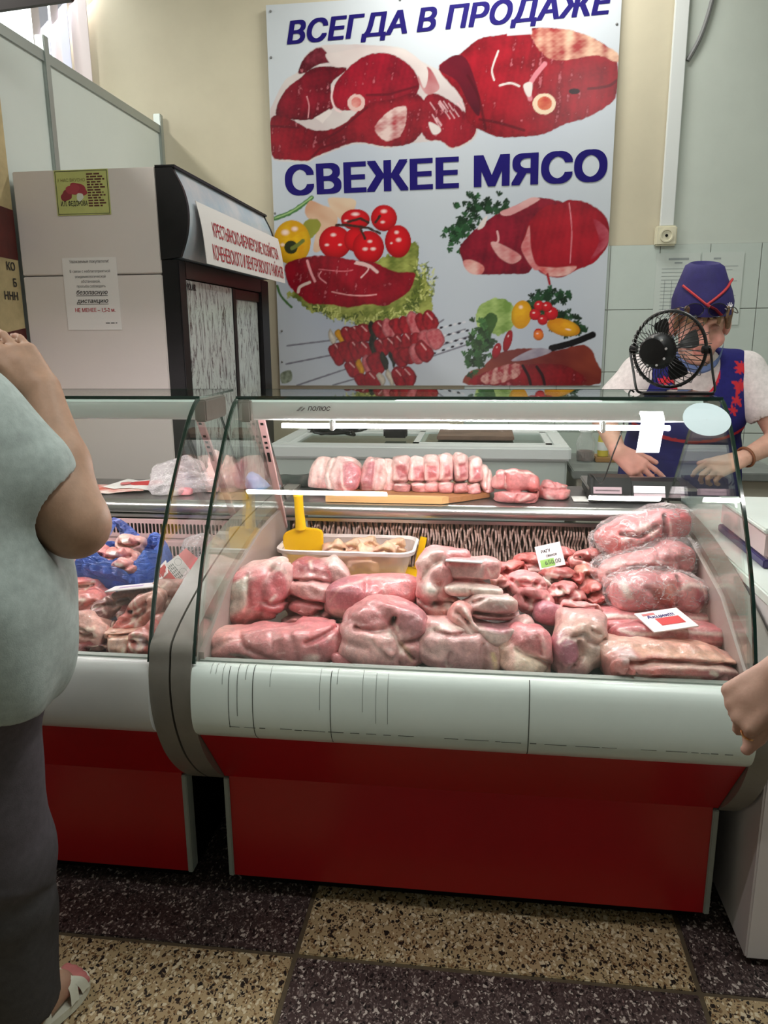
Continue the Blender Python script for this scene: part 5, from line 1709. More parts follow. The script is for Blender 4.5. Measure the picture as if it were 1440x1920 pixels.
piece('pork_muscle', 'small oval purple muscle lying between the pale stew piece and the round shank', 'meat', 1.77, [(1022, 1148, 22, 21, 10, 0, .04, PURP), (1046, 1152, 16, 12, -30, .01, .03, PALE)], GS, seed=81, cell=.0034, lump=.003)
# belly slabs, right front
GB = 'long pork belly slabs stacked at the right end'
def belly(label, Y, pts, hpx, rd, seed, tones, stripes, **kw):
    (x0, y0), (x1, y1) = pts
    ang = math.degrees(math.atan2(y1 - y0, x1 - x0))
    L = math.hypot(x1 - x0, y1 - y0)
    lobes = []
    n = 4
    for i in range(n):
        t = (i + .5) / n
        lobes.append((x0 + (x1 - x0) * t, y0 + (y1 - y0) * t + 3 * math.sin(i * 2 + seed), L / n * .75, hpx / 2, ang, 0, rd, tones[i % len(tones)], 3.2))
    return piece('pork_belly_slab', label, 'meat', Y, lobes, GB, fat=[([(x0 + (x1 - x0) * t, y0 + (y1 - y0) * t + hpx * o + 2.5 * math.sin(t * 9 + seed)) for t in np.linspace(0, 1, 9)], w, c) for o, w, c in stripes], seed=seed, lump=.004, k=.02, **kw)
belly('streaky belly slab at the back of the stack, under the red-striped tag', 1.835, ((1060, 1160), (1340, 1166)), 40, .07, 3, [LEAN, LEAN2], [(-.3, 4, FATC), (-.05, 3, PALE), (.15, 3, FATC), (.35, 3, PALE)])
belly('middle belly slab of the stack with a thick lean end to the left', 1.735, ((1150, 1188), (1365, 1194)), 48, .075, 7, [LEAN, LEAN, LEAN2, LEAN], [(-.32, 4, FATC), (.0, 3, PALE), (.2, 2.5, FATC)], patches=[([(1196, 1180), (1230, 1186), (1240, 1204), (1206, 1200)], (.55, .12, .11), 4), ([(1150, 1184), (1180, 1178), (1176, 1206), (1148, 1210)], (.56, .30, .36), 4)])
piece('pork_belly_slab', 'front rolled belly slab with a tan rind band on top, nearest the glass', 'meat', 1.60,
      [(1185, 1250, 46, 32, 4, 0, .07, (.50, .15, .14), 3), (1250, 1250, 60, 30, 3, 0, .07, (.42, .12, .11), 3.4), (1330, 1256, 52, 30, 4, 0, .07, DARK, 2.8), (1200, 1218, 50, 14, 2, .05, .06, SKIN, 2.8), (1270, 1220, 60, 13, 5, .05, .06, (.72, .36, .28), 3), (1345, 1232, 40, 9, 16, .05, .05, (.72, .36, .28), 2.6)], GB,
      creases=[([(1170, 1232), (1230, 1234), (1300, 1234), (1372, 1246)], .012, 4), ([(1160, 1256), (1170, 1236), (1200, 1232)], .006, 4)],
      fat=[([(1176, 1238), (1230, 1236), (1260, 1240), (1310, 1236), (1360, 1250)], 5, (.78, .50, .45)), ([(1168, 1262), (1200, 1256)], 7, (.66, .45, .40)), ([(1200, 1268), (1290, 1262)], 6, (.58, .38, .33)), ([(1310, 1246), (1322, 1252)], 4, (.75, .6, .52))],
      patches=[([(1176, 1208), (1290, 1212), (1350, 1222), (1384, 1242), (1340, 1236), (1280, 1226), (1190, 1224)], (.72, .40, .31), 3), ([(1150, 1216), (1178, 1214), (1176, 1228), (1150, 1236)], (.66, .46, .46), 4)], seed=39, k=.008, rough2=.0012)

# joints wrapped in clear bags, stacked at the right
m_bag = film_mat('clear_bag', (0.95, 0.9, 0.91), 0.06, 0.10, 1.0, 0.25, wr=30, crinkle=0.5)
GW = 'pork joints wrapped in clear bags'
def bagged(label, blabel, Y, lobes, seed, fat, creases, patches=()):
    piece('pork_joint', label, 'meat', Y, lobes, GW, creases, fat, patches, seed=seed, lump=.007, rough2=.001, floor=True)
    big = [tuple(l[:4]) + tuple(l[4:7]) + (None,) + tuple(l[8:]) for l in lobes]
    return big
def bag_over(label, Y, lobes, seed, extra=(), group='clear bags round the pork joints'):
    ls = [tuple(l[:7]) + ((1, 1, 1),) + tuple(l[8:]) for l in lobes] + list(extra)
    return piece('plastic_bag', label, 'bag', Y, ls, group, seed=seed, lump=.004, lsc=70, k=.03, mat=m_bag, off=.008, rough2=.003, cell=.0046, seam=.006, seamsc=40)
b1 = [(1200, 1000, 68, 34, -14, 0, .075, LEAN, 2.6), (1160, 1012, 34, 28, -20, -.02, .06, RED_), (1248, 982, 34, 28, 4, -.01, .06, (.52, .14, .15)), (1200, 992, 40, 20, -25, -.04, .05, LEAN2)]
b2 = [(1204, 1060, 76, 30, -12, 0, .08, LEAN2, 2.6), (1150, 1070, 34, 24, -24, -.02, .06, PALE), (1254, 1044, 36, 32, 0, .0, .065, LEAN), (1220, 1056, 50, 22, -10, -.03, .06, LEAN2)]
b3 = [(1220, 1110, 70, 34, 10, 0, .08, LEAN, 2.6), (1176, 1114, 36, 30, -10, -.02, .07, LEAN2), (1276, 1112, 38, 32, 24, -.01, .07, PALE, 3), (1224, 1092, 40, 22, 0, .0, .07, LEAN)]
for (lb, bb, Y, ls, sd_, ft, cr, pa) in (
    ('bagged pork joint on top of the wrapped stack at the right', 'crinkled clear bag round the top joint of the wrapped stack', 2.02, b1, 90, [([(1150, 1008), (1180, 990), (1210, 996)], 4), ([(1190, 984), (1204, 1004)], 5), ([(1236, 980), (1240, 1004)], 3), ([(1160, 1000), (1176, 1016)], 3, PALE)], [([(1150, 1000), (1184, 1004), (1212, 984)], .012, 4), ([(1228, 966), (1230, 1010)], .012, 4), ([(1176, 1024), (1216, 1010)], .008, 4)], []),
    ('bagged pork shoulder in the middle of the wrapped stack at the right', 'clear bag stretched round the middle joint of the wrapped stack', 1.95, b2, 93, [([(1140, 1072), (1200, 1048), (1240, 1050)], 3, PALE)], [([(1130, 1074), (1180, 1060), (1226, 1062)], .010, 4), ([(1240, 1030), (1252, 1064)], .006, 4)], [([(1268, 1040), (1288, 1038), (1290, 1056), (1276, 1060)], (.55, .12, .12), 3)]),
    ('bagged pork joint with a cut face at the bottom of the wrapped stack', 'knotted clear bag round the bottom joint of the wrapped stack', 1.87, b3, 96, [([(1248, 1104), (1268, 1090), (1290, 1096)], 5), ([(1290, 1090), (1300, 1120)], 3), ([(1150, 1094), (1156, 1110)], 8, (.8, .68, .62))], [([(1252, 1080), (1250, 1130)], .010, 4), ([(1190, 1100), (1230, 1130)], .006, 5)], [([(1276, 1090), (1294, 1098), (1300, 1130), (1276, 1124)], (.50, .12, .15), 3), ([(1200, 1096), (1240, 1086), (1246, 1122), (1210, 1136)], (.60, .17, .13), 8)])):
    piece('pork_joint', lb, 'meat', Y, ls, GW, cr, ft, pa, seed=sd_, lump=.008, rough2=.0012)
    ex = []
    if sd_ == 96:
        ex = [(1304, 1144, 10, 10, 0, -.02, .02, (1, 1, 1))]
    if sd_ == 90:
        ex = [(1130, 1030, 16, 20, 0, .0, .03, (1, 1, 1))]
    bag_over(bb, Y, ls, sd_ + 1, ex)

# ------------------------------------------------------------------ pork chops on the steel worktop
WTZ = 0.8765
cbz0 = WTZ
cbd = B()
ctrl = [(605, 934), (625, 957), (860, 957), (880, 952), (916, 934), (905, 926), (640, 924)]
pl = [(at(x, y, Z=WTZ + 0.012).x, at(x, y, Z=WTZ + 0.012).y) for x, y in ctrl]
cbd.prism([(-0.47, 2.30), (-0.10, 2.30), (-0.07, 2.315), (0.03, 2.40), (0.03, 2.57), (-0.47, 2.57)], 'Z', WTZ, WTZ + 0.016)
cb = thing('cutting_board', 'worn orange-brown wooden cutting board under the row of pork chops', 'cutting board', (-0.2, 2.4, WTZ))
m_board = M('board_wood', lin((176, 120, 76)), 0.5, noise=(14, 0.4), stretch=(0.4, 4, 4), bump=(40, 0.2))
cbd.build('board', m_board, cb)
B().prism([(-0.475, 2.285), (-0.115, 2.285), (-0.095, 2.298), (-0.115, 2.308), (-0.475, 2.308)], 'Z', WTZ, WTZ + 0.021).build('front_edge', M('edge_wood', lin((222, 176, 118)), 0.45, noise=(10, 0.2), stretch=(0.4, 4, 4)), cb)
CZ = WTZ + 0.017
# chops stand on edge in a row: centre px, half width px, half height px, lean, tone, kind
CH = [(606, 892, 26, 35, 14, 'e'), (645, 893, 36, 38, 8, 'f'), (702, 895, 27, 36, 14, 'h'), (724, 896, 22, 35, 10, 'e'), (752, 890, 19, 36, 4, 'c'), (782, 890, 18, 34, 8, 'c'), (808, 890, 17, 34, 2, 'c'), (834, 888, 15, 36, 0, 'c'), (863, 888, 15, 36, -2, 'c'), (889, 892, 15, 34, -6, 'c'), (911, 902, 13, 29, -12, 'e')]
GC = 'pork chops standing in a row on the cutting board'
cl = ['first chop from the left end, turned fat side out', 'second chop from the left, its pink lean face showing', 'third chop from the left, lean face half turned', 'fourth chop from the left, narrow and fat-edged', 'fifth chop from the left, over a bone square', 'sixth chop from the left, leaning right', 'seventh chop from the left, with an oval lean eye', 'eighth chop from the left, tall and straight', 'ninth chop from the left, tall with red base', 'tenth chop from the left', 'last chop at the right end of the row, slim and white-edged']
for i, ((x, y, hw, hh, an, kd), lb) in enumerate(zip(CH, cl)):
    Y = 2.455 - 0.003 * i + (0.02 if kd == 'e' else 0)
    split = y + hh * .42
    hw *= .88 if kd == 'c' else .96
    if kd == 'f':
        lobes = [(x, y, hw, hh, an, .0, .06, FATC, 2.8), (x + 10, y + 2, 22, 28, 14, -.045, .03, LEAN, 2.4)]
        pa = [([(x - 2, y - 16), (x + 18, y - 24), (x + 30, y - 4), (x + 22, y + 26), (x + 4, y + 24)], (.50, .17, .20), 2)]
        cr = [([(x - 14, y - 34), (x - 26, y - 6), (x - 20, y + 28)], .006, 3)]
        ft = [([(x - 4, y - 20), (x - 2, y + 20), (x + 10, y + 34)], 3)]
    elif kd == 'h':
        lobes = [(x, y, hw, hh, an, 0, .06, FATC, 2.8), (x - 10, y, 14, 30, an, -.02, .04, LEAN)]
        pa = [([(x - 22, y + 20), (x - 12, y - 24), (x + 2, y - 30), (x - 4, y + 24)], (.50, .17, .20), 2)]
        cr = [([(x + 1, y - 34), (x - 3, y + 30)], .004, 3)]
        ft = [([(x + 14, y - 30), (x + 4, y + 28)], 4, PALE)]
    elif kd == 'e':
        lobes = [(x, y, hw, hh, an, 0, .06, (.82, .54, .50), 2.8), (x + 4, y + hh * .6, hw * .7, hh * .35, an, -.01, .05, (.66, .24, .23))]
        pa, cr, ft = [], [([(x + hw * .2, y - hh * .8), (x - hw * .1, y + hh * .6)], .003, 3)], [([(x - hw * .3, y - hh * .7), (x - hw * .5, y + hh * .3)], 4), ([(x, y - hh * .5), (x - 2, y + hh * .2)], 3)]
    else:
        lobes = [(x, y - hh * .18, hw, hh * .78, an, 0, .055, (.76, .44, .42), 3.4), (x, y - hh * .72, hw * .95, hh * .28, an, .01, .055, FATC, 2.8), (x + an * .3, y + hh * .76, hw, hh * .30, an, -.005, .05, (.62, .22, .22), 3.8)]
        pa = [([(x - hw * .55, y - hh * .4), (x + hw * .5, y - hh * .45), (x + hw * .6, y + hh * .2), (x - hw * .3, y + hh * .3)], (.46, .12, .13), 2)]
        cr = [([(x - hw, split + 1), (x + hw, split)], .006, 2.0)]
        ft = [([(x - hw * .7, y - hh * .5), (x - hw * .7, y + hh * .3)], 2), ([(x - hw * .8, split + 4), (x + hw * .8, split + 3)], 2)]
    piece('pork_chop', lb, 'meat', Y, lobes, GC, cr, ft, pa, seed=110 + i, cell=.0032, lump=.003, k=.005, floor=False, zmin=CZ, seam=.001, rough2=.0012)
GT = 'boneless pork pieces right of the board'
piece('pork_piece', 'two-layered red pork piece right of the chops on the worktop', 'meat', 2.36,
      [(966, 902, 42, 22, 0, .02, .06, (.68, .26, .26), 2.8), (966, 931, 42, 17, 6, 0, .055, (.66, .22, .22), 2.6), (1000, 912, 14, 24, 0, .02, .05, RED_), (935, 905, 12, 22, 0, .01, .05, LEAN2)], GT,
      creases=[([(924, 918), (960, 920), (1006, 922)], .012, 3), ([(946, 890), (948, 916)], .005, 3), ([(960, 946), (966, 930)], .004, 3)], fat=[([(930, 890), (960, 884), (1000, 890)], 3), ([(946, 894), (948, 914)], 2), ([(970, 940), (985, 930)], 3)], seed=131, cell=.0036, k=.006, floor=False, zmin=WTZ)
piece('pork_piece', 'small ragged red pork piece at the right end of the worktop meat', 'meat', 2.42,
      [(1040, 924, 28, 18, 4, 0, .05, (.66, .24, .24), 2.5), (1034, 908, 14, 8, 10, .01, .03, LEAN), (1062, 924, 10, 14, 0, .0, .04, RED_)], GT,
      creases=[([(1016, 918), (1040, 922), (1066, 914)], .007, 3), ([(1036, 906), (1040, 918)], .005, 3)], fat=[([(1020, 930), (1036, 938)], 3), ([(1050, 912), (1060, 916)], 2)], seed=134, cell=.0036, k=.008, floor=False, zmin=WTZ, rough2=.0015)

# ------------------------------------------------------------------ left counter: beef offcuts
GL = 'beef offcuts heaped in the left counter'
BROWN = (.34, .17, .12)
LP = [('flat red beef strips at the back left of the heap, beside the grey shirt', 1.86, [(150, 1100, 46, 16, -4, 0, .05, RED_), (175, 1112, 40, 12, 4, -.02, .04, (.62, .2, .18)), (120, 1104, 30, 18, 0, 0, .05, LEAN)], 4),
      ('pink beef trimming under the flat strips, by the grey shirt', 1.77, [(150, 1136, 46, 24, 10, 0, .06, (.62, .24, .2)), (120, 1150, 30, 26, 0, 0, .05, LEAN), (175, 1128, 24, 18, 30, 0, .05, RED_)], 5),
      ('pale fatty chunk at the front left of the heap', 1.655, [(172, 1180, 34, 32, 30, 0, .06, (.7, .32, .27), 2.6), (190, 1196, 24, 30, 10, -.01, .05, (.72, .38, .33), 3), (150, 1196, 22, 26, 0, .01, .05, (.4, .1, .1))], 6),
      ('nearly black lean beef piece under the pale chunk at the front', 1.61, [(186, 1218, 26, 12, 2, 0, .04, (.13, .02, .03)), (160, 1214, 20, 14, 0, .01, .04, (.3, .06, .06))], 7),
      ('brown shank with a round cut end in the middle of the heap', 1.73, [(225, 1130, 38, 22, -22, .02, .05, BROWN, 2.5), (200, 1144, 17, 16, -10, -.02, .04, (.28, .10, .09)), (250, 1118, 26, 16, -10, .03, .04, (.26, .08, .07))], 8),
      ('folded red beef piece right of the shank', 1.70, [(268, 1146, 24, 34, 30, 0, .05, (.6, .22, .19)), (250, 1160, 20, 16, -20, -.02, .04, RED_), (284, 1136, 16, 30, 20, 0, .05, (.6, .3, .24)), (240, 1172, 16, 10, -10, -.02, .03, (.62, .2, .17))], 9),
      ('striped rib slab at the front of the heap', 1.60, [(232, 1206, 24, 20, -2, 0, .045, (.56, .30, .22), 4), (240, 1188, 30, 6, -4, .02, .04, (.66, .34, .26), 3)], 10),
      ('red beef knuckle with a white centre at the front right of the heap', 1.60, [(272, 1202, 26, 24, 0, 0, .05, (.6, .2, .17), 2.6), (290, 1192, 12, 24, 0, .0, .04, RED_)], 11),
      ('brownish beef chunk by the right end of the left counter', 1.80, [(305, 1112, 28, 30, 30, .0, .05, (.46, .22, .18)), (330, 1110, 26, 26, 0, .02, .05, (.4, .2, .17)), (296, 1150, 22, 24, 10, -.02, .05, (.5, .26, .2))], 12),
      ('red beef trimming squeezed in the front right corner of the left counter', 1.66, [(310, 1180, 24, 30, 20, 0, .05, (.55, .2, .17)), (300, 1210, 20, 14, 0, -.02, .04, RED_)], 13),
      ('narrow dark beef strip between the shank and the folded piece', 1.69, [(228, 1166, 12, 24, 24, 0, .035, (.26, .06, .06)), (222, 1180, 10, 12, 0, 0, .03, (.2, .05, .05))], 14)]
for lb, Y, ls, sd_ in LP:
    r = random.Random(sd_)
    x, y, rx, ry = ls[0][:4]
    cr = [([(x - rx * r.uniform(.4, .9), y - ry * r.uniform(-.5, .7)), (x + rx * r.uniform(-.2, .3), y + ry * r.uniform(-.4, .4)), (x + rx * r.uniform(.4, .9), y + ry * r.uniform(-.6, .5))], .009, 3.5) for _ in range(3)]
    ft = [([(x + rx * r.uniform(-.8, .8), y + ry * r.uniform(-.8, .8)), (x + rx * r.uniform(-.8, .8), y + ry * r.uniform(-.8, .8))], 3.0, (.78, .55, .46)) for _ in range(4)]
    pa = []
    if sd_ == 10:
        ft = [([(216, 1190), (214, 1224)], 3, (.72, .55, .42)), ([(230, 1192), (230, 1224)], 3, (.40, .20, .14)), ([(244, 1192), (244, 1224)], 3, (.72, .55, .42))]
        cr = [([(210, 1192), (256, 1190)], .008, 3)]
    if sd_ == 11:
        pa = [([(264, 1190), (282, 1188), (284, 1206), (270, 1210)], (.74, .55, .56), 3)]
    if sd_ == 8:
        pa = [([(186, 1138), (198, 1130), (214, 1140), (212, 1156), (194, 1160)], (.26, .09, .09), 2)]
        ft = [([(188, 1140), (202, 1132), (216, 1146)], 2, (.55, .36, .3))]
    piece('beef_offcut', lb, 'meat', Y, ls, GL, cr, ft, pa, seed=140 + sd_, cell=.0036, lump=.006, lsc=50, k=.008, rough2=.002, mottling=.24)
# ------------------------------------------------------------------ tags, tub, scoop, bags and papers
def tag_card(name, label, quad, ys, thick=0.0025, mats=None, group='price tags on the meat', cat='price tag'):
    """card from four corner sight lines (TL, TR, BR, BL) at their real depths -> returns thing, origin, right, up, size"""
    p = [at(q[0], q[1], Y=y) for q, y in zip(quad, ys)]
    c = sum(p, Vector()) / 4
    r = ((p[1] - p[0]) + (p[2] - p[3])) / 2
    u = ((p[0] - p[3]) + (p[1] - p[2])) / 2
    w = r.length
    r.normalize()
    u = u - r * u.dot(r)
    h = u.length
    u.normalize()
    n = r.cross(u)
    t = thing(name, label, cat, c, group)
    B().obox(c, (r, u, n), (w / 2, h / 2, thick / 2)).build('card', mats or m_paper, t)
    return t, c + n * (thick / 2), r, u, w, h
def patch(t, o, r, u, x0, x1, y0, y1, mat, name, lift=0.0004):
    n = r.cross(u)
    c = o + r * ((x0 + x1) / 2) + u * ((y0 + y1) / 2) + n * lift
    return B().obox(c, (r, u, n), (abs(x1 - x0) / 2, abs(y1 - y0) / 2, 0.0003)).build(name, mat, t)
m_card = M('card_white', lin((236, 226, 228)), 0.35)
m_green = M('green_print', lin((140, 190, 90)), 0.5)
m_redp = M('red_print', lin((200, 44, 48)), 0.5)
m_salmon = M('salmon_print', lin((206, 110, 112)), 0.5)
t, o, r, u, w, h = tag_card('price_tag', 'white price tag with a green stripe standing in the stewing pieces', [(997, 1027), (1044, 1017), (1066, 1057), (1018, 1068)], [1.97, 1.97, 1.93, 1.93], mats=m_card)
patch(t, o, r, u, -w * .42, w * .12, -h * .44, -h * .12, m_green, 'green_stripe')
text('РАГУ', 'lettering', m_ink, o + r * (-w * .12) + u * (h * .16), r, u, 0.0085, width=w * .36, bold=.03, parent=t)
text('свиное', 'lettering', m_ink, o + r * (w * .06) + u * (-h * .04), r, u, 0.008, width=w * .42, bold=.01, parent=t)
text('650,00', 'lettering', m_ink, o + r * (w * .06) + u * (-h * .36), r, u, 0.012, width=w * .62, parent=t, lift=0.0012)
t, o, r, u, w, h = tag_card('price_tag', 'white price tag with a red stripe lying on the belly slabs', [(1186, 1150), (1268, 1142), (1310, 1172), (1230, 1188)], [1.715, 1.74, 1.645, 1.62], mats=m_card)
patch(t, o, r, u, -w * .20, w * .34, -h * .26, h * .10, m_redp, 'red_stripe')
patch(t, o, r, u, -w * .38, -w * .10, h * .30, h * .40, m_salmon, 'brown_stripe')
text('Акция!!!', 'lettering', m_navy, o + u * (h * .14) - r * (w * .02), r, u, 0.014, width=w * .62, bold=.02, parent=t)
t, o, r, u, w, h = tag_card('price_tag', 'white price tag seen edge-on on the pork belly block', [(838, 1046), (903, 1050), (905, 1056), (835, 1052)], [1.83, 1.83, 1.735, 1.735], mats=m_card)
patch(t, o, r, u, -w * .3, w * .2, -h * .06, h * .0, m_ink, 'print_line')
t, o, r, u, w, h = tag_card('price_tag', 'white price tag seen edge-on across the beef heap', [(222, 1098), (300, 1093), (290, 1099), (190, 1112)], [1.80, 1.82, 1.72, 1.68], mats=m_card)
patch(t, o, r, u, -w * .3, w * .2, -h * .1, h * .1, M('lilac_print', lin((190, 160, 200)), .5), 'print_line')
t, o, r, u, w, h = tag_card('price_tag', 'white and red price card with two round seals at the end of the beef heap', [(328, 1035), (355, 1065), (326, 1110), (300, 1075)], [1.86, 1.86, 1.80, 1.80], mats=m_card)
patch(t, o, r, u, -w * .5, w * .30, -h * .5, -h * .16, m_redp, 'red_block')
for dx, dy in ((-.24, .32), (.26, .24)):
    cc = o + r * (w * dx) + u * (h * dy)
    B().tube([cc + (r * math.cos(a) + u * math.sin(a)) * w * .17 for a in np.linspace(0, 6.283, 17)[:-1]], 0.0005, 4, True).build('round_seal', m_greyink, t)
ln = B()
rs = random.Random(2)
nn_ = r.cross(u)
for i in range(4):
    for j in range(5):
        c = o + r * (w * (-.30 + .16 * j + rs.uniform(-.02, .02))) + u * (h * (.10 - i * .07)) + nn_ * 0.0004
        ln.obox(c, (r, u, nn_), (w * .055, h * .018, .0002))
q = ln.build('print_lines', m_greyink, t)
q['kind'] = 'stuff'
t, o, r, u, w, h = tag_card('price_tag', 'plain salmon-red card behind the sealed price card', [(340, 1025), (392, 1062), (370, 1088), (336, 1050)], [1.94, 1.94, 1.90, 1.90], mats=m_salmon)
t, o, r, u, w, h = tag_card('price_tag', 'small white card with a red square beside the blue bag', [(291, 1073), (308, 1053), (318, 1072), (301, 1088)], [1.84, 1.84, 1.80, 1.80], mats=m_card)
patch(t, o, r, u, -w * .3, w * .35, -h * .3, h * .3, m_redp, 'red_square')

# translucent tub of offal with the yellow scoop
m_tub = film_mat('milky_plastic', (0.92, 0.80, 0.76), 0.36, 0.3, 0.5, 0.25, wr=5)
m_tub.node_tree.nodes['Bump'].inputs['Strength'].default_value = 0.0
tub = thing('plastic_tub', 'milky translucent plastic tub of chicken pieces by the yellow scoop', 'tub', (-0.375, 2.14, 0.69))
def rrect(x0, x1, y0, y1, z, rad, n=5):
    out = []
    for cx, cy, a0 in ((x1 - rad, y1 - rad, 0), (x0 + rad, y1 - rad, 90), (x0 + rad, y0 + rad, 180), (x1 - rad, y0 + rad, 270)):
        for k in range(n + 1):
            a = math.radians(a0 + 90 * k / n)
            out.append((cx + rad * math.cos(a), cy + rad * math.sin(a), z))
    return out + [out[0]]
TX0, TX1, TY0, TY1 = -0.572, -0.188, 2.055, 2.245
rows = [rrect(TX0 + .028, TX1 - .028, TY0 + .025, TY1 - .01, .692, .03), rrect(TX0 + .012, TX1 - .012, TY0 + .012, TY1 - .004, .735, .035), rrect(TX0, TX1, TY0, TY1, .775, .04), rrect(TX0 + .003, TX1 - .003, TY0 + .003, TY1 - .003, .775, .038), rrect(TX0 + .015, TX1 - .015, TY0 + .015, TY1 - .007, .735, .033), rrect(TX0 + .031, TX1 - .031, TY0 + .028, TY1 - .013, .695, .028)]
bb = B().strip(rows)
bb.add(rows[0][:-1], [tuple(range(len(rows[0]) - 1))])
bb.build('tub_wall', m_tub, tub, True)
rim = B().strip([rrect(TX0 - .008, TX1 + .008, TY0 - .008, TY1 + .004, .774, .045), rrect(TX0 - .009, TX1 + .009, TY0 - .009, TY1 + .005, .784, .046), rrect(TX0 - .002, TX1 + .002, TY0 - .002, TY1 - .001, .786, .041), rrect(TX0 + .002, TX1 - .002, TY0 + .002, TY1 - .003, .776, .039)])
rim.build('rim', film_mat('milky_rim', (0.95, 0.86, 0.84), 0.8, 0.3, 0.5, 0.2, wr=5), tub, True)
GCK = 'chicken pieces in the plastic tub'
for i, (x, y, rx, ry, an, Y, wh) in enumerate([(628, 1030, 26, 12, 10, 2.13, 'nearest the scoop'), (660, 1026, 24, 13, -14, 2.16, 'second from the scoop'), (690, 1024, 26, 13, 14, 2.17, 'in the middle, curled'), (720, 1032, 24, 11, -8, 2.13, 'right of the middle'), (744, 1026, 22, 12, 20, 2.17, 'at the right end, with a yellow skin flap'), (680, 1048, 60, 14, 0, 2.13, 'large, lying underneath the others'), (620, 1050, 50, 16, 0, 2.14, 'under the scoop blade')]):
    r_ = random.Random(i)
    piece('chicken_piece', 'pale chicken piece in the tub, ' + wh, 'meat', Y, [(x, y, rx, ry, an, 0, .035, (.62, .36, .24), 2.4), (x + 8, y - 5, rx * .5, ry * .7, an + 60, -.01, .03, (.74, .50, .32)), (x - 9, y + 2, rx * .5, ry * .6, an - 40, -.01, .03, (.6, .32, .26))], GCK, [([(x - rx * .6, y + 3), (x, y - 3), (x + rx * .6, y + 2)], .006, 3)], [([(x - 8, y - 6), (x + 6, y - 4)], 3, (.82, .62, .40))], seed=200 + i, cell=.0036, lump=.004, lsc=60, k=.006, floor=False, zmin=.697, rough2=.002)
m_yel = M('yellow_plastic', lin((246, 196, 10)), 0.35)
sc_ = thing('yellow_scoop', 'bright yellow plastic scoop standing in the tub', 'scoop', (-0.515, 2.12, 0.75))
def pxy(pts, Y):
    return [(at(x, y, Y=Y).x, at(x, y, Y=Y).z) for x, y in pts]
YS = 2.125
bl_o = pxy([(531, 1058), (530, 1006), (534, 999), (556, 990), (557, 984), (568, 984), (572, 990), (598, 993), (605, 999), (606, 1058)], YS)
def round_plate(poly, y0, y1, bev):
    bm = bmesh.new()
    vs = [bm.verts.new((x, y0, z)) for x, z in poly]
    f = bm.faces.new(vs)
    ex = bmesh.ops.extrude_face_region(bm, geom=[f])
    bmesh.ops.translate(bm, verts=[v for v in ex['geom'] if isinstance(v, bmesh.types.BMVert)], vec=(0, y1 - y0, 0))
    bmesh.ops.recalc_face_normals(bm, faces=bm.faces)
    bmesh.ops.bevel(bm, geom=bm.edges[:], offset=bev, segments=2, affect='EDGES')
    b = B()
    bm.verts.index_update()
    b.add([v.co[:] for v in bm.verts], [[v.index for v in f.verts] for f in bm.faces])
    bm.free()
    return b
round_plate(bl_o, YS, YS + 0.014, 0.003).build('blade', m_yel, sc_, True)
hp = [at(x, y, Y=YS + .007) for x, y in ((564, 992), (563, 975), (561, 955), (560, 940), (559, 930))]
B().tube(catmull(hp, 4), [.0165 - .003 * math.sin(k / 16 * 2.4) for k in range(17)], 12).build('handle', m_yel, sc_, True)
B().lathe([(0, .015), (.008, .0125), (.0130, .0075), (.0148, 0)], hp[-1], (0, 0, 1), 12).build('handle_tip', m_yel, sc_, True)
yb = B().box(-0.50, -0.165, 2.03, 2.26, .667, .684, .004).build('yellow_board', m_yel)
tag(yb, 'yellow plastic cutting board under the tub', 'cutting board')
yb2 = B().obox((-0.176, 2.235, .735), (Vector((.2, 0, 1)).normalized(), Vector((1, 0, -.2)).normalized(), Vector((0, 1, 0))), (.05, .010, .004)).build('yellow_spatula', m_yel)
tag(yb2, 'yellow plastic spatula edge upright behind the right end of the tub', 'spatula')

# blue carrier bag with bony pieces
m_blue = film_mat('blue_polythene', lin((70, 110, 205)), 0.62, 0.25, 0.8, 0.3, (0.5, 0.62, 1.0), wr=34, crinkle=0.25)
bag = thing('blue_bag', 'open blue carrier bag of bony meat in the left counter', 'bag', (-1.0, 1.96, .67))
rs = np.random.RandomState(6)
rows = []
bc = Vector((-1.0, 1.985, .672))
NT = 64
for k, (rad, z) in enumerate([(.02, 0), (.07, .002), (.105, .02), (.125, .05), (.13, .085), (.118, .115), (.105, .135), (.098, .128), (.10, .105)]):
    row = []
    for i in range(NT + 1):
        a = 2 * math.pi * i / NT
        wv = 1 + .05 * math.sin(3 * a + 1) + .05 * math.sin(7 * a + k * .5) + .045 * math.sin(13 * a + k * .9) + .03 * math.sin(21 * a - k * .7)
        zz = z + (.018 * math.sin(2 * a + .6) + .008 * math.sin(9 * a)) * (z / .13)
        row.append(bc + Vector((rad * wv * math.cos(a), rad * .85 * wv * math.sin(a), zz)))
    rows.append(row)
B().strip(rows).build('sack', m_blue, bag, True)
def ribbon(pts, ws, seed):
    pts = [Vector(p) for p in catmull([tuple(p) for p in pts], 6)]
    rr_ = random.Random(seed)
    A, C2, D = [], [], []
    for i, p in enumerate(pts):
        t_ = i / (len(pts) - 1)
        w = np.interp(t_, np.linspace(0, 1, len(ws)), ws)
        tg = (pts[min(i + 1, len(pts) - 1)] - pts[max(i - 1, 0)]).normalized()
        s = tg.cross(Vector((0, 1, .2))).normalized()
        A.append(p + s * w)
        C2.append(p + Vector((0, -w * .5 * (1 + .4 * math.sin(i * 1.7)), 0)))
        D.append(p - s * w)
    return B().strip([A, C2, D])
ribbon([at(165, 1040, Y=1.96), at(190, 1008, Y=2.0), at(208, 985, Y=2.03), at(216, 977, Y=2.04), at(232, 990, Y=2.05), at(246, 1012, Y=2.05)], [.03, .018, .012, .012, .02, .034], 1).build('carry_handle', m_blue, bag, True)
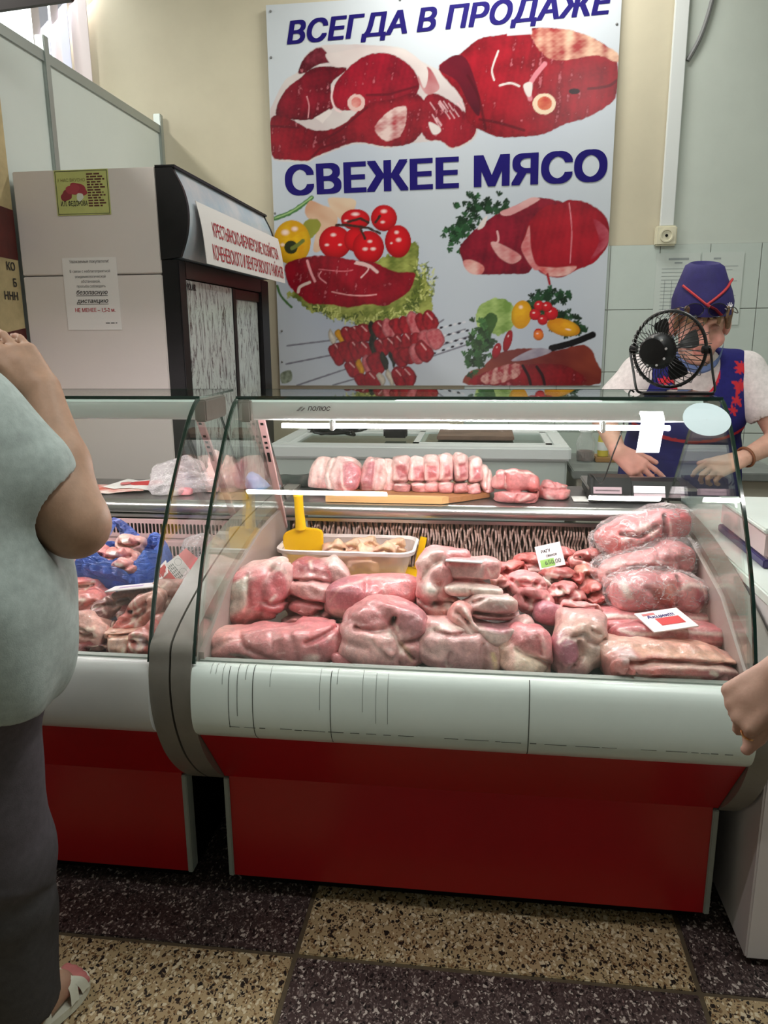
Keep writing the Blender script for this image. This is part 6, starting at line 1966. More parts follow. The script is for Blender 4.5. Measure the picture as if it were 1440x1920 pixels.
ribbon([at(150, 1046, Y=1.92), at(165, 1064, Y=1.88), at(200, 1072, Y=1.86), at(230, 1080, Y=1.85), at(246, 1092, Y=1.84)], [.012, .02, .024, .02, .010], 2).build('carry_handle', m_blue, bag, True)
GBB = 'bony meat pieces in the blue bag'
for i, (x, y, rx, ry, an, Y, tn, wh) in enumerate([(186, 1042, 24, 18, -10, 1.96, (.62, .16, .13), 'red and ragged, at the left'), (228, 1044, 30, 17, 8, 1.95, (.6, .24, .2), 'with a pale knuckle, in the middle'), (246, 1022, 26, 18, 14, 2.0, (.68, .42, .36), 'with a bone hollow, uppermost'), (236, 1062, 24, 12, 0, 1.91, (.64, .3, .26), 'lowest at the front')]):
    piece('bony_piece', 'bony meat piece in the blue bag, ' + wh, 'meat', Y, [(x, y, rx, ry, an, 0, .04, tn, 2.6), (x + 10, y - 4, rx * .5, ry * .6, an + 40, -.02, .03, LEAN2), (x - 8, y + 3, rx * .5, ry * .6, an - 50, -.015, .03, tn)], GBB, [([(x - rx * .7, y), (x, y + 4), (x + rx * .7, y - 3)], .009, 3)], [([(x - 10, y - 8), (x + 8, y - 6)], 4, BONE), ([(x + 4, y + 4), (x + 14, y + 8)], 3, BONE)], [([(x + 2, y - 8), (x + 12, y - 8), (x + 10, y + 2), (x + 2, y)], (.45, .10, .10), 2)] if i == 2 else (), seed=220 + i, cell=.0036, lump=.005, lsc=60, k=.007, floor=False, zmin=.69, rough2=.0025)
st = B().box(-1.16, -1.06, 1.93, 2.02, .668, .70, .004).build('steel_tray', m_steel)
tag(st, 'small steel tray corner left of the blue bag', 'tray')
cbg = piece('crumpled_bag', 'crumpled clear bag at the right end of the left counter, under the strut', 'bag', 2.08, [(378, 1026, 30, 24, -10, 0, .05, (1, 1, 1)), (366, 1036, 20, 20, 20, -.02, .04, (1, 1, 1)), (392, 1044, 16, 14, 0, -.01, .04, (1, 1, 1))], None, seed=240, lump=.007, lsc=60, mat=film_mat('clear_crumpled', (0.92, 0.88, 0.9), 0.12, 0.12, 0.9, 0.4, crinkle=0.5), floor=False, rough2=.003, zmin=.67)

# things lying on the left worktop
m_leaf = M('leaflet_print', lin((230, 222, 214)), 0.5, noise=(16, 0.5), col2=lin((206, 90, 70)))
for k, (c, rot, wd, dp, lb) in enumerate([((-1.23, 2.41), .25, .22, .14, 'folded leaflet with orange print at the front edge of the left worktop'), ((-1.17, 2.47), -.12, .17, .15, 'red and white leaflet lying on the other leaflet, left worktop')]):
    z = WTZ + .002 + k * .004
    x_, y_ = Vector((math.cos(rot), math.sin(rot), 0)), Vector((-math.sin(rot), math.cos(rot), 0))
    rows = [[Vector((c[0], c[1], z)) + x_ * (u_ * wd / 2) + y_ * (v_ * dp / 2) + Vector((0, 0, .006 * abs(math.sin(u_ * 2 + k)))) for u_ in np.linspace(-1, 1, 9)] for v_ in (-1, 1)]
    rows2 = [[p - Vector((0, 0, .001)) for p in rr_] for rr_ in rows[::-1]]
    lf = thing('leaflet', lb, 'leaflet', (c[0], c[1], z))
    B().strip(rows + rows2 + [rows[0]]).build('sheet', m_paper if k else m_leaf, lf)
    if k:
        pl = blob2d((c[0] + .03, c[1] + .01), .05, .045, 5, rot=.4)
        B().prism(pl, 'Z', z + .0055, z + .0068).build('red_print', m_redp, lf)
        pl = blob2d((c[0] - .04, c[1]), .022, .02, 8)
        B().prism(pl, 'Z', z + .0055, z + .0068).build('red_print', m_salmon, lf)
m_bag2 = film_mat('milky_bag', (0.86, 0.80, 0.82), 0.30, 0.14, 0.9, 0.4, wr=40, crinkle=0.4)
piece('clear_bag', 'crumpled clear bag slumped on the left worktop beside the leaflets', 'bag', 2.43, [(320, 900, 34, 36, -30, 0, .07, (1, 1, 1)), (352, 892, 34, 34, 20, .01, .07, (1, 1, 1)), (330, 916, 44, 18, 0, -.01, .07, (1, 1, 1)), (385, 905, 34, 24, 0, 0, .06, (1, 1, 1))], None, seed=250, lump=.010, lsc=45, mat=m_bag2, floor=False, zmin=WTZ, rough2=.004, k=.012)
for x, lb in ((404, 'pale chicken drumstick in cling film standing on the left worktop'), (430, 'right-hand pale chicken drumstick in cling film by the strut')):
    piece('drumstick', lb, 'meat', 2.45, [(x, 902, 15, 28, 4, 0, .04, (.74, .5, .46)), (x - 3, 874, 9, 24, 6, 0, .025, (.76, .54, .5))], 'drumsticks on the left worktop', seed=int(x), floor=False, zmin=WTZ, cell=.0036)
piece('pink_sponge', 'small pink sponge in front of the clear bag on the left worktop', 'sponge', 2.36, [(347, 922, 12, 8, 4, 0, .02, (.85, .30, .34), 4)], None, seed=260, lump=.001, cell=.003, floor=False, zmin=WTZ)
piece('blue_glove', 'crumpled light blue glove on the worktop beside the strut', 'glove', 2.5, [(482, 912, 20, 20, -20, 0, .04, (.20, .38, .72)), (512, 920, 22, 8, 6, -.01, .03, (.24, .40, .66)), (470, 902, 8, 12, 30, 0, .02, (.2, .38, .72))], None, seed=262, lump=.008, lsc=80, floor=False, zmin=WTZ, cell=.0036, mat=M('glove_rubber', (1, 1, 1), .5, attr=True))
piece('dark_cloth', 'dark green crumpled cloth left of the pork chops', 'cloth', 2.56, [(540, 906, 30, 16, 0, 0, .05, (.045, .06, .05)), (574, 908, 26, 18, 0, 0, .05, (.04, .05, .045)), (520, 912, 20, 10, 0, 0, .04, (.05, .06, .05))], None, seed=264, lump=.008, lsc=60, floor=False, zmin=WTZ, mat=M('dark_cloth', (1, 1, 1), .8, attr=True))

# electronic scale on the worktop
sl = thing('electronic_scale', 'black electronic scale with two small displays on the steel worktop before the seller', 'scale', (.44, 2.42, WTZ))
def slanted(x0, x1, y0, y1, z0, z1, dy, bev=.004):
    return round_plate([(0, 0)] * 0 or [], 0, 0, 0) if False else B().prism([(y0, z0), (y1, z0), (y1, z1), (y0 + dy, z1), (y0, z0 + (z1 - z0) * .25)], 'X', x0, x1)
slanted(.335, .455, 2.355, 2.45, WTZ, .948, .03).build('display_housing', m_black, sl)
slanted(.457, .60, 2.355, 2.45, WTZ, .938, .03).build('display_housing', m_black, sl)
B().box(.335, .60, 2.45, 2.58, WTZ, .905, .006).build('body', m_black, sl)
B().box(.33, .66, 2.40, 2.60, .905, .915, .004).build('weighing_pan', m_steel, sl)
m_lcd = M('display_window', lin((176, 150, 156)), 0.2, emit=((.8, .62, .68), 0.25))
m_lcd2 = M('display_window_lit', lin((230, 214, 220)), 0.2, emit=((1.0, .9, .95), 0.8))
def on_slope(x0, x1, f0, f1, z1, mat, nm):
    za = WTZ + (z1 - WTZ) * .25
    q = []
    for f in (f0, f1):
        yy = 2.355 + .03 * f
        zz = za + (z1 - za) * f
        q.append((yy - .0015, zz))
    B().prism([q[0], q[1], (q[1][0] + .002, q[1][1]), (q[0][0] + .002, q[0][1])], 'X', x0, x1).build(nm, mat, sl)
on_slope(.343, .427, .16, .50, .948, m_lcd, 'display')
on_slope(.349, .421, .28, .36, .948, m_ink, 'display_digits')
on_slope(.463, .555, .30, .72, .938, m_lcd2, 'display')
on_slope(.463, .555, .05, .26, .938, m_lcd, 'display')
nt_ = B().box(.285, .33, 2.36, 2.43, WTZ, WTZ + .002).build('paper_slip', m_paper)
tag(nt_, 'small white paper slip left of the black scale', 'paper')

# ------------------------------------------------------------------ small black fan clipped on the glass top
fan = thing('desk_fan', 'small black wire-caged fan standing on the top glass of the middle counter', 'fan', (.47, 1.97, 1.233))
FC = Vector((.446, 1.972, 1.340))
FA = Vector((.60, .80, .04)).normalized()
FU = (Vector((0, 0, 1)) - FA * FA.z).normalized()
FR_ = FU.cross(FA) * -1
RR = .090
def fp(rad, ang, d):
    return FC + (FR_ * math.cos(ang) + FU * math.sin(ang)) * rad + FA * d
B().tube([fp(RR, a, 0) for a in np.linspace(0, 2 * math.pi, 49)[:-1]], .0042, 8, True).build('cage_ring', m_blackwire, fan, True)
cg = B()
for i in range(46):
    a = 2 * math.pi * i / 46
    cg.tube([fp(.036, a, -.060), fp(.055, a, -.060), fp(.075, a, -.045), fp(.087, a, -.022), fp(RR, a, .0)], .0010, 4)
o_ = cg.build('rear_cage', m_blackwire, fan)
o_['kind'] = 'stuff'
cg = B()
for i in range(22):
    a = 2 * math.pi * (i + .5) / 22
    cg.tube([fp(RR, a, 0), fp(RR + .004, a, .022), fp(.085, a, .042), fp(.05, a, .052), fp(.02, a, .054)], .0010, 4)
o_ = cg.build('front_cage', m_blackwire, fan)
o_['kind'] = 'stuff'
B().lathe([(0, -.092), (.030, -.090), (.036, -.084), (.041, -.062), (.043, -.054), (.038, -.05), (.028, -.02), (0, -.02)], FC, FA, 28).build('motor_housing', m_black, fan, True)
for i in range(9):
    a = 2 * math.pi * i / 9 + .2
    c = fp(.0335, a, -.0885)
    B().lathe([(0, -.001), (.003, -.001), (.003, .001)], c, FA, 8).build('vent_hole', M('vent_light', (.5, .5, .5), .5) if i == 0 else bpy.data.materials['vent_light'], fan)
for i in range(4):
    a0 = 2 * math.pi * i / 4 + .4
    rows = []
    for t_ in np.linspace(0, 1, 6):
        rad = .012 + .062 * t_
        wdt = (.25 + .55 * math.sin(t_ * 2.4)) * .9
        rows.append([fp(rad, a0 + s * wdt, .004 + .014 * s) for s in (-.5, -.2, .2, .5)])
    B().strip(rows + [[p + FA * .0015 for p in r_] for r_ in rows[::-1]]).build('blade', m_black, fan, True)
B().lathe([(0, .03), (.012, .026), (.014, .0), (.012, -.02)], FC, FA, 16).build('blade_hub', m_black, fan, True)
for sgn, foot in ((1, Vector((.556, 1.955, 1.236))), (-1, Vector((.376, 1.97, 1.236)))):
    pv = FC + FR_ * (sgn * (RR + .010))
    B().lathe([(0, -.008), (.010, -.008), (.010, .008), (0, .008)], FC + FR_ * (sgn * RR), FR_, 12).build('pivot_knob', m_black, fan, True)
    B().tube(catmull([FC + FR_ * (sgn * RR), pv, pv + (foot - pv) * .5, foot + Vector((0, 0, .008)), foot + Vector((-sgn * .012, 0, 0))], 5), .0030, 8).build('stand_leg', m_blackwire, fan, True)
B().box(.385, .55, 1.93, 1.985, 1.2325, 1.2385, .002).build('base_bar', m_black, fan)
B().tube(catmull([(.372, 1.975, 1.237), (.362, 1.99, 1.233), at(1168, 800, Y=2.16), at(1150, 850, Y=2.17), at(1128, 905, Y=2.30), (.345, 2.40, .951), (.34, 2.47, .94)], 8), .0022, 6).build('power_cord', m_blackwire, fan, True)

# ------------------------------------------------------------------ white side counter with a scale, far right
wc = thing('white_counter', 'plain white counter cabinet closing the right side of the meat counter', 'counter', (.95, 2.0, 0))
B().box(.606, 1.35, 1.53, 2.62, .02, .82, .004).build('body', M('white_counter_board', lin((214, 206, 206)), .45, noise=(2, .06)), wc)
B().box(.60, 1.36, 1.525, 2.63, .82, .845, .004).build('countertop', m_panelw, wc)
ws = thing('shop_scale', 'pinkish white shop scale with a purple band on the white side counter', 'scale', (.8, 1.95, .845))
B().box(.655, .95, 1.80, 2.15, .865, .93, .008).build('body', M('scale_plastic', lin((206, 186, 186)), .4), ws)
B().box(.652, .953, 1.797, 2.153, .846, .866, .003).build('purple_band', M('purple_band', lin((64, 56, 104)), .4), ws)
B().box(.645, .96, 1.79, 2.16, .93, .942, .004).build('weighing_plate', m_panelw, ws)
cbl = B().tube(catmull([(.72, 1.80, .86), (.66, 1.72, .852), (.625, 1.64, .85), (.602, 1.56, .80), (.600, 1.545, .70), (.605, 1.527, .62), (.64, 1.522, .5)], 8), .004, 6).build('black_cable', m_blackwire, None, True)
tag(cbl, 'black cable hanging over the edge of the white side counter', 'cable')

# ------------------------------------------------------------------ people
m_skin = M('skin', (1, 1, 1), 0.5, attr=True, sub=0.12, noise=(40, 0.10), spec=0.35, bump=(180, .25, .001))
m_cloth = M('cloth_attr', (1, 1, 1), 0.85, attr=True, noise=(60, 0.14), spec=0.2, bump=(420, .3, .001))
SK, SKR, SKD, NAIL, LIP = (.56, .32, .235), (.62, .29, .235), (.42, .22, .16), (.78, .56, .50), (.52, .20, .17)

def hand(w, d, n, ts, curl=(35, 40, 30), thumb=(.55, .8, 20), col=SK, sc=1.0, spread=.10, curls=None, tip=SKR):
    """palm, four unequal jointed fingers and a thumb leaving the side of the palm; n = back of the hand, ts = thumb side sign along n x d"""
    w, d, n = Vector(w), Vector(d).normalized(), Vector(n)
    n = (n - d * n.dot(d)).normalized()
    s = n.cross(d) * ts
    out = []
    offs = [.030, .010, -.010, -.028]
    kl = [.088, .092, .087, .078]
    ln = [(.042, .026, .020), (.047, .030, .021), (.043, .027, .020), (.034, .021, .018)]
    rd = [.0098, .0100, .0095, .0084]
    for i in range(4):
        kn = w + d * (kl[i] * sc) + s * (offs[i] * sc)
        out.append(cap(w + s * (offs[i] * .55 * sc) + d * .006, kn, .0155 * sc, .0125 * sc, col, .010))
        p = kn
        dr = (d + s * (spread * (1.5 - i) / 1.5)).normalized()
        ax = dr.cross(n).normalized()
        tot = 0
        cu = curls[i] if curls else curl
        for j in range(3):
            tot += cu[j]
            q = Matrix.Rotation(-math.radians(tot), 3, ax) @ dr
            e = p + q * (ln[i][j] * sc)
            out.append(cap(p, e, rd[i] * (1 - .10 * j) * sc, rd[i] * (.92 - .10 * j) * sc, col if j < 2 else tip, .0035))
            p = e
            if j == 2:
                nq = Matrix.Rotation(-math.radians(tot), 3, ax) @ n
                c_ = p - q * .004 + nq * (rd[i] * .55)
                out.append(cap(c_, c_ + q * .006, .0042 * sc, .0040 * sc, NAIL, .0015))
    out.append(cap(w - d * .012, w + d * .06 * sc, .020 * sc, .017 * sc, col, .012))
    b = w + d * (.022 * sc) + s * (.020 * sc) - n * .006
    t1 = (d * thumb[0] + s * thumb[1] - n * .25).normalized()
    e1 = b + t1 * (.046 * sc)
    out.append(cap(b, e1, .0165 * sc, .0125 * sc, col, .010))
    ax = t1.cross(n).normalized()
    t2 = (Matrix.Rotation(math.radians(thumb[2]) * 1.0, 3, n * -ts) @ t1)
    e2 = e1 + t2 * (.034 * sc)
    e3 = e2 + (t2 * .9 + d * .3).normalized() * (.026 * sc)
    out += [cap(e1, e2, .0118 * sc, .0108 * sc, col, .004), cap(e2, e3, .0108 * sc, .0088 * sc, tip, .004)]
    return out

def head(c, fwd, up, col, hair=None, sc=1.0):
    """skull, jaw, nose, brow, eyes, lips, ears in a head frame"""
    c, f, u = Vector(c), Vector(fwd).normalized(), Vector(up)
    u = (u - f * u.dot(f)).normalized()
    r = f.cross(u)
    Rm = np.array([r, f, u]).T
    def L(x, y, z):
        return c + (r * x + f * y + u * z) * sc
    def E(p, rad, cc, k=.02):
        d = ell(L(*p), [q * sc for q in rad], None, 2.0, cc, k)
        d['R'] = Rm
        return d
    return [E((0, -.012, .03), (.076, .094, .085), col), E((0, .012, -.04), (.060, .070, .075), col, .03), E((0, .045, -.092), (.032, .032, .024), col, .03),
            cap(L(0, .090, .02), L(0, .108, -.022), .009 * sc, .013 * sc, SKR, .010), cap(L(-.012, .097, -.026), L(.012, .097, -.026), .008 * sc, None, SKR, .008),
            cap(L(-.045, .078, .038), L(-.014, .090, .036), .009 * sc, None, col, .012), cap(L(.014, .090, .036), L(.045, .078, .038), .009 * sc, None, col, .012),
            E((-.031, .079, .014), (.015, .010, .009), (.30, .15, .12), .004), E((.031, .079, .014), (.015, .010, .009), (.30, .15, .12), .004),
            cap(L(-.022, .083, -.058), L(.022, .083, -.058), .006 * sc, None, LIP, .006), cap(L(-.016, .083, -.066), L(.016, .083, -.066), .0065 * sc, None, LIP, .006),
            E((-.045, .055, -.03), (.026, .028, .026), SKR, .02), E((.045, .055, -.03), (.026, .028, .026), SKR, .02),
            E((-.085, -.008, .004), (.014, .022, .034), SKR, .006), E((.085, -.008, .004), (.014, .022, .034), SKR, .006)], L, Rm

def skin_mesh(name, prims, mat, cell, parent, k=.02, mod=None, cuts=None, colmod=None, w=.006):
    F, lo = field(prims, cell, k, mod, cuts)
    P, Q = surface_nets(F, lo, cell)
    col = blend_cols(P, prims, w, SK)
    if colmod:
        col = colmod(P, col)
    return mesh_np(name, P, Q, mat, np.clip(col, 0.003, 1), parent, P.mean(0))

# ---- the seller behind the counter
sel = thing('person', 'seller in navy vest and cap bending over the counter, mask under her chin', 'person', (.74, 2.95, 0))
HC, HF, HUp = Vector((.722, 2.775, 1.398)), Vector((-.06, -.97, -.20)), Vector((0, -.20, .97))
hp_, HL, HR = head(HC, HF, HUp, SK, sc=1.02)
shL, elL, wrL = Vector((.555, 2.86, 1.235)), Vector((.440, 2.86, 1.075)), Vector((.462, 2.665, .985))
shR, elR, wrR = Vector((.915, 2.87, 1.245)), Vector((1.03, 2.80, 1.02)), Vector((.868, 2.685, .962))
torso_s = [ell((.735, 2.90, 1.14), (.185, .115, .17), None, 2.4), ell((.74, 2.96, .93), (.19, .125, .16), None, 2.4), cap((.56, 2.88, 1.235), (.91, 2.89, 1.245), .058)]
bp_ = hp_ + [cap((.735, 2.89, 1.22), (.725, 2.81, 1.32), .060, .052, SK, .03), cap((.735, 2.89, 1.15), (.735, 2.89, 1.22), .11, .07, SK, .03)]
bp_ += [dict(p, col=SK) for p in torso_s]
for a, b, c in ((shL, elL, wrL), (shR, elR, wrR)):
    bp_ += [cap(a, b, .052, .040, SK, .02), cap(b, c, .042, .026, SK, .015)]
bp_ += hand(wrL, (.74, -.28, -.58), (-.30, -.70, .55), 1, curls=[(8, 15, 8), (20, 30, 20), (38, 50, 30), (45, 55, 35)], col=SKR, thumb=(.8, .5, 10))
bp_ += hand(wrR, (-.86, -.10, -.30), (.25, -.55, .75), -1, curls=[(25, 30, 20), (40, 45, 25), (45, 50, 30), (50, 50, 30)], col=SK, thumb=(.8, .45, 10))
for sx, hipx, kn, an in ((1, .83, (.84, 2.98, .47), (.84, 3.02, .09)), (-1, .65, (.64, 2.98, .47), (.64, 3.02, .09))):
    bp_ += [cap((hipx, 2.98, .86), kn, .085, .055, SK), cap(kn, an, .055, .036, SK), cap((an[0], an[1] + .03, .04), (an[0], an[1] - .15, .03), .035, .028, SK)]
skin_mesh('body', bp_, m_skin, .0046, sel, .018)
TEE = (.66, .60, .58)
tee = [dict(p, r=tuple(q + .010 for q in p['r'])) if p['t'] == 'ell' else dict(p, ra=p['ra'] + .012, rb=p['rb'] + .012) for p in torso_s]
tee = [dict(p, col=TEE) for p in tee]
tee += [cap(shL, shL + (elL - shL) * .52, .066, .076, TEE), cap(shR, shR + (elR - shR) * .52, .066, .076, TEE), cap((.735, 2.89, 1.17), (.73, 2.85, 1.265), .105, .078, TEE)]
tee += [dict(ell((.722, 2.775, 1.33), (.062, .10, .075)), sub=True, k=.008), dict(cap(shL + (elL - shL) * .62, elL + (elL - shL) * .3, .060, .056), sub=True, k=.006), dict(cap(shR + (elR - shR) * .62, elR + (elR - shR) * .3, .060, .056), sub=True, k=.006)]
skin_mesh('t_shirt', tee, m_cloth, .006, sel, .02, lambda P: .002 * wob(P, 30, 3, 2))
NV, REDB = (.016, .015, .12), (.50, .025, .035)
vest = [dict(p, r=tuple(q + .022 for q in p['r']), col=NV) if p['t'] == 'ell' else dict(p, ra=p['ra'] + .026, rb=p['rb'] + .026, col=NV) for p in torso_s]
vest[2] = cap((.60, 2.88, 1.235), (.875, 2.89, 1.245), .080, None, NV)
neck = ell((.722, 2.72, 1.275), (.085, .17, .125))
vest += [dict(neck, sub=True, k=.004), dict(cap((.725, 2.84, 1.22), (.72, 2.75, 1.45), .085, .09), sub=True, k=.006)]
vest += [dict(ell((.475, 2.86, 1.17), (.062, .16, .15)), sub=True, k=.006), dict(ell((.995, 2.87, 1.18), (.062, .16, .15)), sub=True, k=.006)]
flo = []
rs = random.Random(12)
for px_, py_, n_, sz in ((1398, 690, 8, 17), (1392, 725, 9, 19), (1386, 752, 7, 16), (1414, 705, 6, 15), (1424, 672, 5, 13), (1378, 770, 6, 13), (1250, 716, 7, 15), (1262, 735, 6, 13)):
    q = at(px_, py_, Y=2.76)
    for i in range(n_):
        a = 6.28 * i / n_ + rs.uniform(-.2, .2)
        l = sz * .00125 * rs.uniform(.7, 1.3)
        flo.append((q.x + math.cos(a) * l * .6, q.z + math.sin(a) * l * .6, l * .55, l * .22, a))
def vest_col(P, col):
    for ex in (neck,):
        d = np.abs(prim_sdf(ex, P))
        m = (d < .006) & (P[:, 1] < 2.86)
        col[m] = REDB
    front = P[:, 1] < 2.88
    for x, z, rl, rw, a in flo:
        u_, v_ = P[:, 0] - x, P[:, 2] - z
        uu, vv = u_ * math.cos(a) + v_ * math.sin(a), -u_ * math.sin(a) + v_ * math.cos(a)
        m = front & ((uu / rl) ** 2 + (vv / rw) ** 2 < 1)
        col[m] = REDB
    zc = 1.005 + .9 * (P[:, 0] - .74) ** 2 * 1.6
    m = front & (np.abs(P[:, 2] - zc) < .006)
    col[m] = REDB
    return col
skin_mesh('vest', vest, m_cloth, .0044, sel, .02, lambda P: .0035 * wob(P, 30, 4, 2), None, vest_col)
apr = [ell((.735, 2.955, .80), (.215, .150, .22), None, 3.0, (.016, .014, .11)), ell((.735, 2.955, .55), (.21, .15, .2), None, 3.0, (.016, .014, .11))]
skin_mesh('apron', apr, m_cloth, .008, sel, .03, lambda P: .006 * wob(P * np.array([1.6, 1.6, .3]), 26, 8, 2))
# cap: folded garrison shape with piping, embroidery; hair, glasses, mask
def capring(z, rx, ry, dy, dx=0.0, n=40, pinch=0.0):
    return [HL(dx + rx * math.cos(a), dy + ry * math.sin(a) * (1 - pinch * abs(math.cos(a)) ** 2), z) for a in np.linspace(0, 2 * math.pi, n + 1)]
caprows = [capring(.052, .090, .106, -.004), capring(.050, .095, .112, -.004), capring(.085, .096, .111, -.010), capring(.115, .088, .098, -.018), capring(.155, .072, .085, -.026, .002), capring(.188, .060, .070, -.032, .003), capring(.198, .045, .052, -.034, .003), capring(.178, .012, .030, -.034), capring(.172, .001, .004, -.034)]
# tilt the rings so the hem runs level round the head
B().strip(caprows).build('cap', M('navy_cap', (.024, .016, .13), .8, noise=(20, .3), bump=(300, .4, .001)), sel, True)
cap_ob = sel.children[-1] if len(sel.children) else None
cap_ob = [c for c in bpy.data.objects if c.name == 'cap'][0]
m_pipe = M('red_piping', (.50, .03, .035), .7)
def on_cap(x, z, lift=.004):
    zs = [.05, .085, .115, .155, .188]
    rx = np.interp(z, zs, [.094, .095, .088, .072, .060])
    ry = np.interp(z, zs, [.112, .110, .098, .085, .070])
    dy = np.interp(z, zs, [-.004, -.010, -.018, -.026, -.032])
    return HL(x, dy + ry * math.sqrt(max(0.02, 1 - (x / rx) ** 2)) + lift, z)
def flip(x):
    return -x
for pl in ([(-.072, .135), (-.040, .112), (-.008, .088)], [(.082, .150), (.04, .120), (-.008, .088)], [(-.008, .088), (.02, .074), (.042, .054)]):
    sgn_ = 1 if HR[0, 0] > 0 else -1
    pts = []
    for (xa, za), (xb, zb) in zip(pl[:-1], pl[1:]):
        for t_ in np.linspace(0, 1, 5):
            pts.append(on_cap(sgn_ * (xa + (xb - xa) * t_), za + (zb - za) * t_))
    B().tube(pts, .0042, 6).build('red_piping', m_pipe, cap_ob, True)
em = M('white_embroidery', (.75, .70, .72), .7)
for i in range(6):
    a = math.radians(40 + 24 * i)
    x0_, z0_ = sgn_ * .066, .066
    B().tube([on_cap(x0_ + sgn_ * .004 * math.cos(a), z0_ + .004 * math.sin(a), .003), on_cap(x0_ + sgn_ * .017 * math.cos(a), z0_ + .024 * math.sin(a), .003)], [.0032, .0012], 6).build('embroidery', em, cap_ob, True)
gl = thing('eyeglasses', 'dark-rimmed eyeglasses pushed up onto the front of the navy cap', 'glasses', HL(0, .11, .07))
m_lens = glass_mat('spectacle_lens', (.42, .38, .46))
for cx_ in (-.046, .024):
    ring_ = [HL(sgn_ * (cx_ + .028 * math.cos(a)), .120 - .10 * abs(cx_ + .01), .074 + .021 * math.sin(a)) for a in np.linspace(0, 2 * math.pi, 25)[:-1]]
    B().tube(ring_, .0014, 6, True).build('rim', m_blackwire, gl, True)
    B().add(ring_, [tuple(range(24))]).build('lens', m_lens, gl)
B().tube([HL(sgn_ * -.018, .121, .080), HL(sgn_ * -.011, .124, .083), HL(sgn_ * -.004, .121, .080)], .0014, 6).build('bridge', m_blackwire, gl, True)
B().tube(catmull([HL(sgn_ * -.074, .112, .078), HL(sgn_ * -.086, .09, .078), HL(sgn_ * -.099, .03, .06), HL(sgn_ * -.100, -.03, .05)], 5), .0016, 6).build('temple_arm', m_blackwire, gl, True)
B().tube(catmull([HL(sgn_ * .052, .112, .078), HL(sgn_ * .078, .09, .078), HL(sgn_ * .105, .03, .05), HL(sgn_ * .102, -.03, .045)], 5), .0016, 6).build('temple_arm', m_blackwire, gl, True)
HA, HB_ = (.34, .22, .10), (.18, .10, .05)
hr = []
for i in range(9):
    x = -.060 + .015 * i
    hr.append(cap(HL(x, .078 - .25 * x * x * 10 * .3, .072), HL(x + .008 * math.sin(i * 2.2), .094 - 4 * x * x, .046 - .008 * (i % 3)), .010, .006, HA if i % 2 else HB_, .006))
for s_ in (-1, 1):
    hr += [cap(HL(s_ * .074, .045, .06), HL(s_ * .080, .03, .005), .014, .008, HB_, .01), cap(HL(s_ * .074, -.03, .05), HL(s_ * .072, -.06, -.03), .02, .016, HB_, .015)]
hr += [cap(HL(-.05, -.085, .02), HL(.05, -.085, .02), .03, .03, HB_, .02)]
m_hair = M('hair_strands', (1, 1, 1), .55, attr=True, noise=(90, .4), stretch=(3, 3, .6))
skin_mesh('hair', hr, m_hair, .004, sel, .008)
mk = []
m_mask = M('blue_mask', lin((84, 100, 140)), .8)
pth = [HL(sgn_ * .080, .0, -.03), HL(sgn_ * .074, .03, -.070), HL(sgn_ * .050, .065, -.108), HL(0, .085, -.124), HL(sgn_ * -.050, .065, -.108), HL(sgn_ * -.074, .03, -.070), HL(sgn_ * -.080, .0, -.03)]
pth = [Vector(p) for p in catmull([tuple(p) for p in pth], 6)]
upv_ = (HL(0, -.3, 1) - HL(0, 0, 0)).normalized()
B().strip([[p + upv_ * .014 + (HL(0, .35, 0) - HL(0, 0, 0)) * .012 for p in pth], [p + (HL(0, 1, -.6) - HL(0, 0, 0)).normalized() * .008 for p in pth], [p - upv_ * .012 for p in pth]]).build('face_mask', m_mask, sel, True)
for s_ in (-1, 1):
    B().tube(catmull([HL(s_ * .080, .004, -.03), HL(s_ * .088, -.004, .0), HL(s_ * .088, -.016, .03)], 5), .0022, 6).build('ear_loop', m_paper, sel, True)
brw = (wrR - elR).normalized()
bw_c = wrR - brw * .022
s1 = brw.orthogonal().normalized()
s2 = brw.cross(s1)
B().tube([bw_c + (s1 * math.cos(a) + s2 * math.sin(a)) * .0335 for a in np.linspace(0, 2 * math.pi, 25)[:-1]], .0045, 6, True).build('bracelet', M('brown_bracelet', lin((120, 70, 40)), .5), sel, True)

# ---- customer at the left edge
cus = thing('person', 'customer in a grey marl T-shirt and dark trousers with one hand raised to the face', 'person', (-.93, 1.12, 0))
S_, E_, W_ = Vector((-.800, 1.09, 1.255)), Vector((-.668, 1.165, 1.078)), Vector((-.752, 1.255, 1.29))
CS = (.40, .245, .165)
cp_ = []
h2, _, _ = head((-.93, 1.14, 1.50), (.1, 1, -.1), (0, .1, 1), CS)
cp_ += [dict(p, col=p['col'] if p['col'] not in (SK,) else CS) for p in h2]
cp_ += [cap((-.93, 1.10, 1.30), (-.93, 1.13, 1.44), .058, .052, CS), ell((-.93, 1.10, 1.15), (.19, .12, .2), None, 2.4, CS), ell((-.93, 1.10, .88), (.20, .14, .16), None, 2.4, CS), cap((-1.06, 1.09, 1.27), (-.80, 1.09, 1.27), .06, None, CS)]
cp_ += [cap(S_, E_, .060, .055, CS, .02), cap(E_, E_ + (W_ - E_) * .45, .053, .047, CS, .02), cap(E_ + (W_ - E_) * .45, W_, .046, .029, CS, .015)]
cp_ += hand(W_, (-.66, .12, .74), (.60, -.74, .40), 1, curls=[(12, 18, 10), (14, 20, 12), (16, 22, 14), (20, 25, 15)], col=CS, thumb=(.95, .75, -10), tip=(.45, .22, .17))
cp_ += [cap((-1.06, 1.09, 1.26), (-1.17, 1.10, 1.02), .058, .045, CS), cap((-1.17, 1.10, 1.02), (-1.14, 1.26, .86), .042, .028, CS)]
